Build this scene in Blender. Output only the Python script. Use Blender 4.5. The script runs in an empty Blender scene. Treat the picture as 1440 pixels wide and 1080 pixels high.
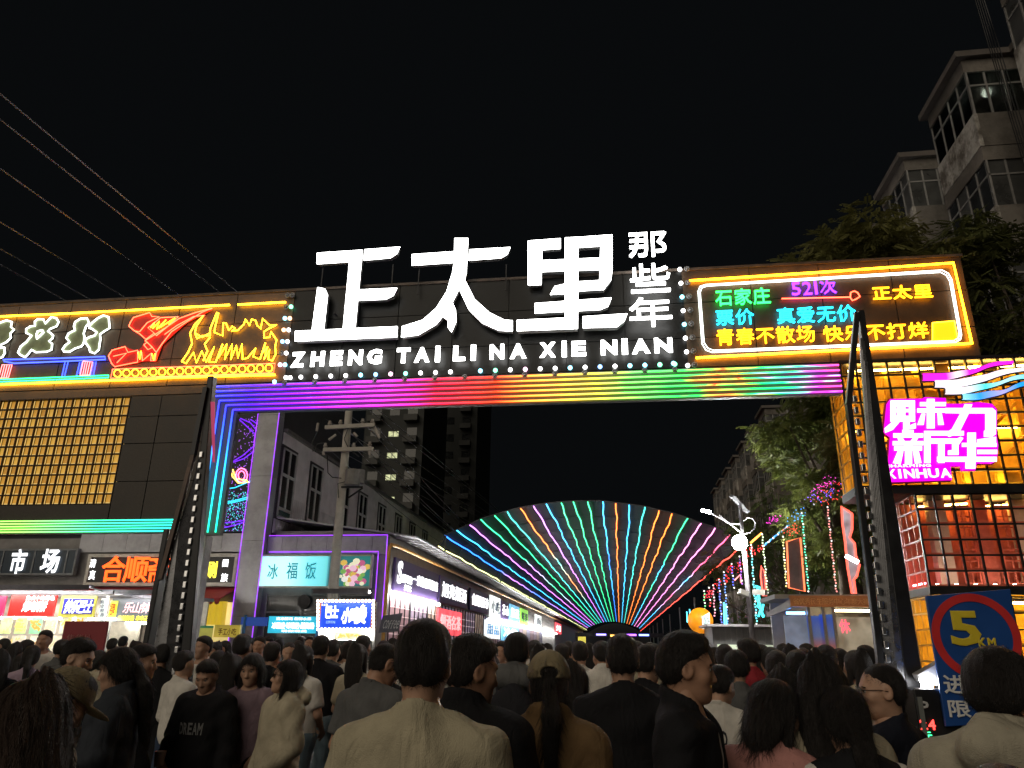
# Night market gateway, recreated as a 3D scene (Blender 4.5)
import bpy, math, random
import numpy as np
from mathutils import Vector, Matrix

sc = bpy.context.scene
COL = sc.collection
random.seed(7)

# ------------------------------------------------------------------ camera
FPX = 1050.0                     # focal length in pixels of the 1440 px wide photograph
PITCH, YAW, ROLL = math.radians(19.4), math.radians(8.0), math.radians(0.75)
CAMZ = 1.64
_fw = np.array([-math.sin(YAW) * math.cos(PITCH), math.cos(YAW) * math.cos(PITCH), math.sin(PITCH)])
_rt = np.array([math.cos(YAW), math.sin(YAW), 0.0])
_up = np.cross(_rt, _fw)
_c, _s = math.cos(ROLL), math.sin(ROLL)
RC = np.array([_c * _rt + _s * _up, -_s * _rt + _c * _up, _fw])
cam = bpy.data.cameras.new('camera')
cam.sensor_width = 36.0
cam.lens = FPX / 1440 * 36
cam.clip_end = 1500
cam.clip_start = 0.05
camo = bpy.data.objects.new('camera', cam)
COL.objects.link(camo)
camo.matrix_world = Matrix([[RC[0][i], RC[1][i], -RC[2][i], (0, 0, CAMZ)[i]] for i in range(3)] + [[0, 0, 0, 1]])
sc.camera = camo

# ------------------------------------------------------------------ night sky and city glow
world = bpy.data.worlds.new('World')
sc.world = world
world.use_nodes = True
_nt = world.node_tree
_bg = _nt.nodes['Background']
_sky = _nt.nodes.new('ShaderNodeTexSky')
_sky.sky_type = 'NISHITA'
_sky.sun_disc = False
_sky.sun_elevation = math.radians(-4)
_sky.sun_rotation = math.radians(200)
_mx = _nt.nodes.new('ShaderNodeMix')
_mx.data_type = 'RGBA'
_mx.inputs[0].default_value = 0.985
_mx.inputs[7].default_value = (0.050, 0.058, 0.066, 1)
_nt.links.new(_sky.outputs[0], _mx.inputs[6])
_nt.links.new(_mx.outputs[2], _bg.inputs['Color'])
_bg.inputs['Strength'].default_value = 0.055
sun = bpy.data.lights.new('sun', 'SUN')
sun.energy = 1.10
sun.angle = math.radians(60)
sun.color = (1.0, 0.88, 0.70)
suno = bpy.data.objects.new('sun', sun)
COL.objects.link(suno)
suno.rotation_euler = Vector((0.38, 0.76, -0.53)).to_track_quat('-Z', 'Y').to_euler()
sc.view_settings.view_transform = 'Standard'
sc.view_settings.look = 'None'
sc.view_settings.gamma = 1
sc.view_settings.exposure = 0
sc.cycles.use_denoising = True
sc.cycles.use_light_tree = True
sc.cycles.max_bounces = 5
sc.cycles.diffuse_bounces = 3
sc.cycles.glossy_bounces = 3
sc.cycles.transmission_bounces = 4
sc.cycles.transparent_max_bounces = 8
sc.cycles.sample_clamp_indirect = 4
sc.cycles.caustics_reflective = False
sc.cycles.caustics_refractive = False

# ------------------------------------------------------------------ pixel -> direction helpers
def ray(px, py):
    return RC.T @ np.array([(px - 720) / FPX, -(py - 540) / FPX, 1.0])
def PY(px, py, Y):
    d = ray(px, py); d = d * (Y / d[1]); return np.array([d[0], d[1], d[2] + CAMZ])
def PX(px, py, X):
    d = ray(px, py); d = d * (X / d[0]); return np.array([d[0], d[1], d[2] + CAMZ])
def PZ(px, py, Z):
    d = ray(px, py); d = d * ((Z - CAMZ) / d[2]); return np.array([d[0], d[1], d[2] + CAMZ])

# ------------------------------------------------------------------ materials
MATS = {}
def _new(name):
    m = bpy.data.materials.new(name); m.use_nodes = True
    nt = m.node_tree
    return m, nt, nt.nodes['Principled BSDF']
def M(name, col, rough=0.6, metal=0.0, var=0.25, scale=6.0, bump=0.0, bscale=60.0, stretch=(1, 1, 1), spec=0.4, coat=0.0, dirt=0.0, dirtcol=(0.03, 0.025, 0.02)):
    if name in MATS: return MATS[name]
    m, nt, p = _new(name)
    N, L = nt.nodes.new, nt.links.new
    tc = N('ShaderNodeTexCoord'); mp = N('ShaderNodeMapping'); mp.inputs['Scale'].default_value = stretch
    L(tc.outputs['Object'], mp.inputs['Vector'])
    no = N('ShaderNodeTexNoise'); no.inputs['Scale'].default_value = scale; no.inputs['Detail'].default_value = 6
    no.inputs['Roughness'].default_value = 0.62
    L(mp.outputs[0], no.inputs['Vector'])
    rp = N('ShaderNodeValToRGB')
    rp.color_ramp.elements[0].position = 0.30; rp.color_ramp.elements[1].position = 0.72
    rp.color_ramp.elements[0].color = tuple(max(0, c * (1 - var)) for c in col) + (1,)
    rp.color_ramp.elements[1].color = tuple(min(1, c * (1 + var * 0.8)) for c in col) + (1,)
    L(no.outputs[0], rp.inputs[0])
    out = rp.outputs[0]
    if dirt > 0:
        n2 = N('ShaderNodeTexNoise'); n2.inputs['Scale'].default_value = scale * 0.37; n2.inputs['Detail'].default_value = 9
        n2.inputs['Roughness'].default_value = 0.72
        L(tc.outputs['Object'], n2.inputs['Vector'])
        r2 = N('ShaderNodeValToRGB'); r2.color_ramp.elements[0].position = 0.46; r2.color_ramp.elements[1].position = 0.58
        r2.color_ramp.elements[0].color = (0, 0, 0, 1); r2.color_ramp.elements[1].color = (dirt, dirt, dirt, 1)
        L(n2.outputs[0], r2.inputs[0])
        mx = N('ShaderNodeMix'); mx.data_type = 'RGBA'
        L(r2.outputs[0], mx.inputs[0]); L(out, mx.inputs[6]); mx.inputs[7].default_value = tuple(dirtcol) + (1,)
        out = mx.outputs[2]
    L(out, p.inputs['Base Color'])
    rr = N('ShaderNodeMapRange'); rr.inputs['To Min'].default_value = max(0.03, rough - 0.12); rr.inputs['To Max'].default_value = min(1, rough + 0.12)
    L(no.outputs[0], rr.inputs['Value']); L(rr.outputs[0], p.inputs['Roughness'])
    p.inputs['Metallic'].default_value = metal
    p.inputs['Specular IOR Level'].default_value = spec
    p.inputs['Coat Weight'].default_value = coat
    if bump > 0:
        bn = N('ShaderNodeTexNoise'); bn.inputs['Scale'].default_value = bscale; bn.inputs['Detail'].default_value = 4
        L(mp.outputs[0], bn.inputs['Vector'])
        bp = N('ShaderNodeBump'); bp.inputs['Strength'].default_value = bump; bp.inputs['Distance'].default_value = 0.02
        L(bn.outputs[0], bp.inputs['Height']); L(bp.outputs[0], p.inputs['Normal'])
    MATS[name] = m
    return m
def EM(name, col, strength, sample=True, var=0.0, scale=3.0):
    if name in MATS: return MATS[name]
    m, nt, p = _new(name)
    p.inputs['Base Color'].default_value = tuple(min(1, c) * 0.5 for c in col) + (1,)
    p.inputs['Roughness'].default_value = 0.35
    p.inputs['Emission Color'].default_value = tuple(col) + (1,)
    p.inputs['Emission Strength'].default_value = strength
    if var > 0:
        N, L = nt.nodes.new, nt.links.new
        tc = N('ShaderNodeTexCoord'); no = N('ShaderNodeTexNoise'); no.inputs['Scale'].default_value = scale
        L(tc.outputs['Object'], no.inputs['Vector'])
        mr = N('ShaderNodeMapRange'); mr.inputs['From Min'].default_value = 0.3; mr.inputs['From Max'].default_value = 0.7
        mr.inputs['To Min'].default_value = strength * (1 - var); mr.inputs['To Max'].default_value = strength * (1 + var)
        L(no.outputs[0], mr.inputs['Value']); L(mr.outputs[0], p.inputs['Emission Strength'])
    if not sample: m.cycles.emission_sampling = 'NONE'
    MATS[name] = m
    return m
def RAMP(name, axis, lo, hi, stops, strength, noise=0.0, nscale=1.0, base=None):
    """glowing (or plain when base) material whose colour runs along a world axis of the object"""
    m, nt, p = _new(name)
    N, L = nt.nodes.new, nt.links.new
    tc = N('ShaderNodeTexCoord'); sx = N('ShaderNodeSeparateXYZ'); L(tc.outputs['Object'], sx.inputs[0])
    mr = N('ShaderNodeMapRange'); mr.inputs['From Min'].default_value = lo; mr.inputs['From Max'].default_value = hi
    L(sx.outputs['XYZ'.index(axis)], mr.inputs['Value'])
    val = mr.outputs[0]
    if noise > 0:
        mp = N('ShaderNodeMapping'); mp.inputs['Scale'].default_value = (nscale, 40.0, 9.0)
        L(tc.outputs['Object'], mp.inputs['Vector'])
        no = N('ShaderNodeTexNoise'); no.inputs['Scale'].default_value = 1.0; no.inputs['Detail'].default_value = 1
        L(mp.outputs[0], no.inputs['Vector'])
        a = N('ShaderNodeMath'); a.operation = 'SUBTRACT'; L(no.outputs[0], a.inputs[0]); a.inputs[1].default_value = 0.5
        # the colour blocks only scramble towards the right end of the run
        w = N('ShaderNodeMapRange'); w.inputs['From Min'].default_value = 0.55; w.inputs['From Max'].default_value = 0.9
        w.inputs['To Min'].default_value = 0.0; w.inputs['To Max'].default_value = noise
        L(mr.outputs[0], w.inputs['Value'])
        b = N('ShaderNodeMath'); b.operation = 'MULTIPLY'; L(a.outputs[0], b.inputs[0]); L(w.outputs[0], b.inputs[1])
        c = N('ShaderNodeMath'); c.operation = 'ADD'; L(val, c.inputs[0]); L(b.outputs[0], c.inputs[1])
        val = c.outputs[0]
    rp = N('ShaderNodeValToRGB')
    el = rp.color_ramp.elements
    while len(el) < len(stops): el.new(0.5)
    for e, (t, col) in zip(el, stops):
        e.position = t; e.color = tuple(col) + (1,)
    L(val, rp.inputs[0])
    L(rp.outputs[0], p.inputs['Emission Color'])
    p.inputs['Emission Strength'].default_value = strength
    L(rp.outputs[0], p.inputs['Base Color'])
    p.inputs['Roughness'].default_value = 0.4
    MATS[name] = m
    return m
def GLASS(name, col=(0.02, 0.025, 0.03), rough=0.12):
    return M(name, col, rough, 0, 0.5, 1.3, spec=0.6)

# ------------------------------------------------------------------ mesh helpers
class MB:
    """collects shapes for one mesh object"""
    def __init__(s): s.v = []; s.f = []
    def add(s, vs, fs):
        n = len(s.v); s.v.extend([tuple(map(float, q)) for q in vs]); s.f.extend([tuple(i + n for i in q) for q in fs]); return s
    def box(s, x0, x1, y0, y1, z0, z1):
        return s.hexa([(x0, y0, z0), (x1, y0, z0), (x1, y1, z0), (x0, y1, z0)], [(x0, y0, z1), (x1, y0, z1), (x1, y1, z1), (x0, y1, z1)])
    def hexa(s, b, t):
        return s.add(list(b) + list(t), [(3, 2, 1, 0), (4, 5, 6, 7), (0, 1, 5, 4), (1, 2, 6, 5), (2, 3, 7, 6), (3, 0, 4, 7)])
    def slab(s, quad, d):
        """quad of four corners (any winding) thickened by vector d"""
        q = [np.array(p, float) for p in quad]; d = np.array(d, float)
        return s.hexa(q, [p + d for p in q])
    def prism(s, poly, d):
        q = [np.array(p, float) for p in poly]; d = np.array(d, float); n = len(q)
        return s.add(q + [p + d for p in q], [tuple(range(n))[::-1], tuple(range(n, 2 * n))] + [(i, (i + 1) % n, n + (i + 1) % n, n + i) for i in range(n)])
    def bar(s, a, b, w, h=None, up=(0, 0, 1)):
        a = np.array(a, float); b = np.array(b, float); h = h or w
        d = b - a; d = d / (np.linalg.norm(d) + 1e-9); u = np.cross(d, up)
        if np.linalg.norm(u) < 1e-3: u = np.cross(d, (1, 0, 0))
        u /= np.linalg.norm(u); v = np.cross(u, d)
        o = [(-1, -1), (1, -1), (1, 1), (-1, 1)]
        return s.hexa([a + u * i * w / 2 + v * j * h / 2 for i, j in o], [b + u * i * w / 2 + v * j * h / 2 for i, j in o])
    def tube(s, pts, r, n=6, closed=False, r2=None):
        P = [np.array(p, float) for p in pts]; k = len(P)
        if k < 2: return s
        base = len(s.v); rings = []
        prev = None
        for i in range(k):
            a = P[i - 1] if (i > 0 or closed) else P[i]; b = P[(i + 1) % k] if (i < k - 1 or closed) else P[i]
            d = b - a; d = d / (np.linalg.norm(d) + 1e-9)
            if prev is None:
                u = np.cross(d, (0, 0, 1))
                if np.linalg.norm(u) < 0.05: u = np.cross(d, (0, 1, 0))
            else:
                u = prev - d * np.dot(prev, d)
                if np.linalg.norm(u) < 0.05: u = np.cross(d, (0, 0, 1)) + 1e-4
            u = u / np.linalg.norm(u); prev = u; v = np.cross(d, u)
            rr = r if r2 is None else r + (r2 - r) * i / (k - 1)
            rings.append([P[i] + rr * (u * math.cos(t) + v * math.sin(t)) for t in np.arange(n) * 2 * math.pi / n])
        vs = [q for ring in rings for q in ring]; fs = []
        m = k if closed else k - 1
        for i in range(m):
            j = (i + 1) % k
            for t in range(n):
                fs.append((i * n + t, i * n + (t + 1) % n, j * n + (t + 1) % n, j * n + t))
        if not closed:
            fs.append(tuple(range(n))[::-1]); fs.append(tuple(range((k - 1) * n, k * n)))
        return s.add(vs, fs)
    def cyl(s, c, r, h, n=16, axis=(0, 0, 1), r2=None):
        c = np.array(c, float); return s.tube([c, c + np.array(axis, float) * h], r, n, r2=r2)
    def ball(s, c, r, n=8, m=6, sq=(1, 1, 1)):
        vs = [(c[0], c[1], c[2] + r * sq[2])]; fs = []
        for i in range(1, m):
            a = math.pi * i / m
            for j in range(n):
                b = 2 * math.pi * j / n
                vs.append((c[0] + r * sq[0] * math.sin(a) * math.cos(b), c[1] + r * sq[1] * math.sin(a) * math.sin(b), c[2] + r * sq[2] * math.cos(a)))
        vs.append((c[0], c[1], c[2] - r * sq[2]))
        for j in range(n): fs.append((0, 1 + j, 1 + (j + 1) % n))
        for i in range(m - 2):
            for j in range(n): fs.append((1 + i * n + j, 1 + (i + 1) * n + j, 1 + (i + 1) * n + (j + 1) % n, 1 + i * n + (j + 1) % n))
        l = len(vs) - 1
        for j in range(n): fs.append((l, 1 + (m - 2) * n + (j + 1) % n, 1 + (m - 2) * n + j))
        return s.add(vs, fs)
    def mesh(s, name='m'):
        me = bpy.data.meshes.new(name); me.from_pydata(s.v, [], s.f); me.update()
        return me

def link(name, me, mat, parent=None, smooth=False, bevel=0.0):
    if mat is not None and len(me.materials) == 0: me.materials.append(mat)
    o = bpy.data.objects.new(name, me)
    COL.objects.link(o)
    if smooth:
        me.polygons.foreach_set('use_smooth', [True] * len(me.polygons))
    if bevel > 0:
        b = o.modifiers.new('bevel', 'BEVEL'); b.width = bevel; b.segments = 2; b.limit_method = 'ANGLE'
    if parent is not None:
        o.parent = parent
        o.matrix_parent_inverse = Matrix.Translation(-parent.location) if parent.type == 'EMPTY' else Matrix.Identity(4)
    return o
def ob(name, mb, mat, parent=None, smooth=False, bevel=0.0):
    return link(name, mb.mesh(name), mat, parent, smooth, bevel)
def tag(o, label, cat, group=None, kind=None):
    if label: o['label'] = label
    if cat: o['category'] = cat
    if group: o['group'] = group
    if kind: o['kind'] = kind
    return o
def thing(name, label, cat, loc=(0, 0, 0), group=None):
    o = bpy.data.objects.new(name, None); o.empty_display_size = 0.2
    COL.objects.link(o); o.location = tuple(map(float, loc))
    return tag(o, label, cat, group)
def struct(name, mb, mat, smooth=False):
    return tag(ob(name, mb, mat, None, smooth), None, None, None, 'structure')

# ------------------------------------------------------------------ lettering
class Frame:
    """plane in the scene: origin o, u to the reader's right, v up, n towards the reader"""
    def __init__(s, o, u, v): s.o = np.array(o, float); s.u = np.array(u, float); s.v = np.array(v, float); s.n = np.cross(s.u, s.v)
    def p(s, a, b, c=0.0): return s.o + s.u * a + s.v * b + s.n * c
_G = {}
def glyph(ch, bold=0.0, outline=0.0, res=2):
    k = (ch, round(bold, 4), round(outline, 4), res)
    if k in _G: return _G[k]
    c = bpy.data.curves.new('glyph', 'FONT'); c.body = ch; c.size = 1.0; c.resolution_u = res
    if outline > 0:
        c.fill_mode = 'NONE'; c.bevel_depth = outline; c.bevel_resolution = 1
    else:
        c.extrude = 0.02
        if bold > 0: c.bevel_depth = bold; c.bevel_resolution = 0
    o = bpy.data.objects.new('glyph', c); COL.objects.link(o)
    dg = bpy.context.evaluated_depsgraph_get()
    me = bpy.data.meshes.new_from_object(o.evaluated_get(dg))
    v = np.zeros(len(me.vertices) * 3); me.vertices.foreach_get('co', v); v = v.reshape(-1, 3)
    f = [tuple(p.vertices) for p in me.polygons]
    bpy.data.objects.remove(o); bpy.data.curves.remove(c); bpy.data.meshes.remove(me)
    if len(v) == 0: v = np.zeros((1, 3))
    _G[k] = (v, f)
    return _G[k]
_cjk = None
def isc(ch): return ord(ch) > 0x2E80
def put(mb, ch, fr, a0, a1, b0, b1, depth=0.03, bold=0.0, outline=0.0, shear=0.0, lift=0.0, fit=True):
    """glyph squeezed into the box a0..a1, b0..b1 of a frame"""
    global _cjk
    if ch == ' ': return
    v, f = glyph(ch, bold, outline)
    if isc(ch) and not fit:
        if _cjk is None:
            r, _ = glyph('国'); _cjk = (r[:, 0].min(), r[:, 0].max(), r[:, 1].min(), r[:, 1].max())
        x0, x1, y0, y1 = _cjk
    else:
        x0, x1, y0, y1 = v[:, 0].min(), v[:, 0].max(), v[:, 1].min(), v[:, 1].max()
    zz = v[:, 2]; zr = max(1e-6, zz.max() - zz.min())
    s = (v[:, 0] - x0) / max(1e-6, x1 - x0); t = (v[:, 1] - y0) / max(1e-6, y1 - y0)
    A = a0 + s * (a1 - a0) + shear * (t) * (b1 - b0); B = b0 + t * (b1 - b0); Cc = lift + (zz - zz.min()) / zr * depth
    mb.add([fr.p(x, y, z) for x, y, z in zip(A, B, Cc)], f)
def word(mb, text, fr, a0, a1, b0, b1, gap=0.14, **k):
    """text spread evenly over a box; latin letters get narrower cells"""
    wts = [1.0 if isc(c) else (0.35 if c in ' .·1ilI' else 0.62) for c in text]
    tot = sum(wts); x = a0
    for c, w in zip(text, wts):
        cw = (a1 - a0) * w / tot
        if isc(c): put(mb, c, fr, x + cw * gap / 2, x + cw * (1 - gap / 2), b0, b1, fit=False, **k)
        elif c != ' ':
            lo = b0; hi = b1; g_ = 0.62 if c in '1Il' else gap
            if c in '.·': lo, hi = b0 + (b1 - b0) * .4, b0 + (b1 - b0) * .58
            put(mb, c, fr, x + cw * g_ / 2, x + cw * (1 - g_ / 2), lo, hi, **k)
        x += cw
def pxframe(p00, p10, Y):
    """upright frame on the plane at distance Y through two photo pixels"""
    a = PY(*p00, Y); b = PY(*p10, Y)
    return Frame(a, (1, 0, 0), (0, 0, 1)), b[0] - a[0]
def lettering(name, text, fr, a0, a1, b0, b1, mat, parent, each=True, **k):
    """every character is a part of its own"""
    if not each:
        m = MB(); word(m, text, fr, a0, a1, b0, b1, **k); return ob(name, m, mat, parent)
    wts = [1.0 if isc(c) else (0.35 if c in ' .·1ilI' else 0.62) for c in text]; tot = sum(wts); x = a0
    for c, w in zip(text, wts):
        cw = (a1 - a0) * w / tot
        if c != ' ':
            m = MB(); word(m, c, fr, x, x + cw, b0, b1, **k); ob(name, m, mat, parent)
        x += cw
# ================================================================== SETTING
m = MB().add([(-400, -60, 0), (400, -60, 0), (400, 700, 0), (-400, 700, 0)], [(0, 1, 2, 3)])
struct('ground', m, M('asphalt', (0.045, 0.044, 0.043), 0.62, 0, 0.4, 1.2, 0.35, 70, dirt=0.5, dirtcol=(0.02, 0.02, 0.02)))
# paving of the pedestrian street beyond the gateway: slabs as far as they can be told apart
m = MB().box(-6.75, 5.6, 13.6, 120, -0.02, 0.004)
struct('pavement', m, M('paving', (0.16, 0.15, 0.14), 0.55, 0, 0.3, 2.0, 0.2, 40))

# ================================================================== GATEWAY
GY = 13.0
GT, GB = 8.46, 5.88          # top and underside of the beam
gate = thing('gateway', 'wide dark metal street gateway edged with rainbow light strips and bulbs', 'gateway', (-1.7, GY + 0.5, 0))
clad_brown = M('cladding_brown', (0.100, 0.068, 0.044), 0.42, 0.35, 0.35, 2.2, 0.12, 30, dirt=0.35)
clad_black = M('cladding_black', (0.007, 0.007, 0.0068), 0.40, 0.4, 0.4, 2.0, 0.10, 30)
steel_dark = M('steel_dark', (0.022, 0.021, 0.022), 0.45, 0.5, 0.4, 4)
steel_grey = M('steel_grey', (0.42, 0.42, 0.42), 0.45, 0.3, 0.25, 5, dirt=0.3)
rust_edge = M('coping', (0.10, 0.075, 0.06), 0.6, 0.2, 0.5, 5, dirt=0.5)
ob('beam_core', MB().box(-15, 6.34, GY + 0.036, GY + 1.1, 6.475, GT - 0.03), steel_dark, gate)
ob('coping', MB().box(-15.02, 6.40, GY - 0.02, GY + 1.14, GT - 0.03, GT + 0.02), rust_edge, gate)
XL, XR = PY(407, 480, GY)[0], PY(962, 440, GY)[0]
cols = list(np.linspace(-15, XL, 8)) + list(np.linspace(XL, XR, 8))[1:] + list(np.linspace(XR, 6.37, 5))[1:]
rows = [6.47, 7.05, 7.76, GT - 0.03]
_pan = {}
for i in range(len(cols) - 1):
    for j in range(3):
        a, b, c, d = cols[i] + 0.008, cols[i + 1] - 0.008, rows[j] + 0.008, rows[j + 1] - 0.008
        dy = random.uniform(0, 0.008)
        centre = XL - 0.01 <= cols[i] < XR - 0.01
        p = MB().box(a, b, GY + dy, GY + 0.033 + dy * 0.5, c, d)
        ob('cladding_panel', p, clad_black if centre else clad_brown, gate)
# band that carries the light strips
ob('strip_band', MB().box(-7.80, 4.0, GY + 0.02, GY + 0.14, GB + 0.0, 6.46), M('band_white', (0.13, 0.13, 0.135), 0.5, 0, 0.2, 3), gate)
ob('strip_band', MB().box(-7.80, -7.22, GY + 0.02, GY + 0.14, 3.52, GB - 0.002), M('band_white', (0,) * 3), gate)
rain = RAMP('rainbow_strip', 'X', -7.8, 4.05, [(0, (.02, .05, 1)), (.07, (.06, .01, 1)), (.17, (.26, .01, 1)), (.29, (.85, .03, .75)), (.38, (1, .012, .06)), (.48, (1, .04, .01)), (.56, (1, .42, .05)), (.63, (.75, .65, .06)), (.70, (.15, .85, .10)), (.78, (.01, .8, .10)), (.83, (.9, .03, .02)), (.86, (.01, .8, .10)), (.92, (.01, .7, .25)), (.96, (.4, .02, .7)), (1, (.8, .05, .3))], 3.6, noise=0.30, nscale=1.7)
legm = RAMP('leg_strip', 'Z', 3.5, 5.9, [(0, (.01, .70, .34)), (.25, (.01, .62, .6)), (.5, (.02, .42, .95)), (.75, (.02, .14, 1)), (1, (.03, .04, 1))], 3.4)
for i in range(6):
    z = 6.41 - 0.098 * i
    x0 = -7.76 if i < 2 else -7.76 + (i - 2) * 0.155
    ob('light_strip', MB().tube([(x0, GY - 0.012, z), (4.0 - 0.0 * i, GY - 0.012, z)], 0.016, 6), rain, gate)
    if i >= 2:
        ob('light_strip', MB().tube([(x0, GY - 0.012, z), (x0, GY - 0.012, 3.56)], 0.016, 6), legm, gate)
# left wing: backlit lattice, dark panels, posts
ob('wing_core', MB().box(-15, -7.82, GY + 0.10, GY + 1.05, 3.80, 6.45), steel_dark, gate)
xlat = PY(172, 620, GY)[0]
zt, zb = 6.28, 4.12
ob('wing_panel', MB().box(-15, -7.81, GY + 0.0, GY + 0.09, 6.29, 6.455), clad_brown, gate)
pz = [3.82, 4.55, 5.3, 5.85, 6.285]
for a, b in ((xlat + 0.02, -8.85), (-8.835, -7.81)):
    for c, d in zip(pz[:-1], pz[1:]):
        ob('wing_panel', MB().box(a, b, GY + random.uniform(-.004, .004), GY + 0.08, c, d - 0.015), M('wing_brown', (0.036, 0.029, 0.023), 0.45, 0.3, 0.45, 1.6, 0.1, 25, dirt=0.4), gate)
ob('wing_panel', MB().box(-15, xlat, GY - 0.003, GY + 0.08, 3.82, zb - 0.015), M('wing_brown', (0,) * 3), gate)
tile_me = []
tile_cols = [(1.0, .48, .05), (1.0, .54, .07), (.95, .43, .04)]
tile_mats = [EM('tile_glow_%d' % i, c, s, True, 0.25, 2.3) for i, (c, s) in enumerate(zip(tile_cols, (.40, .48, .32)))]
cw, rh = 0.180, (zt - zb) / 11
tm = MB()
hw, hh = cw / 2 - 0.009, rh / 2 - 0.009
tm.add([(-hw, 0, -hh), (hw, 0, -hh), (hw, 0, hh), (-hw, 0, hh), (-hw + .028, -.03, -hh + .028), (hw - .028, -.03, -hh + .028), (hw - .028, -.03, hh - .028), (-hw + .028, -.03, hh - .028)], [(4, 5, 6, 7), (0, 1, 5, 4), (1, 2, 6, 5), (2, 3, 7, 6), (3, 0, 4, 7)])
tmeshes = []
for mt in tile_mats:
    me = tm.mesh('tile'); me.materials.append(mt)
    me.materials.append(EM('tile_edge_shine', (1.0, .66, .20), 0.75)); me.polygons[1].material_index = 1; me.polygons[2].material_index = 1  # shine on the lower and right tile edges, painted as brighter glow
    tmeshes.append(me)
nc = int((xlat + 13.1) / cw)
random.seed(3)
for i in range(nc):
    for j in range(11):
        o = link('tile', tmeshes[0] if random.random() < .5 else random.choice(tmeshes), None, gate)
        o.location = (xlat - (i + .5) * cw, GY + 0.085, zb + (j + .5) * rh)
lb = M('lattice_black', (0.035, 0.022, 0.016), 0.5, 0.3, 0.3, 6)
for i in range(nc + 1):
    x = xlat - i * cw
    ob('lattice_bar', MB().box(x - .008, x + .008, GY - 0.01, GY + 0.04, zb, zt), lb, gate)
for j in range(12):
    z = zb + j * rh
    ob('lattice_bar', MB().box(xlat - nc * cw, xlat, GY - 0.004, GY + 0.036, z - .007, z + .007), lb, gate)
wingm = RAMP('wing_strip', 'X', -14, -8.0, [(0, (.35, .85, .10)), (.45, (.30, .85, .12)), (.72, (.05, .8, .35)), (1, (.02, .75, .6))], 3.2)
for i in range(5):
    z = 3.80 - i * 0.052
    ob('light_strip', MB().tube([(-14.5, GY - 0.02, z), (-8.15 + 0.0 * i, GY - 0.02, z)], 0.012, 6), wingm, gate)
ob('strip_band', MB().box(-14.6, -8.1, GY + 0.0, GY + 0.09, 3.56, 3.815), M('band_white', (0,) * 3), gate)
ob('post', MB().box(-7.74, -7.50, GY + 0.05, GY + 0.30, 0, 3.52), steel_grey, gate, bevel=.008)
ob('post', MB().box(-14.7, -14.4, GY + 0.05, GY + 0.35, 0, 3.56), steel_grey, gate)
# marquee bulbs: lit ones and dead ones
bulb_cols = {'w': (1, 1, 1), 'c': (.25, .8, 1), 'g': (.2, 1, .55), 'p': (1, .55, .8), 'o': (1, .5, .25), 'b': (.2, .45, 1)}
bm = {}
bmesh_ = MB().ball((0, 0, 0), 0.042, 8, 6)
for k, c in bulb_cols.items():
    me = bmesh_.mesh('bulb'); me.materials.append(EM('bulb_' + k, c, 4.5)); me.polygons.foreach_set('use_smooth', [True] * len(me.polygons)); bm[k] = me
me = MB().tube([(0.045 * math.cos(t), 0, 0.045 * math.sin(t)) for t in np.arange(8) * math.pi / 4], 0.012, 5, True).ball((0, 0.01, 0), .03, 8, 6).mesh('bulb'); me.materials.append(M('bulb_dead', (0.35, 0.35, 0.36), 0.25, 0.2)); bm['x'] = me
def bulb(px, py, k):
    o = link('bulb', bm[k], None, gate); o.location = tuple(PY(px, py, GY - 0.06)); return o
seq = 'wwwwwcbpgwwwwcgwpwwcwbwccgg'
for i, k in enumerate(seq):
    t = i / (len(seq) - 1)
    if i != 12: bulb(402 + 547 * t, 531 - 19 * t, k)
    if i % 2 == 0: bulb(400 + 549 * t, 539 - 19 * t, 'x')
for i in range(8):
    t = i / 7; bulb(956 + 11 * t, 379 + 135 * t, 'wwcwcwww'[i]); bulb(966 + 11 * t, 378 + 135 * t, 'x')
bulb(947, 511, 'c')
for i, (a, b) in enumerate([('x', 'x'), ('x', 'g'), ('c', 'o'), ('o', 'w'), ('b', 'w'), ('x', 'w'), ('p', 'c')]):
    t = i / 6.5; bulb(404 - 11 * t, 415 + 106 * t, a); bulb(411 - 11 * t, 415 + 106 * t, b)
bulb(386, 537, 'c'); bulb(408, 531, 'w')

# ------------------------------------------------------------------ big white letters
SY = GY - 0.24
white_glow = EM('letter_white', (1.0, 1.0, 0.97), 9.0)
side_dark = M('letter_side', (0.12, 0.12, 0.12), 0.5)
sign = thing('illuminated_letters', 'huge white glowing Chinese characters standing over the middle of the gateway beam', 'sign', (-2, SY, GT))
def Z2(x, y): return PY(380 + x / 2.4, 300 + y / 2.4, SY)
ZHENG = [[(158, 133), (310, 123), (308, 160), (157, 170)], [(268, 150), (309, 148), (286, 390), (245, 392)], [(318, 122), (438, 113), (428, 135), (405, 150), (316, 158)],
         [(299, 258), (428, 252), (415, 278), (390, 290), (297, 294)], [(160, 250), (185, 255), (194, 275), (180, 400), (140, 402)], [(85, 398), (430, 382), (428, 418), (84, 432)]]
TAI = [[(478, 138), (622, 128), (622, 165), (478, 175)], [(672, 122), (810, 114), (800, 138), (778, 150), (670, 158)], [(622, 84), (668, 84), (662, 200), (652, 240), (612, 215), (620, 165)],
       [(613, 205), (595, 265), (560, 320), (515, 360), (445, 382), (442, 418), (500, 410), (560, 375), (605, 320), (640, 250), (658, 205)],
       [(630, 240), (656, 222), (690, 290), (740, 335), (790, 360), (818, 362), (818, 398), (770, 395), (715, 370), (670, 325)], [(615, 300), (578, 345), (600, 362), (600, 385), (612, 402), (628, 365), (626, 325)]]
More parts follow.
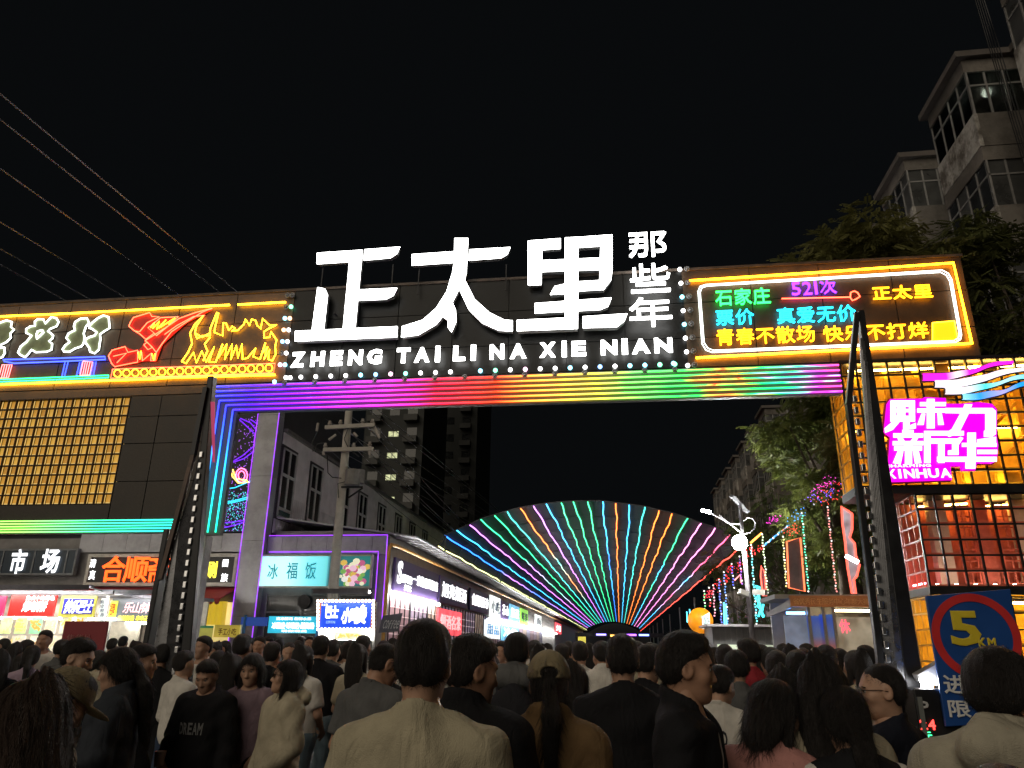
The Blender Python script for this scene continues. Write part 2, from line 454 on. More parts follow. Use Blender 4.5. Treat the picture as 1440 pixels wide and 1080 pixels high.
LI = [[(870, 92), (980, 84), (980, 118), (870, 126)], [(870, 110), (918, 108), (915, 240), (870, 242)], [(995, 82), (1040, 80), (1038, 388), (995, 390)], [(1030, 81), (1155, 72), (1155, 108), (1030, 116)],
      [(1115, 90), (1155, 88), (1155, 190), (1150, 225), (1125, 258), (1110, 258)], [(905, 160), (1125, 150), (1125, 190), (905, 198)], [(945, 275), (960, 247), (1000, 238), (1000, 272)], [(1030, 232), (1148, 225), (1125, 258), (1030, 264)],
      [(893, 305), (1152, 286), (1140, 315), (1115, 326), (893, 338)], [(833, 362), (1038, 352), (1038, 390), (833, 398)], [(1055, 350), (1205, 340), (1195, 365), (1170, 385), (1055, 388)]]
for polys in (ZHENG, TAI, LI):
    f = MB(); s = MB()
    for i, pl in enumerate(polys):
        q = [Z2(*p) + np.array([0, -0.003 * i, 0]) for p in pl]
        f.prism(q, (0, 0.02, 0)); c = np.mean(q, axis=0)
        s.prism([c + (v - c) * 0.985 + np.array([0, 0.022, 0]) for v in q], (0, 0.10 + 0.004 * i, 0))
    L = ob('character', f, white_glow, sign); ob('return', s, side_dark, sign)
for ch, a, b in (('那', (885, 363), (936, 327)), ('些', (887, 413), (941, 371)), ('年', (886, 461), (943, 418))):
    p0, p1 = PY(*a, SY), PY(*b, SY); f = MB()
    put(f, ch, Frame(p0, (1, 0, 0), (0, 0, 1)), 0, p1[0] - p0[0], 0, p1[2] - p0[2], 0.06); ob('character', f, white_glow, sign)
fr = MB()
for px in (455, 553, 590, 712, 760, 850):
    a = PY(px, 372, SY + 0.14); fr.bar(a, (a[0], SY + 0.14, GT - 0.3), 0.02)
for px in (470, 620, 800, 905):
    a = PY(px, 440, SY + 0.13); fr.bar(a, (a[0], GY + 0.01, a[2]), 0.03)
ob('support_frame', fr, steel_dark, sign)
lat = thing('illuminated_letters', 'white glowing pinyin letters in one row under the big characters', 'sign', (-2, SY, 6.9))
LET = 'Z 70 120 H 137 187 E 203 248 N 264 315 G 327 380 T 427 475 A 487 540 I 558 575 L 618 660 I 678 695 N 742 790 A 810 865 X 910 963 I 985 1000 E 1018 1065 N 1117 1170 I 1188 1205 A 1222 1280 N 1298 1355'.split()
for i in range(0, len(LET), 3):
    ch, a, b = LET[i], float(LET[i + 1]), float(LET[i + 2])
    yb = 522 - (a - 70) * 0.0395; f = MB()
    q0 = PY(380 + a / 2.4, 300 + yb / 2.4, GY - 0.12); q1 = PY(380 + b / 2.4, 300 + (yb - 52) / 2.4, GY - 0.12)
    put(f, ch, Frame(q0, (1, 0, 0), (0, 0, 1)), 0, q1[0] - q0[0], 0, q1[2] - q0[2], 0.06, bold=.045 if ch != 'I' else .01); ob('letter', f, white_glow, lat)

# ------------------------------------------------------------------ neon drawings on the left of the beam
NY = GY - 0.055
def ZA(x, y): return PY(x / 6.545, 400 + y / 6.545, NY)
def ZB(x, y): return PY(140 + x / 5.143, 410 + y / 5.143, NY)
def neon(name, lines, fn, r, mat, parent, closed=False, n=5):
    mb = MB()
    for l in lines: mb.tube([fn(*p) for p in l], r, n, closed)
    return ob(name, mb, mat, parent)
n_yel = EM('neon_yellow', (1.0, .45, .01), 18.0); n_red = EM('neon_red', (1.0, .07, .03), 10.0); n_wht = EM('neon_white', (.90, 1, .93), 3.6)
n_blu = EM('neon_blue', (.03, .06, 1.0), 7.0); n_grn = EM('neon_green', (.02, .9, .25), 5.0); n_pnk = EM('neon_pinkred', (1.0, .16, .16), 6.0)
ns = thing('neon_sign', 'neon drawing of white calligraphy, red statue and yellow crowd on the left of the beam', 'neon sign', (-10, NY, 6.5))
neon('tube', [[(-160, 302), (0, 295), (640, 268), (1440, 225)]], ZA, .020, n_yel, ns)
neon('tube', [[(410, 125), (940, 97)]], ZB, .020, n_yel, ns); neon('tube', [[(1000, 95), (1345, 77)]], ZB, .020, n_yel, ns)
neon('tube', [[(-160, 930), (0, 922), (1440, 870)]], ZA, .020, n_yel, ns); neon('tube', [[(412, 627), (1270, 603)]], ZB, .020, n_yel, ns)
CH = [[[(345, 320), (400, 320), (415, 360), (470, 300), (520, 310), (540, 345), (520, 385), (460, 410), (440, 430), (470, 450), (490, 470), (480, 500), (450, 520), (480, 545), (475, 600), (430, 620), (330, 625), (290, 600), (260, 640), (230, 670), (190, 650), (165, 625), (190, 570), (240, 530), (290, 470), (240, 445), (240, 410), (280, 385), (320, 380), (320, 340)], [(345, 430), (390, 420), (400, 440), (360, 480), (340, 500), (335, 460)]],
      [[(690, 345), (740, 315), (800, 310), (820, 350), (790, 390), (780, 420), (770, 450), (780, 490), (770, 540), (750, 570), (690, 590), (640, 620), (590, 620), (575, 595), (600, 560), (640, 530), (610, 490), (630, 450), (690, 420), (680, 385)], [(822, 380), (850, 350), (900, 310), (950, 285), (1000, 300), (1005, 350), (1010, 400), (960, 430), (920, 460), (925, 500), (915, 560), (910, 600), (870, 635), (830, 620), (820, 580), (790, 540), (780, 510), (820, 485), (870, 470), (890, 440), (850, 410), (822, 400)]],
      [[(-90, 400), (0, 350), (60, 330), (110, 345), (100, 390), (130, 415), (95, 450), (100, 490), (60, 530), (0, 560), (-70, 575), (-50, 520), (-110, 500), (-50, 450)], [(0, 580), (40, 580), (45, 630), (20, 670), (-40, 690), (-80, 640), (-30, 600)]]]
face_mat = M('letter_face', (0.30, 0.33, 0.17), 0.6, 0, 0.3, 6)
for k, loops in enumerate(CH):
    o = neon('character', loops, ZA, .018, n_wht, ns, True)
    for lp in (loops if k != 0 else loops[:1]):
        q = [ZA(*p) for p in lp]; c = np.mean(q, axis=0)
        ob('letter_face', MB().prism([c + (v - c) * .97 + np.array([0, .02, 0]) for v in q], (0, .008, 0)), face_mat, o)
neon('roof_outline', [[(40, 705), (30, 692), (500, 680), (965, 664), (970, 690), (560, 708), (130, 725), (40, 708)]], ZA, .014, n_blu, ns)
neon('column', [[(600, 710), (570, 850)], [(628, 710), (595, 840)]], ZA, .010, n_blu, ns)
neon('column', [[(735, 715), (705, 840)], [(757, 712), (730, 822)]], ZA, .010, n_blu, ns)
neon('column', [[(865, 712), (835, 830)], [(885, 710), (860, 830)]], ZA, .010, n_blu, ns)
neon('door', [[(765, 708), (850, 714), (825, 830), (738, 835), (765, 708)], [(785, 715), (762, 830)], [(805, 715), (782, 830)], [(828, 715), (802, 830)]], ZA, .009, n_pnk, ns)
neon('door', [[(20, 740), (110, 740), (78, 855), (-12, 860), (20, 740)], [(42, 745), (15, 855)], [(64, 745), (36, 855)], [(88, 745), (58, 855)]], ZA, .009, n_pnk, ns)
neon('ground_line', [[(-160, 882), (0, 875), (1000, 836), (998, 858), (0, 897), (-160, 902)]], ZA, .012, n_grn, ns)
neon('statue', [[(212, 250), (222, 225), (245, 188), (362, 152), (378, 180), (432, 182), (345, 225), (290, 290), (255, 285), (212, 250)], [(255, 285), (290, 305), (335, 345), (395, 300), (350, 262), (440, 190)],
     [(440, 190), (570, 182), (520, 230), (410, 320), (395, 300)], [(330, 355), (480, 260), (575, 195), (700, 150), (815, 122), (740, 150), (620, 225), (520, 290), (450, 380), (410, 440)], [(470, 310), (560, 245), (680, 180), (760, 172)],
     [(320, 385), (345, 365), (380, 405), (350, 420), (320, 385)], [(330, 355), (380, 400), (410, 440), (400, 500), (370, 500), (375, 445), (345, 470), (310, 500), (305, 440), (275, 435)],
     [(65, 465), (90, 425), (185, 398), (205, 440), (275, 425), (275, 510), (110, 543), (88, 520), (65, 465)], [(100, 468), (195, 445), (125, 515)]], ZB, .010, n_red, ns)
ob('statue_backing', MB().prism([ZB(*p) + np.array([0, .03, 0]) for p in [(215, 250), (245, 190), (362, 155), (432, 184), (570, 184), (815, 124), (620, 225), (450, 380), (405, 500), (310, 500), (270, 512), (110, 540), (67, 465), (90, 428), (185, 400), (275, 425), (330, 350)]], (0, .01, 0)), M('backing_red', (0.5, 0.03, 0.02), .5), ns)
neon('flag_stripes', [[(370, 262), (400, 222), (385, 268), (432, 215), (412, 272), (480, 205), (432, 262), (545, 192), (500, 235)], [(280, 440), (290, 490), (300, 430)], [(380, 450), (390, 495), (400, 450)]], ZB, .008, n_yel, ns)
neon('crowd_outline', [[(595, 505), (640, 440), (670, 375), (655, 300), (690, 235), (750, 175), (700, 250), (690, 295), (705, 340), (740, 320), (800, 320), (800, 270), (850, 150), (860, 155), (835, 260), (830, 295), (890, 320), (895, 225), (915, 230), (935, 280), (960, 250), (980, 265), (955, 285), (1000, 280), (1045, 235), (1055, 200), (1085, 245), (1100, 200), (1130, 210), (1140, 245), (1165, 270), (1180, 195), (1230, 245), (1280, 240), (1220, 270), (1190, 290), (1190, 335), (1230, 330), (1240, 290), (1280, 350), (1270, 400), (1275, 450), (1250, 500)],
     [(595, 505), (625, 520), (680, 440), (700, 515), (740, 430), (770, 510), (830, 400), (790, 510), (840, 510), (890, 380), (860, 480), (920, 380), (905, 490), (960, 380), (950, 490), (990, 390), (1000, 480), (1030, 380), (1035, 490), (1070, 480), (1130, 410), (1110, 470), (1160, 490), (1200, 370), (1185, 440), (1215, 400), (1190, 490), (1230, 420), (1220, 490), (1250, 500)], [(800, 330), (760, 380), (780, 430), (750, 500)], [(690, 300), (740, 330), (800, 300)]], ZB, .012, n_yel, ns)
neon('track_outline', [[(95, 562), (1270, 520), (1257, 588), (80, 628), (95, 562)]], ZB, .010, n_red, ns)
for i in range(18):
    t = i / 17; cx, cy = 130 + 1095 * t, 592 - 39 * t
    neon('wheel', [[(cx + 26 * math.cos(a), cy + 26 * math.sin(a)) for a in np.arange(12) * math.pi / 6]], ZB, .008, n_yel, ns, True)

# ------------------------------------------------------------------ ticket-shaped neon on the right of the beam
def ZT(x, y): return PY(940 + x / 2.7, 330 + y / 2.7, NY)
tk = thing('neon_sign', 'ticket-shaped neon sign with green, cyan, purple and orange Chinese writing', 'neon sign', (4, NY, 6.5))
n_org = EM('neon_orange', (1.0, .36, .006), 22.0)
neon('tube', [[(80, 175), (580, 143), (1082, 107), (1152, 415)], [(105, 468), (640, 440), (1152, 413)]], ZT, .022, n_org, tk)
wr = [(140, 190), (1040, 135), (1062, 147), (1075, 170), (1112, 380), (1108, 398), (1090, 408), (165, 447), (142, 438), (128, 415), (113, 215), (120, 197)]
neon('ticket_outline', [wr], ZT, .011, n_wht, tk, True)
neon('ticket_outline', [[(600 + (x - 600) * .985, 292 + (y - 292) * .95) for x, y in wr]], ZT, .009, n_wht, tk, True)
def nt_text(text, x0, x1, top, bot, col, strength=7.0, bold=0.0):
    mt = EM('neon_text_%s' % text, col, strength)
    p0 = ZT(x0, bot); p1 = ZT(x1, bot - (x1 - x0) * 0.062); h = ZT(x0, top)[2] - p0[2]
    lettering('character', text, Frame(p0, (1, 0, 0), (0, 0, 1)), 0, p1[0] - p0[0], 0, h, mt, tk, depth=0.035, gap=.2)
nt_text('石家庄', 178, 392, 215, 272, (.02, 1.0, .10)); nt_text('521次', 466, 642, 184, 232, (.16, .02, 1.0)); nt_text('正太里', 773, 1008, 202, 250, (1, .36, .006))
nt_text('票价', 178, 330, 292, 346, (.01, .55, .85)); nt_text('真爱无价', 410, 717, 284, 340, (.01, .55, .85)); nt_text('青春不散场', 180, 562, 364, 422, (1, .36, .006)); nt_text('快乐不打烊', 588, 992, 352, 408, (1, .36, .006))
neon('arrow', [[(430, 243), (690, 237)], [(690, 238), (692, 220), (706, 214), (718, 220), (727, 235), (712, 245), (698, 250), (690, 238)]], ZT, .012, n_red, tk)
q = [ZT(*p) for p in [(1003, 335), (1085, 328), (1098, 400), (1003, 404)]]
ob('stamp', MB().slab(q, (0, .03, 0)), EM('stamp_yellow', (1, .62, .01), 1.3), tk)
neon('stamp_outline', [[(1003, 335), (1085, 328), (1098, 400), (1003, 404)]], ZT, .012, n_yel, tk, True)

# ------------------------------------------------------------------ right tower: lattice cage
tower = thing('lattice_tower', 'gateway side tower caged in black square lattice glowing yellow and pink inside', 'tower', (6, GY + .5, 0))
gold = M('gold_paint', (0.80, 0.47, 0.045), 0.42, 0.1, 0.3, 4, 0.05, 30)
gold_d = M('gold_wall', (0.60, 0.34, 0.035), 0.5, 0.1, 0.5, 1.5)
red_p = M('red_paint', (0.55, 0.12, 0.07), 0.5, 0, 0.3, 4)
pale_p = M('pale_pillar', (0.55, 0.40, 0.30), 0.55, 0, 0.25, 2)
blk = M('lattice_steel', (0.02, 0.018, 0.018), 0.45, 0.4, 0.3, 5)
def cage(x0, x1, y0, y1, z0, z1, px, pz, back, inner, name='lattice_bar'):
    """black square lattice in front, the painted lattice frame right behind it, studs further in"""
    nx, nz = max(1, round((x1 - x0) / px)), max(1, round((z1 - z0) / pz))
    ny = max(1, round((y1 - y0) / px))
    for i in range(nx + 1):
        x = x0 + (x1 - x0) * i / nx
        ob(name, MB().box(x - .013, x + .013, y0 - .02, y0 + .02, z0, z1), blk, tower)
        ob('inner_bar', MB().box(x - .016 + .03, x + .016 + .03, y0 + .05, y0 + .10, z0, z1), inner, tower)
    for j in range(nz + 1):
        z = z0 + (z1 - z0) * j / nz
        ob(name, MB().box(x0, x1, y0 - .015, y0 + .025, z - .013, z + .013), blk, tower)
        ob('inner_bar', MB().box(x0, x1, y0 + .045, y0 + .105, z - .016 + .03, z + .016 + .03), inner, tower)
        ob('side_bar', MB().box(x0 - .015, x0 + .015, y0 + .02, y1, z - .013, z + .013), inner, tower)
    for k in range(1, ny + 1):
        y = y0 + (y1 - y0) * k / ny
        ob('side_bar', MB().box(x0 - .012, x0 + .012, y - .013, y + .013, z0, z1), inner, tower)
    ob('back_wall', MB().box(x0 + .03, x1, y1 - .04, y1, z0, z1), back, tower)
TX0, TX1 = 4.02, 9.2
cage(TX0, TX1, GY, GY + 0.78, 4.24, 6.44, 0.26, 0.245, gold_d, gold)
ob('band', MB().box(TX0 - .02, TX1, GY - .05, GY + .85, 4.10, 4.235), steel_dark, tower)
ob('band', MB().box(TX0 - .02, TX1, GY - .03, GY + .85, 6.445, 6.49), steel_dark, tower)
random.seed(5)
for i in range(9):                       # studs, braces and solid gold cells inside the upper cage
    x = TX0 + 0.35 + i * 0.52
    ob('stud', MB().box(x - .05, x + .05, GY + .36, GY + .46, 4.24, 6.44), gold, tower)
    z = 4.3 + random.random() * .5
    for k in range(3):
        ob('brace', MB().bar((x, GY + .30, z), (x + .48, GY + .30, z + .45), .05), gold, tower); z += .62
for i in range(22):
    x = TX0 + .05 + .26 * random.randint(0, 18); z = 4.25 + .245 * random.randint(0, 8)
    ob('gold_panel', MB().box(x, x + .24, GY + .16, GY + .18, z, z + .22), gold, tower)
lamp_y = EM('lamp_warm', (1.0, .60, .12), 60.0)
for z in (6.38, 4.30): ob('lamp_tube', MB().tube([(TX0 + .2, GY + .25, z), (TX1 - .1, GY + .25, z)], .018, 6), lamp_y, tower)
ob('lamp_tube', MB().tube([(TX0 + .2, GY + .55, 5.35), (TX1 - .1, GY + .55, 5.35)], .018, 6), lamp_y, tower)
for z0_, z1_, n_, xa in ((4.24, 6.44, 9, TX0), (0.06, 2.47, 10, 4.90)):      # unseen tubes added behind the black bars to light the inner bars
    for j in range(0, n_ + 1, 2):
        z = z0_ + (z1_ - z0_) * j / n_
        ob('hidden_fill_tube', MB().tube([(xa + .05, GY + .036, z), (TX1 - .05, GY + .036, z)], .007, 5), EM('fill_warm', (1.0, .58, .10), 16.0), tower)
# lower cage with pink light
LX0 = 4.90
cage(LX0, TX1, GY, GY + 1.0, 2.62, 4.09, 0.285, 0.243, red_p, red_p)
ob('band', MB().box(LX0 - .03, TX1, GY - .05, GY + 1.05, 2.50, 2.615), steel_dark, tower)
for i, x in enumerate((5.30, 5.95, 6.62, 7.3, 8.0)):
    ob('pillar', MB().box(x, x + .26, GY + .55, GY + .75, 2.62, 4.09), pale_p if i % 2 == 0 else red_p, tower)
    f = MB(); xx = x + .33
    for a in (0, .12, .24): f.box(xx + a, xx + a + .02, GY + .45, GY + .47, 2.7, 4.0)
    for b in range(8): f.box(xx, xx + .26, GY + .448, GY + .472, 2.7 + b * .18, 2.72 + b * .18)
    ob('lattice_screen', f, red_p, tower)
spot = EM('spot_white', (1.0, .80, .64), 60.0)
for i in range(15):
    ob('spotlight', MB().cyl((LX0 + .15 + i * .285, GY + .10, 2.62), .035, .05, 8), spot, tower)
for x in (5.2, 6.3, 7.4): ob('lamp_tube', MB().tube([(x, GY + .8, 4.02), (x + .7, GY + .5, 4.02)], .016, 6), lamp_y, tower)
ob('lamp_tube', MB().tube([(LX0 + .05, GY + .3, 2.7), (LX0 + .05, GY + .9, 2.7)], .012, 6), EM('lamp_pink', (1.0, .22, .30), 30.0), tower)
cage(LX0, TX1, GY, GY + 1.0, 0.06, 2.47, 0.285, 0.243, gold_d, gold)
ob('plinth', MB().box(LX0 - .03, TX1, GY - .05, GY + 1.05, 0, .055), steel_dark, tower)
for z in (.2, 1.2, 2.4): ob('lamp_tube', MB().tube([(LX0 + .2, GY + .35, z), (TX1 - .1, GY + .35, z)], .018, 6), lamp_y, tower)
ob('back_panel', MB().box(TX0 + .05, TX1, GY + .80, GY + .9, 4.24, 6.44), clad_black, tower)

# emblem and lettering hung on the lattice
MGY = GY - 0.16
em = thing('wave_emblem', 'four glowing wavy ribbons in magenta, white, teal and blue over the lattice', 'emblem', (5.6, MGY, 5.8))
def ZW(x, y): return PY(1220 + x / 5.14, 490 + y / 5.14, MGY)
def ribbon(top, bot, stops, nm):
    xs = np.linspace(top[0][0], top[-1][0], 26)
    ty = np.interp(xs, *zip(*top)); by = np.interp(xs, *zip(*bot))
    ty = np.convolve(np.pad(ty, 2, 'edge'), np.ones(5) / 5, 'valid'); by = np.convolve(np.pad(by, 2, 'edge'), np.ones(5) / 5, 'valid')
    pts = [ZW(x, y) for x, y in zip(xs, ty)] + [ZW(x, y) for x, y in zip(xs[::-1], by[::-1])]
    lo, hi = pts[0][0], ZW(xs[-1], ty[-1])[0]
    f = MB()
    n = len(xs)
    v = pts[:n] + pts[n:][::-1]
    f.add([p for p in v] + [p + np.array([0, .05, 0]) for p in v], [(i + n, i + 1 + n, i + 1, i) for i in range(n - 1)] + [(i, i + 1, i + 1 + 2 * n, i + 2 * n) for i in range(n - 1)] + [(i + n + 2 * n, i + 1 + n + 2 * n, i + 1 + n, i + n) for i in range(n - 1)])
    ob('ribbon', f, RAMP(nm, 'X', lo, hi, stops, 1.15), em)
    c = MB(); c.prism([p + np.array([0, .052, 0]) + (np.array([0, 0, .02]) if i < n else np.array([0, 0, -.02])) for i, p in enumerate(pts)], (0, .03, 0)); ob('ribbon_edge', c, steel_dark, em)
MAG, WH, TEAL, BLU = (1, .02, .75), (1, .95, 1), (.08, .85, .75), (.02, .35, 1)
ribbon([(400, 180), (600, 178), (700, 150), (770, 155), (900, 95), (1055, 88)], [(455, 228), (600, 220), (700, 190), (770, 180), (900, 120), (1055, 105)], [(0, MAG), (.25, MAG), (.38, WH), (.5, MAG), (1, MAG)], 'ribbon_magenta')
ribbon([(490, 232), (680, 225), (760, 195), (840, 200), (960, 145), (1060, 150), (1140, 130), (1260, 120)], [(545, 275), (680, 275), (760, 250), (840, 240), (960, 190), (1060, 165), (1140, 155), (1260, 140)], [(0, WH), (.55, (1, .8, .95)), (1, WH)], 'ribbon_white')
ribbon([(565, 282), (700, 280), (840, 250), (920, 255), (1080, 185), (1140, 190), (1260, 170)], [(620, 325), (700, 325), (840, 290), (920, 275), (1080, 210), (1140, 215), (1260, 195)], [(0, WH), (.2, WH), (.4, TEAL), (.6, (.5, .9, .95)), (1, TEAL)], 'ribbon_teal')
ribbon([(690, 330), (800, 325), (900, 300), (980, 310), (1080, 250), (1140, 235), (1260, 220)], [(740, 365), (800, 370), (900, 345), (980, 330), (1080, 280), (1140, 262), (1260, 245)], [(0, (.3, .8, 1)), (.2, BLU), (.5, (.45, .4, .9)), (.7, BLU), (1, BLU)], 'ribbon_blue')
ml = thing('lightbox_sign', 'magenta lightbox sign with fat white cartoon Chinese characters on the tower', 'sign', (5, MGY, 4.8))
base = [(120, 600), (140, 400), (165, 365), (400, 362), (410, 352), (565, 358), (570, 400), (680, 400), (800, 388), (900, 400), (935, 440), (935, 640), (945, 700), (935, 810), (900, 830), (790, 830), (780, 880), (690, 880), (680, 850), (600, 850), (610, 950), (160, 965), (150, 850), (165, 640), (130, 615)]
q = [ZW(*p) for p in base]
ob('board', MB().prism(q, (0, .08, 0)), EM('board_magenta', (1.0, .0, .85), 1.1), ml)
c0 = np.mean(q, axis=0); ob('rim', MB().prism([c0 + (p - c0) * 1.022 + np.array([0, .03, 0]) for p in q], (0, .06, 0)), M('rim_crimson', (.35, .02, .10), .4), ml)
cw_ = EM('cartoon_white', (1.0, .96, 1.0), 1.7)
def cart(polys):
    f = MB()
    for i, pl in enumerate(polys): f.prism([ZW(*p) + np.array([0, -.015 - .002 * i, 0]) for p in pl], (0, .012, 0))
    ob('character', f, cw_, ml)
def R4(x0, y0, x1, y1): return [(x0, y0), (x1, y0), (x1, y1), (x0, y1)]
# ghost-radical character, left
cart([R4(165, 378, 205, 530), R4(165, 378, 340, 422), R4(298, 390, 340, 530), R4(215, 410, 270, 520), R4(165, 440, 340, 462), R4(165, 490, 340, 530), [(190, 520), (240, 520), (180, 590), (125, 612), (120, 580)], [(255, 520), (300, 520), (300, 560), (345, 540), (345, 580), (255, 590)],
      R4(425, 368, 480, 580), R4(375, 392, 560, 420), R4(355, 438, 570, 466), [(385, 475), (412, 475), (400, 556), (355, 556)], [(500, 470), (530, 475), (545, 556), (505, 556)]])
cart([[(560, 432), (690, 432), (700, 405), (755, 405), (745, 432), (900, 432), (925, 455), (925, 620), (900, 640), (840, 640), (840, 600), (850, 590), (850, 470), (730, 470), (660, 610), (590, 640), (560, 620), (610, 580), (670, 470), (560, 468)]])
cart([R4(250, 590, 330, 640), R4(185, 615, 400, 645), [(215, 645), (250, 645), (270, 680), (225, 680)], [(330, 645), (365, 645), (345, 680), (300, 680)], R4(180, 672, 400, 702), R4(268, 700, 318, 840), R4(190, 710, 390, 740), [(215, 745), (255, 745), (235, 840), (180, 830)], [(325, 745), (365, 745), (385, 830), (340, 835)],
      R4(405, 600, 450, 830), R4(405, 600, 690, 632), R4(440, 655, 655, 690), R4(505, 690, 550, 830)])
cart([[(640, 655), (670, 640), (690, 650), (655, 700), (655, 770), (580, 770), (580, 740), (610, 735), (610, 690)], R4(720, 610, 780, 790), [(790, 660), (925, 640), (925, 680), (790, 700)], R4(680, 685, 930, 712), R4(500, 785, 930, 820), R4(705, 790, 775, 870), R4(790, 735, 932, 765)])
fw_ = Frame(ZW(165, 940), (1, 0, 0), (0, 0, 1))
for txt, x0, x1, yb, yt in (('XINHUA', 125, 600, 942, 868), ('CHARMING', 120, 455, 862, 836)):
    a = ZW(x0, yb); b = ZW(x1, yt); f = MB()
    word(f, txt, Frame(a + np.array([0, -.012, 0]), (1, 0, 0), (0, 0, 1)), 0, b[0] - a[0], 0, b[2] - a[2], depth=.012, bold=.03, gap=.12); ob('lettering', f, cw_, ml)
# ================================================================== PARKING BARRIERS (raised)
chrome = M('chrome', (0.62, 0.62, 0.64), 0.18, 0.95, 0.15, 8)
arm_black = M('arm_black', (0.018, 0.018, 0.02), 0.35, 0.3, 0.3, 6)
arm_brown = M('arm_brown', (0.10, 0.065, 0.05), 0.45, 0.2, 0.4, 8, dirt=.4)
picket_m = M('picket', (0.20, 0.20, 0.21), 0.28, 0.9, 0.3, 10)
BYR = 7.0
rb = thing('parking_barrier', 'raised black fence-type parking barrier in front of the lattice tower', 'barrier', PY(1280, 975, BYR) * np.array([1, 1, 0]), 'parking barriers at the entrance')
aT, aB = PY(1210, 438, BYR), PY(1288, 975, BYR)
ob('arm', MB().hexa([(aB[0] - .085, BYR - .04, 1.2), (aB[0] + .06, BYR - .04, 1.2), (aB[0] + .06, BYR + .06, 1.2), (aB[0] - .085, BYR + .06, 1.2)], [(aT[0] - .03, BYR - .04, aT[2]), (aT[0] + .025, BYR - .04, aT[2]), (aT[0] + .025, BYR + .06, aT[2]), (aT[0] - .03, BYR + .06, aT[2])]), arm_black, rb, bevel=.008)
l0, l1, l2 = PY(1238, 935, BYR - .05), PY(1193, 570, BYR - .05), PY(1205, 440, BYR - .05)
ob('folding_rail', MB().bar(l0, l1, .075, .05), arm_black, rb, bevel=.006); ob('folding_rail', MB().bar(l1, l2, .055, .05), arm_black, rb, bevel=.006)
for i in range(24):
    t = (i + .7) / 24.5
    a = l0 + (np.array([aB[0] - .07, BYR - .02, 1.3]) - l0) * t; a[2] = 1.32; b = l2 + (np.array([aT[0], BYR - .02, 4.6]) - l2) * t; b[2] = 4.55 - .12 * (i % 3)
    b = a + (b - a) * .97
    ob('picket', MB().tube([a, b], .012, 6), picket_m, rb)
for i in range(22):
    t = i / 21; p = l0 + (l1 - l0) * t + np.array([.055, -.02, 0]); p = p + np.array([0, 0, .05])
    ob('hinge', MB().box(p[0] - .018, p[0] + .02, p[1] - .02, p[1] + .02, p[2] - .03, p[2] + .03), chrome, rb, bevel=.006)
cx = aB[0]
ob('cabinet', MB().box(cx - .16, cx + .20, BYR + .07, BYR + .45, 0, 1.27), arm_black, rb, bevel=.015)
ob('hub', MB().tube([(cx, BYR - .06, 1.16), (cx, BYR + .08, 1.16)], .09, 16), steel_dark, rb)
dp = thing('display_pillar', 'black parking display pillar with red 24 digits beside the raised right barrier', 'display', (2.6, 6.62, 0))
d0 = PY(1284, 968, 6.6); d1 = PY(1352, 968, 6.6)
ob('body', MB().box(d0[0], d1[0], 6.6, 6.85, 0, d0[2]), arm_black, dp, bevel=.012)
ob('edge_trim', MB().box(d0[0] + .015, d0[0] + .05, 6.585, 6.6, .1, d0[2] - .06), M('trim_grey', (.2, .21, .2), .4, .4), dp)
def front_text(txt, p0, p1, Y, mat, par, nm='lettering', bold=0.0, **k):
    a, b = PY(*p0, Y), PY(*p1, Y); mb = MB(); word(mb, txt, Frame(a, (1, 0, 0), (0, 0, 1)), 0, b[0] - a[0], 0, b[2] - a[2], depth=.006, bold=bold, **k); return ob(nm, mb, mat, par)
front_text('P', (1295, 1003), (1306, 986), 6.592, M('ink_grey', (.45, .45, .45), .5), dp, bold=.03)
front_text('24', (1294, 1026), (1315, 1012), 6.592, EM('digit_red', (1, .05, .04), 4), dp, 'digits', .02)
front_text('元', (1297, 1041), (1310, 1029), 6.592, EM('digit_green', (.05, .9, .3), 4), dp, 'digits', .01)
fl = thing('floodlight', 'small grey floodlight with four white LEDs beside the blue speed sign', 'floodlight', PY(1315, 968, 6.75))
q = [PY(*p, 6.7) for p in [(1290, 948), (1318, 962), (1346, 940), (1322, 928)]]
ob('housing', MB().prism([PY(*p, 6.7) for p in [(1291, 948), (1296, 958), (1318, 965), (1344, 950), (1342, 930), (1326, 928)]], (0, .14, 0)), M('lamp_grey', (.38, .38, .38), .4, .4), fl, bevel=.006)
for px, py in ((1297, 957), (1307, 957), (1299, 964), (1308, 964)):
    p = PY(px, py, 6.68); ob('led', MB().ball(p, .022, 8, 6), EM('led_white', (1, 1, 1), 90), fl)
ob('bracket', MB().bar(PY(1318, 962, 6.78), PY(1318, 980, 6.78), .03), steel_dark, fl)

BYL = 7.6
lbar = thing('parking_barrier', 'raised black fence-type parking barrier in front of the left food stalls', 'barrier', PY(262, 985, BYL) * np.array([1, 1, 0]), 'parking barriers at the entrance')
aT, aB = PY(298, 530, BYL), PY(258, 985, BYL)
ob('arm', MB().hexa([(aB[0] - .05, BYL - .04, 1.0), (aB[0] + .06, BYL - .04, 1.0), (aB[0] + .06, BYL + .06, 1.0), (aB[0] - .05, BYL + .06, 1.0)], [(aT[0] - .035, BYL - .04, aT[2]), (aT[0] + .035, BYL - .04, aT[2]), (aT[0] + .035, BYL + .06, aT[2]), (aT[0] - .035, BYL + .06, aT[2])]), arm_black, lbar, bevel=.008)
r0, r1, r2 = PY(290, 545, BYL - .05), PY(272, 640, BYL - .05), PY(240, 742, BYL - .05)
ob('folding_rail', MB().bar(r0, r1, .06, .05), arm_black, lbar); ob('folding_rail', MB().bar(r1, PY(226, 815, BYL - .05), .05, .045), arm_brown, lbar)
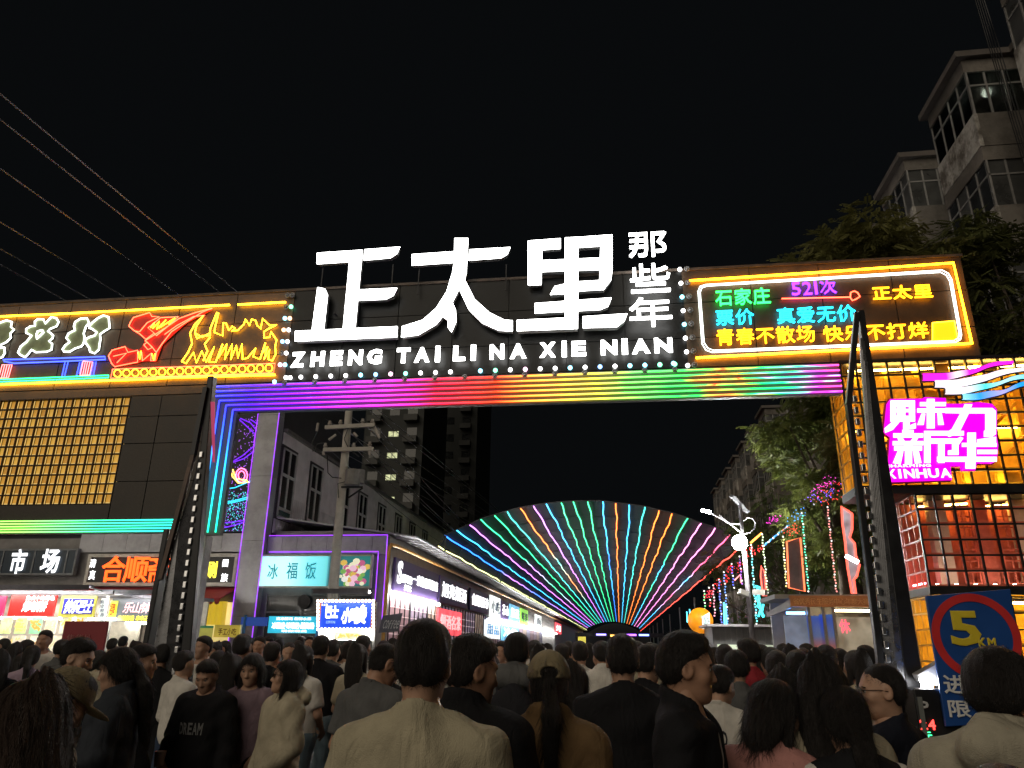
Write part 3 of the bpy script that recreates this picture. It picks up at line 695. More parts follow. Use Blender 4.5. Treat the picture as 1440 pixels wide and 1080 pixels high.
ob('folding_rail', MB().bar(PY(238, 745, BYL + .02), PY(192, 1000, BYL + .02), .13, .06), arm_black, lbar, bevel=.008)
for i in range(24):
    t = (i + .8) / 24.6
    x1 = 226 + (278 - 226) * t; top = np.interp(x1, [226, 240, 272, 290], [815, 742, 640, 545])
    b = PY(x1 + 4, top + 25, BYL - .01); a = PY(205 + (250 - 205) * t, 985, BYL - .01)
    ob('picket', MB().tube([a, b], .013, 6), picket_m, lbar)
for i in range(24):
    t = i / 23; p = PY(284 - 44 * t, 640 + 350 * t, BYL - .03)
    ob('hinge', MB().box(p[0] - .022, p[0] + .022, p[1] - .03, p[1] + .02, p[2] - .034, p[2] + .034), chrome, lbar, bevel=.008)
ob('reflective_strip', MB().prism([PY(*p, BYL - .045) for p in [(296, 565), (302, 565), (302, 650), (299, 650)]], (0, .005, 0)), EM('strip_shine_pink', (.6, .03, .15), .5), lbar)  # reflective strip, its pink shine put in as a weak glow
cx = aB[0]
ob('cabinet', MB().box(cx - .2, cx + .16, BYL + .07, BYL + .45, 0, 1.1), arm_black, lbar, bevel=.015)
ob('hub', MB().tube([(cx, BYL - .06, 1.0), (cx, BYL + .08, 1.0)], .09, 16), steel_dark, lbar)

# ================================================================== SPEED SIGN
S5 = 6.55
sg = thing('speed_sign', 'blue speed board with red ring and a big yellow 5 KM', 'sign', (3, S5, 0))
q = [PY(*p, S5) for p in [(1302, 838), (1421, 828), (1450, 1015), (1330, 1022)]]
ob('board', MB().slab(q, (0, .03, 0)), M('sign_blue', (0.012, 0.06, 0.24), 0.35, 0, 0.15, 3), sg, bevel=.006)
ring = MB(); cxy = PY(1373, 895, S5 - .006)
for k in range(48):
    a0, a1 = k * math.pi / 24, (k + 1) * math.pi / 24
    ring.slab([cxy + r * np.array([math.cos(a), 0, math.sin(a)]) for r, a in ((.262, a0), (.322, a0), (.322, a1), (.262, a1))], (0, .003, 0))
ob('ring', ring, M('sign_red', (0.55, 0.03, 0.03), .4, 0, .1), sg)
yel = M('sign_yellow', (0.62, 0.48, 0.03), .4, 0, .1); wht = M('sign_white', (0.62, 0.62, 0.62), .4, 0, .1)
front_text('5', (1338, 908), (1375, 859), S5 - .006, yel, sg, 'digit', .03, gap=.05)
front_text('KM', (1376, 910), (1400, 897), S5 - .006, yel, sg, 'lettering', .05, gap=.1)
for ch, p0, p1 in (('进', (1331, 975), (1355, 951)), ('入', (1358, 973), (1380, 949)), ('区', (1408, 970), (1428, 948)), ('限', (1336, 1008), (1360, 986)), ('钟', (1412, 1003), (1434, 981))):
    front_text(ch, p0, p1, S5 - .006, wht, sg, 'character', .02, gap=0)
for x in (q[0][0] + .12, q[1][0] - .1): ob('leg', MB().box(x, x + .04, S5 + .035, S5 + .075, 0, 1.9), steel_grey, sg)

# ================================================================== LEFT SHOP BUILDING
FY = 22.0
sh = thing('shop_building', 'grey corner market building with purple lit edges behind the gateway', 'building', (-9, FY, 0))
gmetal = M('grey_cladding', (0.38, 0.38, 0.40), 0.45, 0.3, 0.2, 1.5, dirt=.25)
ob('wall', MB().box(-24, -6.82, FY + .1, FY + 9, 0, 4.75), M('shop_wall', (0.20, 0.19, 0.18), .6, 0, .3, 2), sh)
ob('tower_wall', MB().box(-24, -10.62, FY + .2, FY + 6, 4.75, 10.4), M('dark_wall', (0.05, 0.05, 0.055), .6, 0, .3, 2), sh)
for i in range(8):          # parapet panels
    a = -10.6 + i * .475
    ob('parapet_panel', MB().box(a + .006, a + .469, FY, FY + .1, 4.22, 4.74), gmetal, sh)
for i in range(7):
    a = -16.9 + i * .8
    ob('parapet_panel', MB().box(a + .006, a + .794, FY, FY + .1, 4.30, 4.86), gmetal, sh)
for z0, z1 in ((0, 2.4), (2.4, 4.6), (4.6, 6.6), (6.6, 8.6), (8.6, 10.4)):
    ob('pillar_panel', MB().box(-11.30, -10.62, FY - .25, FY + .19, z0 + .006, z1 - .006), gmetal, sh)
pur = EM('edge_purple', (.36, .05, 1.0), 2.2)
def edge(*pts): ob('edge_light', MB().tube(pts, .011, 5), pur, sh)
edge((-11.32, FY - .27, 0.9), (-11.32, FY - .27, 10.3)); edge((-10.60, FY - .27, 1.5), (-10.60, FY - .27, 10.3))
edge((-10.55, FY - .05, 4.77), (-6.80, FY - .05, 4.77)); edge((-6.80, FY - .05, 4.77), (-6.80, FY - .05, 2.0)); edge((-10.5, FY - .04, 4.28), (-7.05, FY - .04, 4.28)); edge((-7.05, FY - .04, 4.25), (-7.05, FY - .04, 2.6))
# galaxy light board
gal = thing('galaxy_light_board', 'dark light board of purple swirls, tiny stars and a pink planet', 'light board', (-14, FY, 4.9))
ob('board', MB().box(-23.5, -11.36, FY - .02, FY + .18, 4.90, 10.3), M('board_black', (.012, .012, .016), .5), gal)
def gpx(x, y): return PY(280 + x / 3.178, 560 + y / 3.178, FY - .06)
vio = EM('swirl_violet', (.20, .02, 1.0), 1.4); cya = EM('swirl_cyan', (.05, .7, 1.0), 1.6)
neon('swirl', [[(185, 90), (230, 110), (262, 150), (250, 210), (190, 260), (120, 300)], [(230, 95), (268, 120)], [(275, 215), (200, 270), (110, 300)], [(60, 580), (130, 575), (200, 555)], [(60, 560), (140, 555), (210, 545)], [(180, 95), (250, 160), (245, 200)]], gpx, .018, vio, gal)
neon('swirl', [[(80, 410), (160, 400), (230, 370)], [(80, 465), (150, 460), (225, 440)], [(80, 475), (150, 466), (225, 448)]], gpx, .018, cya, gal)
neon('planet', [[(190 + 26 * math.cos(a), 345 + 32 * math.sin(a)) for a in np.arange(12) * math.pi / 6], [(190 + 15 * math.cos(a), 345 + 20 * math.sin(a)) for a in np.arange(12) * math.pi / 6]], gpx, .02, EM('planet_pink', (1, .15, .35), 4), gal, True)
neon('planet_ring', [[(140, 320), (150, 350), (175, 378), (225, 375)], [(150, 318), (165, 360), (215, 368)]], gpx, .022, EM('planet_gold', (1, .6, .1), 4), gal)
rng = np.random.default_rng(4)
for nm, col, box, n in (('stars', (.45, .12, 1), (100, 270, 80, 600), 420), ('stars', (.1, .8, .9), (80, 225, 420, 600), 300), ('stars', (.35, .1, 1), (-880, 60, 480, 640), 900)):
    mb = MB()
    for k in range(n):
        x = rng.uniform(box[0], box[1]); y = rng.uniform(box[2], box[3]); p = gpx(x, y)
        if p[0] > -11.40 or p[2] < 4.92: continue
        r = rng.uniform(.008, .016); mb.add([p + np.array(d) * r for d in ((-1, 0, -1), (1, 0, -1), (1, 0, 1), (-1, 0, 1))], [(0, 1, 2, 3)])
    o = ob(nm, mb, EM('star_%d' % n, col, 1.0, False), gal); o['kind'] = 'stuff'
mb = MB()
for k in range(7): z = 4.95 + k * .05; mb.tube([(-23, FY - .06, z + .3 * math.sin(k)), (-18 + k * .2, FY - .06, z + .12), (-14, FY - .06, z + .05)], .016, 5)
ob('swirl', mb, vio, gal)

# shop signs on the facade
def lightbox(name, label, p0, p1, Y, mat, frame_mat=None, d=.12, fw=.05, cat='sign'):
    a, b = PY(*p0, Y), PY(*p1, Y)          # p0 lower left, p1 upper right
    t = thing(name, label, cat, (a[0], Y, a[2]))
    ob('board', MB().box(a[0], b[0], Y, Y + d, a[2], b[2]), mat, t)
    if frame_mat:
        for box in ((a[0] - fw, b[0] + fw, a[2] - fw, a[2]), (a[0] - fw, b[0] + fw, b[2], b[2] + fw), (a[0] - fw, a[0], a[2], b[2]), (b[0], b[0] + fw, a[2], b[2])):
            ob('frame', MB().box(box[0], box[1], Y - .03, Y + d, box[2], box[3]), frame_mat, t)
    return t, a, b
SYF = FY - .18
t, a, b = lightbox('shop_sign', 'dark shop sign with big orange-red Chinese characters in a pale frame', (122, 819), (331, 783), SYF, M('sign_dark', (.03, .028, .03), .5), M('frame_pale', (.45, .43, .38), .5), fw=.1)
H = b[2] - a[2]
def on(t, txt, p0, p1, Y, mat, **k): return front_text(txt, p0, p1, Y, mat, t, 'characters', **k)
org = EM('char_orange', (1.0, .10, .01), 2.6); cwht = EM('char_white', (1, 1, 1), 2.2); cyel = EM('char_yellow', (1.0, .85, .05), 2.0)
for ch, x0, x1 in (('合', 142, 172), ('顺', 174, 205), ('斋', 207, 238)): lettering('character', ch, Frame(PY(x0, 818, SYF - .03), (1, 0, 0), (0, 0, 1)), 0, PY(x1, 818, SYF - .03)[0] - PY(x0, 818, SYF - .03)[0], 0, .72, org, t, depth=.05, bold=.016, gap=.06)
on(t, '清', (125, 798), (136, 787), SYF - .01, cwht, bold=.02); on(t, '真', (124, 815), (135, 803), SYF - .01, cwht, bold=.02)
on(t, '涮', (286, 812), (307, 791), SYF - .01, cyel, bold=.03); on(t, '回', (312, 797), (322, 787), SYF - .01, cwht, bold=.02); on(t, '族', (310, 818), (321, 807), SYF - .01, cwht, bold=.02)
t, a, b = lightbox('shop_sign', 'dark glass sign band with two white glowing characters above the market entrance', (-120, 806), (108, 774), SYF, M('glass_blue', (.018, .03, .045), .2, .2, .4, 1), M('frame_grey', (.16, .17, .18), .5), fw=.06)
for ch, p0, p1 in (('市', (11, 806), (40, 775)), ('场', (55, 805), (87, 774)), ('菜', (-40, 806), (-10, 775))): on(t, ch, p0, p1, SYF - .05, EM('char_white2', (.95, .97, 1), 1.6), bold=.03)
for x in (-32, 2, 46, 92): p = PY(x, 790, SYF); ob('mullion', MB().box(p[0], p[0] + .05, SYF - .02, SYF, 3.62, 4.36), M('frame_grey', (0,) * 3), t)
t, a, b = lightbox('shop_sign', 'bright cyan dessert lightbox sign with a picture of shaved ice', (352, 824), (522, 782), SYF, M('unused_board', (.1, .1, .1)), M('frame_pale', (0,) * 3), fw=.05)
bo = t.children[0] if t.children else None
cyg = RAMP('cyan_board', 'X', PY(352, 800, SYF)[0], PY(522, 800, SYF)[0], [(0, (.45, .95, .95)), (.3, (.55, .95, 1)), (.5, (.2, .75, .85)), (.63, (.15, .65, .7)), (.66, (.02, .12, .14)), (1, (.02, .15, .14))], 0.95)
for o in COL.objects:
    if o.parent == t and o.name.startswith('board'): o.data.materials.clear(); o.data.materials.append(cyg)
teal_ink = EM('ink_teal', (.01, .35, .42), .5)
on(t, '冰', (375, 814), (392, 794), SYF - .012, teal_ink, bold=.01); on(t, '福', (402, 814), (420, 792), SYF - .012, teal_ink, bold=.01); on(t, '饭', (428, 814), (446, 792), SYF - .012, teal_ink, bold=.01)
rng = np.random.default_rng(9); mbs = {}
cols_ = [(.9, .85, .6), (.55, .12, .25), (.9, .55, .7), (.95, .9, .85), (.2, .45, .1), (.75, .5, .1)]
for k in range(70):
    px, py = rng.normal(495, 11), rng.normal(806, 8)
    if not (478 < px < 517 and 785 < py < 822): continue
    p = PY(px, py, SYF - .01 - .0004 * k); r = rng.uniform(.05, .13)
    mbs.setdefault(k % 6, MB()).prism([p + r * np.array([math.cos(a), 0, math.sin(a) * .8]) for a in np.arange(7) * 2 * math.pi / 7], (0, .0003, 0))
for k, mb in mbs.items():
    o = ob('picture', mb, EM('pic_%d' % k, cols_[k], .75), t); o['kind'] = 'stuff'
# shop fronts under the signs
glassd = GLASS('glass_dark', (.05, .06, .065), .15)
ob('awning', MB().hexa([(-16.9, FY - .9, 2.85), (-11.4, FY - .9, 2.85), (-11.4, FY, 3.2), (-16.9, FY, 3.2)], [(-16.9, FY - .9, 2.88), (-11.4, FY - .9, 2.88), (-11.4, FY, 3.24), (-16.9, FY, 3.24)]), M('awning_red', (.30, .025, .03), .7, 0, .2, 4), sh)
for k in range(28):
    x = -16.9 + k * .1965
    ob('awning_scallop', MB().prism([(x, FY - .905, 2.85), (x + .19, FY - .905, 2.85), (x + .16, FY - .905, 2.72), (x + .095, FY - .905, 2.69), (x + .03, FY - .905, 2.72)], (0, .01, 0)), M('awning_red', (0,) * 3), sh)
wm = EM('shop_warm', (1.0, .78, .28), .75, True, .35, 1.5)
ob('shop_interior', MB().box(-13.3, -11.5, FY - .02, FY + .05, 1.0, 2.8), wm, sh)
cur = MB(); n = 40
pts = [(-13.2 + 1.6 * i / n, FY - .12 + .05 * math.sin(i * 1.3)) for i in range(n + 1)]
cur.add([(x, y, 2.15) for x, y in pts] + [(x, y, 2.82) for x, y in pts], [(i, i + 1, n + 2 + i, n + 1 + i) for i in range(n)])
ob('curtain', cur, EM('curtain_yellow', (.9, .62, .04), .55), sh, True)
ob('glazing', MB().box(-10.4, -7.2, FY + .02, FY + .06, .1, 3.0), glassd, sh)
for x in (-10.45, -9.3, -8.2, -7.15): ob('mullion', MB().box(x, x + .06, FY - .02, FY + .02, 0, 3.05), M('frame_grey', (0,) * 3), sh)
ob('mullion', MB().box(-10.45, -7.1, FY - .015, FY + .015, 2.5, 2.56), M('frame_grey', (0,) * 3), sh)
fp = PY(427, 846, FY - .1)
ob('exhaust_fan', MB().tube([fp, fp + np.array([0, .1, 0])], .2, 20), steel_dark, sh)
# ---- long row of shops along the street (plane X = -6.8)
RX = -6.8
row = thing('shop_row', 'long single-storey row of lit shops running down the left of the street', 'building', (-8.5, 60, 0))
ob('wall', MB().box(-10.5, RX - .05, FY + .3, 150, 0, 4.95), M('shop_wall', (0,) * 3), row)
ob('roof', MB().hexa([(-10.5, FY + .2, 5.35), (-5.95, FY + .2, 4.72), (-5.95, 150, 4.72), (-10.5, 150, 5.35)], [(-10.5, FY + .2, 5.40), (-5.95, FY + .2, 4.77), (-5.95, 150, 4.77), (-10.5, 150, 5.40)]), M('roof_sheet', (.30, .30, .32), .4, .4, .25, 1.5), row)
for k in range(60):
    y = FY + .6 + k * .8
    ob('rafter', MB().bar((-6.72, y, 4.78), (-5.98, y, 4.68), .05), steel_grey, row)
pipe = M('gas_pipe', (.50, .26, .06), .45, .1, .2)
ob('gas_pipe', MB().tube([(-6.74, FY - .02, .4), (-6.74, FY - .02, 4.35), (-6.70, FY + .1, 4.5), (-6.62, FY + .5, 4.5), (-6.62, 120, 4.5)], .055, 8), pipe, row)
def yrow(px, py=840): return PX(px, py, RX)[1]
frX = Frame((RX + .09, 0, 0), (0, 1, 0), (0, 0, 1))
pband = M('sign_purple', (.055, .035, .11), .45, 0, .25, 2)
def rowsign(label, x0, x1, z0, z1, mat, text=None, tm=None, ta=.06, th=.55, bold=.0, name='shop_sign'):
    y0, y1 = yrow(x0), yrow(x1)
    t = thing(name, label, 'sign', (RX, y0, z0))
    ob('board', MB().box(RX, RX + .08, y0, y1, z0, z1), mat, t)
    if text:
        h = z1 - z0; w = y1 - y0
        lettering('character', text, Frame((RX + .085, y0 + w * ta, z0 + h * (1 - th) / 2), (0, 1, 0), (0, 0, 1)), 0, w * (1 - 2 * ta), 0, h * th, tm or cwht, t, depth=.03, bold=bold, gap=.2)
    return t
t = rowsign('purple shop sign with white script letters, nearest of the street row', 550, 613, 3.22, 4.2, pband)
y0, y1 = yrow(550), yrow(613); w = y1 - y0
f = Frame((RX + .085, y0, 3.22), (0, 1, 0), (0, 0, 1))
mb = MB(); put(mb, 'S', f, w * .03, w * .12, .22, .92, .03, bold=.03, shear=.1); ob('character', mb, cwht, t)
mb = MB(); word(mb, '-yue', f, w * .13, w * .33, .30, .55, depth=.03, shear=.15, bold=.01); ob('characters', mb, cwht, t)
mb = MB(); word(mb, '茶饮', f, w * .18, w * .32, .08, .24, depth=.03, bold=.01); ob('characters', mb, cwht, t)
lettering('character', '一家饮品美颜店', f, w * .36, w * .97, .34, .66, cwht, t, depth=.03, bold=.0, gap=.16)
rowsign('purple shop sign with four big white characters, second of the street row', 615, 655, 3.22, 4.2, pband, '旭亮烟酒')
rowsign('purple shop sign with small dense white characters, third of the street row', 659, 686, 3.22, 4.2, pband, '食圆国臣帝', th=.5)
whb = EM('box_white', (.95, 1, .97), 1.15, True, .15, 2); cyb = EM('box_cyan', (.2, .6, .9), .9, True, .5, 2); grb = EM('box_green', (.35, .9, .1), .9, True, .3, 2); rdb = EM('box_red', (1, .10, .12), 1.1, True, .5, 1.5)
ink = M('ink_dark', (.03, .05, .08), .5)
rowsign('white lightbox shop sign past the purple signs', 688, 702, 3.1, 4.25, whb, '小吃', ink)
rowsign('dark shop sign with white glowing strokes beside the white lightbox', 704, 714, 3.2, 4.2, pband, '茶·心')
rowsign('blue round-cornered shop lightbox halfway down the row', 716, 729, 3.2, 4.2, cyb, '奶茶', cwht)
rowsign('green shop lightbox halfway down the row', 731, 741, 3.1, 4.2, grb, '鲜果', ink)
rowsign('small white shop lightbox in the far part of the row', 752, 760, 3.2, 4.2, whb, '面', ink)
rowsign('small red shop lightbox in the far part of the row', 780, 788, 3.1, 4.2, rdb, '烤', cwht)
rowsign('white vertical lightbox under the first white sign of the row', 682, 702, 2.05, 2.95, whb, '甜品', EM('ink_blue', (.1, .4, .8), .4))
rowsign('cyan lightbox under the blue sign of the row', 705, 728, 2.0, 2.9, cyb, '冷饮', cwht)
rowsign('yellow and teal banner box at the far end of the shop row', 812, 822, 1.6, 4.1, EM('box_yellow', (.9, .75, .1), 1.0, True, .6, .5))
rowsign('red lit window panel full of cards in the second shop', 615, 648, 2.05, 3.0, rdb, '烟酒名茶', EM('ink_pink', (1, .5, .5), 1.2))
# shop windows: muntins and shelves of goods behind
shelf_m = M('goods', (.22, .16, .15), .6, 0, .6, 9)
for k in range(20):
    y0 = FY + .6 + k * 2.35
    ob('shop_window', MB().box(RX - .04, RX - .0, y0, y0 + 2.25, .3, 3.1), EM('shopfront_%d' % (k % 4), [(.55, .32, .34), (.5, .38, .5), (.6, .45, .35), (.4, .4, .6)][k % 4], .16 + .07 * (k % 3), True, .8, 4), row)
    for j in range(5): ob('muntin', MB().box(RX, RX + .03, y0 + j * .56 - .02, y0 + j * .56 + .02, .2, 3.15), steel_dark, row)
    if k < 6:
        for j in range(5): ob('shelf', MB().box(RX + .002, RX + .018, y0 + .05, y0 + 2.2, 1.7 + j * .26, 1.715 + j * .26), EM('shelf_light', (1, .8, .8), .7, False), row)
ob('lamp_tube', MB().box(RX + .1, RX + .2, FY + .5, yrow(612), 3.06, 3.14), EM('tube_white', (1, .98, .95), 85), row)
ob('lamp_tube', MB().box(RX + .1, RX + .2, yrow(690), yrow(780), 3.0, 3.06), EM('tube_white', (1,) * 3, 5), row)
ba = thing('hanging_banner', 'tilted grey cloth banner with faint script beside the first row shop', 'banner', (-6.6, 22.3, 2.2))
q = [PY(*p, 21.6) for p in [(532, 890), (560, 888), (566, 862), (538, 866)]]
ob('cloth', MB().slab(q, (0, .02, 0)), M('banner_grey', (.09, .09, .11), .7), ba)
front_text('Coffee', (537, 884), (560, 872), 21.59, M('ink_pale', (.4, .4, .4), .6), ba, 'lettering', 0, shear=.3)
# ---- upper building with windows along the street (plane X = -10.6)
ub = thing('upper_building', 'pale ribbed-wall upper storey with tall white-framed windows above the shops', 'building', (-13, 45, 0))
m_ = M('ribbed_wall', (.78, .73, .76), .6, 0, .2, 1.5, dirt=.3, dirtcol=(.45, .40, .41))
UX = -10.6
ob('wall', MB().box(-20, UX, FY + 6.01, 100, 4.9, 8.15), m_, ub)
ob('wall', MB().box(UX - .9, UX, FY + .25, FY + 6.0, 4.9, 8.15), m_, ub)
ribs = MB()
for k in range(140): y = FY + .3 + k * .16; ribs.box(UX, UX + .02, y, y + .05, 4.95, 6.2)
o = ob('wall_rib', ribs, m_, ub); o['kind'] = 'stuff'
ob('coping', MB().box(-20, UX + .12, FY + .25, 100, 8.15, 8.27), M('coping_grey', (.16, .15, .15), .6), ub)
wf = M('frame_white', (.55, .54, .55), .5)
def win(y0, y1, z0, z1):
    t = ob('window', MB().box(UX + .01, UX + .03, y0, y1, z0, z1), M('frame_dark', (.025, .02, .025), .5), ub)
    w = y1 - y0; zm = z0 + (z1 - z0) * .60
    for (a, b, c, d) in ((.08, .5, z0 + .35, zm), (.5, .92, z0 + .35, zm), (.08, .5, zm, z1 - .1), (.5, .92, zm, z1 - .1), (.08, .92, z0 + .08, z0 + .35)):
        ob('pane', MB().box(UX + .03, UX + .04, y0 + a * w + .03, y0 + b * w - .03, c + .03, d - .03), GLASS('pane_dark', (.02, .018, .022), .1), t)
        f = MB()
        for bx in ((y0 + a * w, y0 + a * w + .05, c, d), (y0 + b * w - .05, y0 + b * w, c, d), (y0 + a * w, y0 + b * w, c, c + .045), (y0 + a * w, y0 + b * w, d - .045, d)): f.box(UX + .031, UX + .07, *bx)
        ob('frame', f, wf, t)
for px in (400, 441, 483, 510, 538, 562, 582, 600):
    y = PX(px, 700, UX)[1]; win(y - .62, y + .62, 5.35, 7.75)
# ---- far towers
def tower_block(label, x0, x1, y0, z1, seed, lit):
    t = thing('high_rise', label, 'building', ((x0 + x1) / 2, y0, 0))
    ob('wall', MB().box(x0, x1, y0, y0 + 14, 0, z1), M('tower_grey', (.022, .024, .022), .7, 0, .3, .2), t)
    rr = random.Random(seed); nb = max(2, int((x1 - x0) / 2.7))
    for fl_ in range(int(z1 / 3)):
        z = fl_ * 3 + .9
        for k in range(nb):
            x = x0 + .6 + k * (x1 - x0 - .6) / nb
            if k % 2 == 0:
                ob('balcony', MB().box(x, x + 1.9, y0 - 1.1, y0 - .02, z - .5, z + .35), M('balcony_grey', (.06, .06, .057), .7, 0, .3, .3), t)
            lm = (fl_, k) in lit
            ob('window', MB().box(x + .3, x + 1.7, y0 - .06, y0 - .01, z + .5, z + (1.25 if lm else 1.7)), EM('lit_window', (.85, .9, .5), .42, True, .9, 2.5) if lm else GLASS('tower_glass', (.015, .017, .018), .2), t)
            if lm:
                ob('window_bar', MB().box(x + .97, x + 1.03, y0 - .09, y0 - .061, z + .5, z + 1.7), steel_dark, t)
    return t
a = PY(505, 700, 95)[0]; b = PY(590, 700, 95)[0]
tower_block('dark high-rise with four lit windows rising behind the shop row', a, b, 95, 48, 1, {(9, 1), (8, 1), (7, 1), (6, 1)})
a = PY(592, 700, 120)[0]; b = PY(668, 700, 120)[0]
tower_block('dark unlit high-rise with pale balconies behind the light canopy', a, b, 120, 58, 2, {(4, 4)})

# ================================================================== STALLS, LEFT
st_glow = EM('stall_glow', (1.0, .93, .80), 1.1, True, .25, 2)
def stall(label, p0, p1, Y, boards, glowcol=(1, .93, .8)):
    """food stall: counter, posts, canopy, lit menu boards; p0 lower-left and p1 upper-right of its sign"""
    a, b = PY(*p0, Y), PY(*p1, Y)
    t = thing('food_stall', label, 'stall', ((a[0] + b[0]) / 2, Y, 0))
    x0, x1, z0, z1 = a[0], b[0], a[2], b[2]
    ob('canopy', MB().box(x0 - .1, x1 + .1, Y + .02, Y + 1.6, z1 + .01, z1 + .09), M('canopy_grey', (.25, .25, .3), .5), t)
    ob('back_wall', MB().box(x0, x1, Y + 1.5, Y + 1.55, 0, z1), M('stall_back', (.5, .47, .4), .6), t)
    ob('counter', MB().box(x0, x1, Y, Y + .5, 0, .95), M('counter', (.35, .33, .3), .5), t)
    for x in (x0, x1 - .05): ob('post', MB().box(x, x + .05, Y + .02, Y + .07, .95, z1), steel_grey, t)
    ob('lamp_tube', MB().tube([(x0 + .1, Y + .6, z0 - .02), (x1 - .1, Y + .6, z0 - .02)], .03, 6), EM('stall_tube', (1, .95, .85), 40), t)
    ob('lamp_tube', MB().tube([(x0 + .1, Y - .62, z1 + .10), (x1 - .1, Y - .62, z1 + .10)], .024, 6), EM('stall_fill_front', (1, .95, .86), 110), t)  # unseen fill tube added to light the crowd before the stall
    ob('fill_tube_hood', MB().box(x0, x1, Y - .72, Y - .56, z1 + .14, z1 + .17).box(x0, x1, Y - .74, Y - .722, z1 + .06, z1 + .17), M('canopy_grey', (.25, .25, .3), .5), t)  # hood added only to keep the fill tube out of sight
    for x in (x0 + .2, x1 - .2): ob('bracket', MB().bar((x, Y - .56, z1 + .155), (x, Y + .05, z1 + .08), .03), steel_grey, t)  # arms carrying the added hood
    return t, x0, x1, z0, z1
SLY = 17.4
def panel(t, p0, p1, Y, mat, nm='sign_board', d=.05):
    a, b = PY(*p0, Y), PY(*p1, Y); return ob(nm, MB().box(a[0], b[0], Y, Y + d, a[2], b[2]), mat, t)
def food(t, p0, p1, Y, base, seed, n=24):
    """picture of food on a lit menu panel"""
    r_ = random.Random(seed); o = panel(t, p0, p1, Y, EM('menu_%d' % seed, base, .85, True, .35, 6), 'menu_panel', .03)
    mb = MB()
    for k in range(n):
        px = r_.uniform(p0[0] + 4, p1[0] - 4); py = r_.uniform(p1[1] + 4, p0[1] - 4); c = PY(px, py, Y - .004 - .0004 * k); r = r_.uniform(.018, .045); an = r_.uniform(0, 3)
        mb.prism([c + np.array([r * 1.6 * math.cos(u) * math.cos(an) - r * .7 * math.sin(u) * math.sin(an), 0, r * 1.6 * math.cos(u) * math.sin(an) + r * .7 * math.sin(u) * math.cos(an)]) for u in np.arange(8) * math.pi / 4], (0, .0003, 0))
    q_ = ob('picture', mb, EM('food_%d' % (seed % 3), [(1, .72, .2), (.95, .5, .1), (.9, .8, .5)][seed % 3], .8), o); q_['kind'] = 'stuff'
t, x0, x1, z0, z1 = stall('bright food stall with red and yellow sign boards at the far left', (-70, 866), (152, 836), SLY, None)
panel(t, (-70, 866), (9, 838), SLY - .06, EM('brd_crimson', (.75, .02, .12), .55, True, .3, 3)); panel(t, (10, 866), (80, 837), SLY - .06, EM('brd_red', (.75, .02, .015), .6, True, .3, 3))
panel(t, (81, 868), (136, 838), SLY - .06, EM('brd_yellow', (.85, .75, .12), .6, True, .4, 3)); panel(t, (137, 873), (152, 841), SLY - .07, EM('brd_white', (.9, .95, .92), .8))
panel(t, (86, 863), (132, 842), SLY - .09, EM('brd_blue', (.02, .02, .45), .6), 'sign_board', .02)
front_text('快乐巴士', (88, 862), (130, 845), SLY - .1, cwht, t, 'characters', .02, gap=.05, shear=.25)
front_text('烤鸡排饼', (30, 860), (66, 846), SLY - .07, cwht, t, 'characters', .02, gap=.1, shear=.15); front_text('热卤小吃特色', (36, 844), (78, 838), SLY - .07, cwht, t, 'characters', .01, gap=.2)
for k in range(4): front_text('脆皮鲜香'[k], (140, 849 + k * 6), (147, 844 + k * 6), SLY - .08, ink, t, 'characters')
for k, c in enumerate([(.75, .85, .35), (.65, .85, .35), (.35, .85, .45), (.85, .85, .65), (.8, .8, .6), (.9, .9, .85)]):
    food(t, (-2 + k * 21, 891), (18 + k * 21, 868), SLY - .03, c, 11 + k, 26)
food(t, (-64, 891), (-4, 868), SLY - .03, (.8, .8, .5), 31)
for k in range(5): food(t, (-40 + k * 26, 918), (-16 + k * 26, 894), SLY - .02, (.8, .72, .55), 40 + k, 10)
t, x0, x1, z0, z1 = stall('food stall with dark skewer sign in red and white characters behind the left barrier', (152, 874), (250, 842), SLY + .8, None)
panel(t, (153, 874), (250, 842), SLY + .75, EM('brd_slate', (.14, .16, .20), .5, True, .3, 2))
panel(t, (152, 869), (166, 845), SLY + .70, EM('brd_lime', (.8, .85, .05), .8), 'sign_board', .02)
front_text('乐山钵钵鸡', (172, 862), (236, 848), SLY + .72, EM('char_pinkwhite', (1, .55, .6), 1.1), t, 'characters', .02, gap=.1, shear=.15)
front_text('麻辣鲜香 串串正宗', (165, 873), (215, 866), SLY + .72, cyel, t, 'characters', 0, gap=.1); front_text('招牌', (153, 866), (163, 849), SLY + .69, M('ink_red', (.5, .02, .02), .5), t, 'characters', .01)
# red hoarding in front of the stalls
hb = thing('hoarding', 'plain dark red hoarding panel standing among the left crowd', 'panel', PY(115, 930, 11.0) * np.array([1, 1, 0]))
a, b = PY(80, 930, 11.0), PY(152, 874, 11.0)
ob('panel', MB().box(a[0], b[0], 11.0, 11.04, .1, b[2]), M('hoarding_red', (.22, .012, .02), .4, 0, .15, 2), hb, bevel=.006)
front_text('售货处', (92, 905), (130, 893), 10.992, M('ink_faint', (.32, .10, .10), .5), hb, 'lettering')
for x in (a[0] + .05, b[0] - .1): ob('leg', MB().box(x, x + .05, 11.05, 11.1, 0, 1.6), steel_dark, hb)
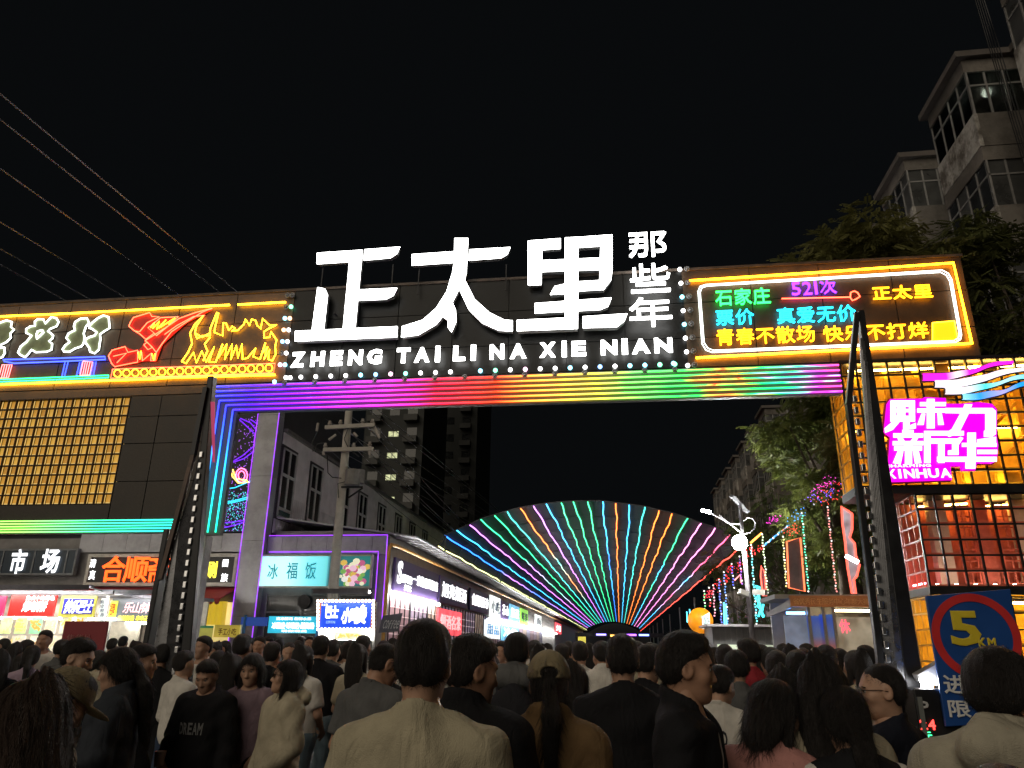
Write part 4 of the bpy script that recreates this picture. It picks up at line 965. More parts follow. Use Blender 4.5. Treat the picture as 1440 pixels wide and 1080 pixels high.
# middle stalls
cy = thing('food_stall', 'stall under a glowing cyan banner with white writing', 'stall', (-7.8, 18, 0))
panel(cy, (376, 890), (445, 867), 18.0, EM('banner_cyan', (.02, .42, .60), 1.0, True, .3, 2)); panel(cy, (338, 880), (376, 868), 18.1, EM('banner_blue', (.01, .06, .32), .6))
front_text('冰激凌·珍珠奶·酸梅汤', (382, 884), (442, 876), 17.98, cwht, cy, 'characters', .02, gap=.06); front_text('清凉解渴 新鲜水果', (388, 872), (438, 868.5), 17.98, cwht, cy, 'characters', 0); front_text('现做现卖', (395, 889), (432, 886), 17.98, cwht, cy, 'characters', 0)
a, b = PY(340, 890, 18.05), PY(443, 890, 18.05)
for x in (a[0], b[0]): ob('post', MB().box(x, x + .05, 18.06, 18.11, 0, 2.3), M('post_blue', (.05, .2, .45), .5), cy)
ob('counter', MB().box(a[0], b[0], 18.06, 18.6, 0, 1.0), M('counter', (0,) * 3), cy)
yw = thing('food_stall', 'small stall with yellow printed banner right of the left barrier', 'stall', (-10, 17, 0))
panel(yw, (300, 896), (338, 879), 17.0, EM('banner_yellow', (.65, .48, .06), .45, True, .35, 4)); front_text('手工小吃', (306, 893), (333, 884), 16.98, M('ink_brown', (.25, .08, .02), .5), yw, 'characters', .01)
panel(yw, (272, 900), (299, 880), 17.0, EM('banner_lime', (.45, .42, .08), .5, True, .5, 3)); panel(yw, (272, 883), (300, 880), 16.97, EM('banner_green', (.03, .2, .08), .5), 'sign_board', .02)
a, b = PY(272, 890, 17.05), PY(338, 890, 17.05)
for x in (a[0], b[0] - .05): ob('post', MB().box(x, x + .05, 17.06, 17.11, 0, 2.05), steel_grey, yw)
ob('counter', MB().box(a[0], b[0], 17.06, 17.5, 0, 1.0), M('counter', (0,) * 3), yw)
BSY = 17.6
bs = thing('food_stall', 'kiosk with a bulb-edged royal blue sign and bright white counter', 'stall', (-6.4, BSY, 0))
panel(bs, (449, 883), (523, 847), BSY, EM('bus_blue', (.005, .05, .55), 1.0, True, .15, 2))
front_text('巴士', (457, 869), (476, 853), BSY - .015, cwht, bs, 'characters', .05, gap=.05); front_text('小鸡煲', (480, 876), (514, 856), BSY - .015, cwht, bs, 'characters', .05, gap=.02, shear=.1); front_text('招牌美味', (458, 877), (472, 873), BSY - .015, EM('ink_sky', (.3, .5, .8), .8), bs, 'characters')
front_text('火', (507, 857), (514, 850), BSY - .015, cwht, bs, 'characters', .02); front_text('大上海', (452, 852), (461, 849), BSY - .015, cwht, bs, 'characters')
bl = MB().ball((0, 0, 0), .035, 8, 6).mesh('bulb'); bl.materials.append(EM('kiosk_bulb', (1, .9, .8), 6))
edge_pts = [(447 + 78 * k / 15, 845) for k in range(16)] + [(447 + 78 * k / 15, 885) for k in range(16)] + [(447, 845 + 40 * k / 8) for k in range(1, 8)] + [(525, 845 + 40 * k / 8) for k in range(1, 8)]
for px, py in edge_pts: o = link('bulb', bl, None, bs); o.location = tuple(PY(px, py, BSY - .03))
fb = [PY(*p, BSY + .01) for p in [(445, 887), (527, 887), (527, 843), (445, 843)]]
ob('frame', MB().slab(fb, (0, .06, 0)), M('frame_rust', (.25, .07, .03), .5), bs)
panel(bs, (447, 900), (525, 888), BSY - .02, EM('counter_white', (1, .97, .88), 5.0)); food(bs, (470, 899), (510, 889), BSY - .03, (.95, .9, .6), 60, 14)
a, b = PY(447, 900, BSY), PY(525, 900, BSY)
ob('lamp_tube', MB().tube([(a[0], BSY - .5, 2.78), (b[0], BSY - .5, 2.78)], .024, 6), EM('stall_fill_front', (0,) * 3, 1), bs)  # added fill tube again, lighting the crowd before this kiosk
ob('fill_tube_hood', MB().box(a[0], b[0], BSY - .6, BSY - .44, 2.82, 2.85).box(a[0], b[0], BSY - .62, BSY - .602, 2.74, 2.85), M('canopy_grey', (0,) * 3), bs)  # added hood that hides the kiosk's fill tube
ob('counter', MB().box(a[0], b[0], BSY + .08, BSY + .6, 0, 1.1), M('counter', (0,) * 3), bs)
for x in (a[0], b[0] - .05): ob('post', MB().box(x, x + .05, BSY + .09, BSY + .14, 1.1, 2.6), steel_grey, bs)

# ================================================================== UTILITY POLE AND WIRES
up = thing('utility_pole', 'concrete utility pole with two crossarms and a transformer bundle', 'utility pole', (-7.75, 20.6, 0))
conc = M('concrete', (.44, .41, .37), .75, 0, .2, 3, .15, 30)
pb = PY(464, 880, 20.6); pt = PY(491, 575, 20.6)
pb = pb + (pb - pt) * (pb[2] / (pt[2] - pb[2])); ptop = pt + (pt - pb) * .12
ob('pole', MB().tube([pb, ptop], .165, 12, r2=.10), conc, up, True)
def upx(x, y, dy=0): return PY(380 + x / 4, 560 + y / 4, 20.45 + dy)
for a, b in (((310, 165), (590, 150)), ((300, 290), (580, 285))):
    ob('crossarm', MB().bar(upx(*a), upx(*b), .10, .11), conc, up)
ins = M('insulator', (.40, .36, .33), .3)
for x, y in ((335, 150), (395, 145), (520, 138), (575, 140), (310, 275), (470, 275), (560, 268)):
    p = upx(x, y); ob('insulator', MB().cyl(p - np.array([0, 0, .04]), .045, .16, 8).cyl(p + np.array([0, 0, .02]), .07, .03, 8), ins, up)
for x, y, x2, y2 in ((270, 140, 262, 185), (330, 235, 370, 205), (470, 195, 490, 215), (590, 165, 615, 225), (300, 300, 300, 320), (555, 290, 560, 320)):
    ob('insulator_string', MB().tube([upx(x, y), upx(x2, y2)], .04, 6), ins, up)
for pts in ([(265, 190), (235, 250), (240, 300)], [(300, 250), (260, 260), (255, 300), (300, 315)], [(320, 320), (325, 420), (350, 445), (400, 450)], [(440, 165), (415, 230), (440, 280), (500, 330)], [(490, 240), (465, 270), (470, 310)], [(420, 470), (380, 480), (385, 560)]):
    ob('jumper_wire', MB().tube([upx(*p) for p in pts], .014, 5), arm_black, up)
ob('transformer', MB().cyl(upx(460, 490), .22, .45, 12), M('transformer_grey', (.22, .21, .20), .5, .2), up, False, .01)
ob('transformer', MB().cyl(upx(500, 480, .15), .15, .4, 12), M('transformer_grey', (0,) * 3), up, False, .01)
ob('bracket', MB().bar(upx(400, 500), upx(520, 500), .05), steel_dark, up); ob('bracket', MB().bar(upx(440, 560), upx(520, 505), .04), steel_dark, up)
wirem = M('wire', (.20, .20, .215), .9, spec=0.0)
WZ = 9.6
for i, (ya, xb, yb) in enumerate(((132, 333, 410), (168, 310, 412), (237, 252, 415), (312, 175, 418), (350, 125, 420), (372, 93, 423))):
    A = PZ(0, ya, WZ); B = PZ(xb, yb, WZ); d = (B - A) / (B[1] - A[1])
    mb = MB(); mb.tube([A + d * t for t in (-12, 0, 7, 20, 60)], .015, 5)
    w = ob('overhead_wire', mb, wirem)
    tag(w, ['topmost overhead wire crossing the night sky at the left', 'second overhead wire from the top in the left sky', 'third overhead wire from the top in the left sky', 'fourth overhead wire from the top in the left sky', 'fifth overhead wire from the top in the left sky', 'lowest overhead wire just above the left of the beam'][i], 'wire', 'overhead wires in the sky')
for i, (x, y) in enumerate(((335, 140), (395, 135), (520, 130), (575, 132), (310, 268), (560, 262))):
    A = upx(x, y); pts = []
    for k in range(13):
        s_ = k / 12 * 2; u = s_ % 1.0 if s_ < 2 else 1.0
        pts.append(A + np.array([.02 * k, k * 6.5, -.9 * 4 * u * (1 - u)]))
    w = ob('power_line', MB().tube(pts, .012, 5), wirem)
    tag(w, 'power line from the %s of the utility pole' % ['left end of the upper crossarm', 'left middle of the upper crossarm', 'right middle of the upper crossarm', 'right end of the upper crossarm', 'left end of the lower crossarm', 'right end of the lower crossarm'][i], 'wire', 'lines leaving the utility pole')

# ================================================================== LIGHT CANOPY
TY0, TY1 = 32.0, 190.0
can = thing('light_canopy', 'arched street canopy of coloured light strips running away like a fan', 'canopy', (-.8, TY0, 0))
AP = [(-8, 625), (20, 580), (70, 558), (122, 535), (172, 512), (228, 495), (280, 480), (335, 465), (392, 455), (448, 447), (505, 442), (562, 438), (620, 437), (680, 437), (738, 445), (797, 452), (857, 460), (917, 475), (975, 488), (1038, 508), (1097, 530), (1160, 550), (1220, 577), (1248, 640)]
C = dict(y=(.75, .8, .3), b=(.03, .22, 1), t=(.05, .5, .9), v=(.65, .2, .9), g=(.04, .75, .28), e=(.05, .65, .55), o=(1, .22, .03), p=(.95, .25, .65), r=(1, .08, .05), k=(.9, .12, .25))
HUE = 'ytbvggeovteggtbobgovgppkr'.replace('v', 'v')
HUE = 'ybtvggeovtgggtoteoogppkr'
rng = np.random.default_rng(21)
sects = []
for i, (x, y) in enumerate(AP):
    p = PY(620 + x / 3, 560 + y / 3, TY0); sects.append(p)
    c1 = C[HUE[i]]; c2 = C[random.choice('bgvoet')] if i % 3 == 1 else c1
    mt = RAMP('canopy_strip_%d' % i, 'Y', TY0, TY0 + 70, [(0, c1), (.22, c1), (.30, c2), (.55, c1), (1, c2)], 4.0)
    ys = np.concatenate([np.arange(TY0, 70, .6), np.arange(70, 120, 2.5), np.arange(120, TY1, 5.0)])
    ph = rng.uniform(0, 6)
    pts = [(p[0] + .014 * math.sin(yy * 1.7 + ph * 2) + .03 * math.sin(yy * .6 + ph), yy, p[2] - .03 * math.sin((yy - TY0) * math.pi / 4) ** 2 + .010 * math.sin(yy * 2.3 + ph)) for yy in ys]
    ob('light_strip', MB().tube(pts, .027, 5), mt, can)
netv = MB(); nn = len(sects); yy_ = [TY0 + .3 + 6 * k for k in range(27)]
netv.add([(p[0], y_, p[2] + .11 + (.02 * math.sin(i * 2.1 + y_) if y_ > TY0 + 2 else 0)) for y_ in yy_ for i, p in enumerate(sects)], [(r_ * nn + i, r_ * nn + i + 1, (r_ + 1) * nn + i + 1, (r_ + 1) * nn + i) for r_ in range(len(yy_) - 1) for i in range(nn - 1)])
ob('shade_net', netv, M('shade_net', (.016, .016, .018), .8, 0, .3, 2), can, True)
hoop = M('hoop', (.10, .10, .11), .5, .3)
for k in range(14):
    yy = TY0 - .02 + k * 4.0 if k < 8 else TY0 + 28 + (k - 7) * 12
    ob('hoop', MB().tube([(p[0], yy, p[2] + .045) for p in sects], .022, 5), hoop, can)
for k in range(9):
    ob('post', MB().tube([(6.1, TY0 + k * 16, 0), (6.1, TY0 + k * 16, 5.6)], .07, 8), hoop, can)
    ob('post', MB().tube([(sects[1][0], TY0 + k * 16, 4.9), (sects[1][0], TY0 + k * 16, sects[1][2])], .04, 6), hoop, can)
ea = thing('street_arch', 'small far arch with purple lights closing the street under the canopy', 'arch', (-.5, 70, 0))
ob('arch', MB().prism([(-9 + 16 * k / 20, 192, 4.2 + 3.2 * math.sin(math.pi * k / 20)) for k in range(21)] + [(7, 192, 2.2), (-9, 192, 2.2)], (0, .5, 0)), M('board_black', (0,) * 3), ea)
for x, z, c in ((-2.6, 3.0, (.25, .2, 1)), (-1.0, 2.9, (1, .5, .1)), (.8, 3.0, (.4, .1, 1)), (2.2, 3.0, (.2, .3, 1))):
    ob('lamp', MB().box(x, x + 1.1, 90, 90.1, z, z + .18), EM('arch_lamp_%.1f' % x, c, 5), ea)
ob('crossbeam', MB().box(-5, 5, 90.12, 90.3, 2.85, 3.3), steel_dark, ea); ob('post', MB().box(-5, -4.7, 90.12, 90.3, 0, 2.84), steel_dark, ea); ob('post', MB().box(4.7, 5, 90.12, 90.3, 0, 2.84), steel_dark, ea)

# ================================================================== APARTMENTS, RIGHT
def _clear():
    m, nt, p = _new('clear_pane'); N, L = nt.nodes.new, nt.links.new
    tr = N('ShaderNodeBsdfTransparent'); tr.inputs[0].default_value = (.75, .78, .76, 1); gl = N('ShaderNodeBsdfGlossy'); gl.inputs['Roughness'].default_value = .08
    fr = N('ShaderNodeFresnel'); fr.inputs[0].default_value = 1.45; mx = N('ShaderNodeMixShader'); L(fr.outputs[0], mx.inputs[0]); L(tr.outputs[0], mx.inputs[1]); L(gl.outputs[0], mx.inputs[2]); L(mx.outputs[0], nt.nodes['Material Output'].inputs[0]); return m
CLEAR = _clear()
def apartment(label, xf, ys, z_roof, floors, y0, y1, lit=(), detail=True):
    t = thing('apartment_block', label, 'building', (xf + 5, (y0 + y1) / 2, 0))
    wall = M('render_old', (.19, .17, .15), .8, 0, .35, .9, .2, 20, dirt=.8, dirtcol=(.075, .065, .055))
    par = M('parapet_old', (.44, .415, .38), .8, 0, .45, 2.6, .3, 18, dirt=1.0, dirtcol=(.11, .095, .08))
    fr_ = M('frame_alu', (.30, .29, .28), .5, .3)
    gl = GLASS('apt_glass', (.03, .032, .034), .12)
    ob('wall', MB().box(xf + 1.5, xf + 12, y0, y1, 0, z_roof - .15), wall, t)
    ob('roof', MB().box(xf + 1.2, xf + 12.2, y0 - .2, y1 + .2, z_roof - .15, z_roof + .05), M('roof_old', (.12, .105, .095), .8, 0, .3, 1), t)
    fh = 2.85
    for (ya, yb) in ys:
        ob('bay_roof', MB().box(xf - .18, xf + 1.2, ya - .15, yb + .15, z_roof - .14, z_roof + .04), M('roof_old', (0,) * 3), t)
        for f_ in range(floors):
            zt_ = z_roof - .15 - f_ * fh; zb_ = zt_ - fh; zp = zb_ + 1.05
            ob('floor_slab', MB().box(xf + .02, xf + 1.5, ya + .02, yb - .02, zb_, zb_ + .12), wall, t)
            ob('parapet', MB().box(xf, xf + .1, ya, yb, zb_ + .02, zp), par, t)
            ob('parapet', MB().box(xf + .101, xf + 1.49, ya, ya + .1, zb_ + .02, zp), wall, t)
            ob('parapet', MB().box(xf + .101, xf + 1.49, yb - .1, yb, zb_ + .02, zp), wall, t)
            ob('window_head', MB().box(xf + .005, xf + 1.49, ya + .005, yb - .005, zt_ - .42, zt_ - .005), wall, t)
            n = 4
            for k in range(n + 1):
                y = ya + (yb - ya - .05) * k / n
                ob('frame', MB().box(xf + .03, xf + .08, y, y + .05, zp, zt_ - .42), fr_, t)
            ob('frame', MB().box(xf + .028, xf + .078, ya, yb, zp + .95 - .03, zp + .95 + .02), fr_, t)
            for k in range(4):
                x = xf + .03 + (1.4) * k / 3
                ob('frame', MB().box(x, x + .05, ya + .03, ya + .08, zp, zt_ - .42), fr_, t)
            ob('frame', MB().box(xf + .03, xf + 1.49, ya + .028, ya + .078, zp + .92, zp + .97), fr_, t)
            for k in range(n):
                y = ya + (yb - ya - .05) * k / n
                ob('pane', MB().box(xf + .05, xf + .056, y + .05, y + (yb - ya - .05) / n, zp, zt_ - .42), CLEAR if (f_ == 0 and lit == (ya, yb)) else (gl if (f_ + k) % 3 else GLASS('apt_glass_pale', (.07, .07, .068), .3)), t)
            for k in range(3):
                x = xf + .08 + 1.4 * k / 3
                ob('pane', MB().box(x, x + .42, ya + .05, ya + .056, zp, zt_ - .42), CLEAR if (f_ == 0 and lit == (ya, yb)) else GLASS('apt_glass_pale', (0,) * 3), t)
        # back window wall of the recess between bays
    for k in range(len(ys)):
        ya = ys[k][1] + .5
        for f_ in range(floors):
            zb_ = z_roof - .15 - (f_ + 1) * fh
            o = ob('window', MB().box(xf + 1.46, xf + 1.495, ya, ya + 1.1, zb_ + 1.0, zb_ + 2.3), gl, t)
    ob('drain_pipe', MB().tube([(xf + 1.38, ys[0][0] - .5, 0), (xf + 1.38, ys[0][0] - .5, z_roof - .2)], .06, 8), M('pvc', (.4, .38, .36), .5), t)
    return t
bays = [(13.4, 15.8), (18.0, 20.4), (22.5, 24.8), (27.0, 29.3)]
apt = apartment('old apartment block with stacked glazed balconies rising at the upper right', 9.88, bays, 17.25, 6, 10.5, 33, lit=(18.0, 20.4))
# one enclosed balcony is lit by a ceiling lamp
ob('ceiling_lamp', MB().ball((10.75, 18.75, 16.52), .12, 10, 8), EM('apt_lamp', (.95, 1, .85), 22), apt)
apartment('far old apartment block beyond the trees at the right of the street', 10.2, [(50 + 4.6 * k, 52.4 + 4.6 * k) for k in range(7)], 17.2, 6, 47, 84)
for i in range(5):
    y = 16.5 + .12 * i
    w = ob('hanging_cable', MB().tube([(9.9 + .2 * k / 6 + .03 * i, y - .25 * k / 6, 18.6 - (8 + i) * k / 6 + .3 * math.sin(k + i)) for k in range(7)], .013, 5), arm_black)
    tag(w, 'cable hanging down the apartment wall, number %s from the balcony corner' % ['one', 'two', 'three', 'four', 'five'][i], 'cable', 'cables on the apartment wall')

# ================================================================== TREES
def tree(label, base, crown_c, crown_r, nleaf, seed, col, lsize=.34, name='leafy_tree', group=None, ncl=46):
    rg = np.random.default_rng(seed)
    t = thing(name, label, 'tree', base, group)
    bark = M('bark', (.11, .085, .065), .9, 0, .4, 8, .6, 14)
    base = np.array(base, float); cc = np.array(crown_c, float); cr = np.array(crown_r, float)
    fork = base * .0 + np.array([base[0], base[1], max(2.2, cc[2] - cr[2] * .9)])
    ob('trunk', MB().tube([base, (base + fork) / 2 + rg.normal(0, .08, 3) * [1, 1, 0], fork, fork + (cc - fork) * .6], .20, 10, r2=.09), bark, t, True)
    cl = []
    while len(cl) < ncl:
        d = rg.normal(size=3); d /= np.linalg.norm(d); r = rg.uniform(.35, 1.0) ** .6
        cl.append(cc + d * cr * r)
    for k in range(14):
        e = cl[k * len(cl) // 14]
        s = fork + (cc - fork) * rg.uniform(0, .6)
        ob('limb', MB().tube([s, (s + e) / 2 + rg.normal(0, .15, 3), e], .06, 6, r2=.018), bark, t)
    # pinnate leaf: 7 pairs of leaflets and a tip
    K = []
    for k in range(7):
        u = .12 + .8 * k / 7
        for sgn in (-1, 1):
            a = np.array([0, u, -.10 * u * u]); l = .30 * (1 - .35 * abs(u - .45)); dr = np.array([sgn * .88, .45, -.22]); dr = dr / np.linalg.norm(dr); sd = np.array([-.45 * sgn, .88, 0]) * .065
            K += [a, a + dr * l * .5 + sd, a + dr * l, a + dr * l * .5 - sd]
    K += [np.array(p) for p in ((0, .95, -.09), (.07, 1.08, -.12), (0, 1.25, -.17), (-.07, 1.08, -.12))]
    K = np.array(K) * lsize
    ci = rg.integers(0, len(cl), nleaf)
    sz = rg.uniform(.5, 1.0, len(cl))
    off = rg.normal(size=(nleaf, 3)); off /= np.linalg.norm(off, axis=1)[:, None]
    pos = np.array(cl)[ci] + off * (rg.uniform(.2, 1, (nleaf, 1)) ** .5) * (cr.min() * .34 * sz[ci])[:, None] * np.array([1, 1, .8])
    az = np.arctan2(off[:, 1], off[:, 0]) + rg.normal(0, .6, nleaf); tl = rg.uniform(-1.0, .25, nleaf); ro = rg.normal(0, .45, nleaf); s = rg.uniform(.65, 1.25, nleaf)
    ca, sa, ct, stt, cro, sro = np.cos(az), np.sin(az), np.cos(tl), np.sin(tl), np.cos(ro), np.sin(ro)
    F_ = np.stack([ca * ct, sa * ct, stt], 1); Rr = np.stack([sa, -ca, 0 * az], 1); U = np.cross(Rr, F_)
    R2 = Rr * cro[:, None] + U * sro[:, None]; U2 = U * cro[:, None] - Rr * sro[:, None]
    V = pos[:, None, :] + s[:, None, None] * (K[None, :, 0:1] * R2[:, None, :] + K[None, :, 1:2] * F_[:, None, :] + K[None, :, 2:3] * U2[:, None, :])
    V = V.reshape(-1, 3); nf = len(V) // 4
    me = bpy.data.meshes.new('crown'); me.vertices.add(len(V)); me.vertices.foreach_set('co', V.ravel()); me.loops.add(nf * 4); me.loops.foreach_set('vertex_index', np.arange(nf * 4)); me.polygons.add(nf)
    me.polygons.foreach_set('loop_start', np.arange(nf) * 4); me.polygons.foreach_set('loop_total', np.full(nf, 4)); me.update()
    lm = M('leaf_' + str(seed), col, .55, 0, .45, 1.6, spec=.3)
    nt = lm.node_tree; pr = nt.nodes['Principled BSDF']; tl_ = nt.nodes.new('ShaderNodeBsdfTranslucent'); mx = nt.nodes.new('ShaderNodeMixShader'); mx.inputs[0].default_value = .4
    nt.links.new(pr.inputs['Base Color'].links[0].from_socket, tl_.inputs[0]); nt.links.new(pr.outputs[0], mx.inputs[1]); nt.links.new(tl_.outputs[0], mx.inputs[2]); nt.links.new(mx.outputs[0], nt.nodes['Material Output'].inputs[0])
    o = link('crown', me, lm, t); o['kind'] = 'stuff'
    return t
tree('big pinnate-leaved tree behind the right end of the gateway', (6.6, 17.6, 0), (6.4, 17.4, 8.5), (2.5, 2.3, 3.7), 9500, 3, (.16, .155, .048), .29, ncl=80)
tree('leafy tree leaning over the street behind the kiosk', (6.6, 22.5, 0), (6.3, 22.0, 6.4), (1.9, 2.2, 3.0), 3600, 4, (.13, .16, .04))
tree('drooping low-branched tree right behind the street kiosk', (5.2, 18.6, 0), (5.15, 18.6, 5.7), (1.75, 1.5, 2.4), 5200, 9, (.14, .165, .042), .27, ncl=60)
tree('slim tree behind the lattice tower at the right edge', (8.6, 15.6, 0), (8.6, 16.2, 8.6), (1.5, 1.5, 2.6), 2200, 5, (.10, .11, .035))
tree('roadside tree strung with lights beyond the street lamp', (6.4, 29, 0), (5.9, 29, 5.0), (1.8, 2.2, 2.6), 1500, 6, (.10, .13, .04), group='roadside trees with lights')
tree('last roadside tree before the far right apartments', (6.8, 38, 0), (6.3, 38, 5.2), (1.9, 2.5, 2.8), 1200, 8, (.10, .13, .04), group='roadside trees with lights')

# ================================================================== KIOSK, LAMPS AND LIGHTS, RIGHT
KY = 15.0
ko = thing('kiosk', 'brown-roofed street kiosk with blue posters and glass panels', 'kiosk', (3.9, KY + .6, 0))
a, b = PY(1112, 853, KY), PY(1262, 838, KY)
brn = M('kiosk_brown', (.48, .20, .08), .55, 0, .25, 3); alu = M('kiosk_alu', (.34, .33, .31), .4, .5, .2, 3)
ob('fascia', MB().box(a[0], b[0], KY, KY + .1, a[2], b[2]), brn, ko); ob('roof', MB().box(a[0] - .25, b[0] + .1, KY + .11, KY + 1.7, b[2] - .05, b[2] + .03), alu, ko)
ob('side_fascia', MB().slab([PY(1078, 868, KY + 1.2), PY(1111, 855, KY + .02), PY(1111, 842, KY + .02), PY(1078, 862, KY + 1.2)], (.03, 0, 0)), alu, ko)
front_text('省优秀民生服务中心年度大赛大厅', (1116, 850), (1238, 842), KY - .005, M('ink_orange', (.75, .42, .18), .5), ko, 'characters', 0, gap=.1)
x0, x1 = PY(1100, 880, KY)[0], PY(1262, 880, KY)[0]
ob('base', MB().box(x0 + .1, x1, KY + .1, KY + 1.6, 0, 1.2), M('kiosk_wood', (.32, .15, .05), .5, 0, .3, 4), ko)
ob('back_wall', MB().box(x0 + .1, x1, KY + 1.5, KY + 1.6, 1.2, b[2] - .06), alu, ko)
for px in (1137, 1158, 1172, 1236): x = PY(px, 880, KY + .1)[0]; ob('post', MB().box(x, x + .05, KY + .06, KY + .11, 0, a[2] + .05), alu, ko)
def kp(p0, p1, mat, dy=0, nm='poster'): a_, b_ = PY(*p0, KY + .12 + dy), PY(*p1, KY + .12 + dy); return ob(nm, MB().box(a_[0], b_[0], KY + .12 + dy, KY + .14 + dy, a_[2], b_[2]), mat, ko)
ps = RAMP('poster_blue', 'Z', 1.4, 2.4, [(0, (.10, .12, .25)), (.3, (.35, .12, .10)), (.5, (.12, .18, .40)), (.8, (.06, .12, .55)), (1, (.1, .3, .6))], .35)
kp((1108, 928), (1136, 866), EM('poster_grey', (.22, .26, .36), .5, True, .3, 5)); kp((1141, 932), (1156, 866), ps); kp((1160, 935), (1171, 864), ps)
kp((1180, 936), (1235, 868), EM('poster_sepia', (.42, .36, .26), .5, True, .5, 4), .02); kp((1176, 958), (1236, 938), M('kiosk_wood', (0,) * 3), .01, 'counter_front')
front_text('便民饮料', (1182, 950), (1215, 942), KY + .115, M('ink_orange', (0,) * 3), ko, 'characters')
ob('lamp_tube', MB().box(PY(1110, 866, KY)[0], PY(1136, 866, KY)[0], KY + .2, KY + .24, 2.28, 2.33), EM('kiosk_blue', (.1, .35, 1), 12), ko)
ob('lamp_tube', MB().box(PY(1180, 860, KY)[0], PY(1232, 860, KY)[0], KY + .3, KY + .34, 2.34, 2.38), EM('kiosk_warm', (1, .8, .45), 25), ko)
front_text('休', (1182, 890), (1194, 872), KY + .11, EM('poster_neon', (1, .1, .15), 1.8), ko, 'characters', .02)
gb = thing('booth', 'low grey corrugated booth with a lit glass hatch behind the crowd', 'booth', (3.2, 21.2, 0))
a, b = PY(1003, 905, 21), PY(1096, 882, 21)
ob('body', MB().box(a[0], b[0], 21, 23, 0, b[2]), M('booth_grey', (.16, .16, .165), .5, .3, .25, 3), gb)
ob('hatch', MB().box(a[0] + .1, b[0] - .1, 20.96, 21, 1.2, a[2] - .02), EM('hatch_glow', (.75, .85, .65), .45, True, .6, 4), gb)
ob('roof', MB().box(a[0] - .15, b[0] + .15, 20.8, 23.1, b[2], b[2] + .06), M('booth_roof', (.45, .42, .45), .4, .3), gb)
for k in range(12): x = a[0] + (b[0] - a[0]) * (k + .3) / 12; ob('rib', MB().box(x, x + .03, 20.97, 21, a[2], b[2] - .01), M('booth_grey', (0,) * 3), gb)
sl = thing('street_lamp', 'street lamp pole with glaring globe, curved arm and tilted solar panel', 'street lamp', (3.25, 20, 0))
lp = M('lamp_pole', (.20, .19, .21), .5, .3)
ob('pole', MB().tube([(3.25, 20, 0), (3.22, 20, 5.15)], .075, 10, r2=.05), lp, sl, True)
g0 = PY(1040, 763, 19.75)
ob('globe', MB().ball(g0, .19, 16, 12), EM('globe_white', (1, 1, .92), 460), sl, True)
ob('globe_arm', MB().tube([(3.23, 20, 4.75), (3.38, 19.93, 4.86), (3.50, 19.9, 4.82), (3.55, 19.87, 4.70), (3.50, 19.83, 4.56), (3.38, 19.8, 4.46), g0 + np.array([.05, 0, .19])], .014, 6), lp, sl)
hd = PY(991, 719, 19.8)
ob('lamp_arm', MB().tube([(3.23, 20, 4.7), (2.9, 19.95, 4.72), hd + np.array([.12, 0, -.03])], .018, 6), lp, sl); ob('lamp_arm', MB().tube([(3.23, 20, 4.45), hd + np.array([.35, 0, -.1])], .014, 5), lp, sl)
ob('lamp_head', MB().bar(hd + np.array([.14, 0, -.03]), hd + np.array([-.08, 0, .03]), .14, .05), EM('led_head', (1, 1, 1), 160), sl)
ob('solar_panel', MB().slab([PY(*p, 20) for p in [(1030, 700), (1033, 697), (1054, 719), (1051, 722)]], (0, .6, .15)), M('solar', (.35, .36, .40), .3, .3), sl)
ob('cctv_camera', MB().bar((3.0, 19.85, 3.02), (3.2, 19.95, 2.95), .13, .12), M('cctv', (.5, .48, .45), .4), sl); ob('cctv_camera', MB().bar((3.35, 19.9, 3.0), (3.62, 19.7, 2.98), .14, .13), M('cctv', (0,) * 3), sl)
# coloured bulb strings
def ZK(x, y, Y): return PY(960 + x / 4.321, 690 + y / 4.321, Y)
STR = [((415, 330), (450, 810), 21.0, 'cyan and white', (.2, .9, 1)), ((483, 265), (516, 620), 21.0, 'yellow-green and white', (.75, 1, .5)), ((610, 280), (630, 580), 18.8, 'yellow', (1, .9, .3)), ((725, 135), (765, 612), 18.6, 'green and cyan', (.15, 1, .6)),
       ((880, 100), (934, 612), 17.2, 'red and white', (1, .35, .3)), ((492, 335), (800, 82), 19.5, 'diagonal blue', (.05, .35, 1)), ((298, 445), (310, 590), 28, 'blue', (.15, .2, 1)), ((345, 400), (360, 565), 28, 'violet', (.5, .2, 1)), ((220, 540), (237, 800), 31, 'blue and purple', (.2, .25, 1)),
       ((250, 495), (276, 812), 30, 'cool blue', (.2, .4, 1)), ((185, 575), (196, 760), 35, 'warm pink', (1, .4, .5)), ((130, 610), (137, 755), 40, 'green', (.3, 1, .4)), ((160, 590), (168, 700), 37, 'crimson', (1, .1, .1))]
for i, (p, q, Y, nm, c) in enumerate(STR):
    t = thing('light_string', '%s bulb string %s among the right-hand trees' % (nm, 'slanting' if i == 5 else 'hanging'), 'light string', ZK(*q, Y), 'bulb strings in the right-hand trees')
    L_ = math.hypot(p[0] - q[0], p[1] - q[1]); n = int(L_ / (9 if i == 5 else 17)); mb = MB(); mw = MB()
    for k in range(n + 1):
        u = k / n; pt_ = ZK(p[0] + (q[0] - p[0]) * u + 3 * math.sin(k * 1.7), p[1] + (q[1] - p[1]) * u, Y)
        (mb if k % 4 else mw).ball(pt_, .022 * Y / 20, 6, 4)
    o = ob('bulbs', mb, EM('string_%d' % i, c, 1.5, False), t); o['kind'] = 'stuff'
    o = ob('bulbs', mw, EM('string_w', (1, .95, .9), 1.6, False), t); o['kind'] = 'stuff'
    ob('cable', MB().tube([ZK(*p, Y + .03), ZK(*q, Y + .03)], .006, 4), arm_black, t)
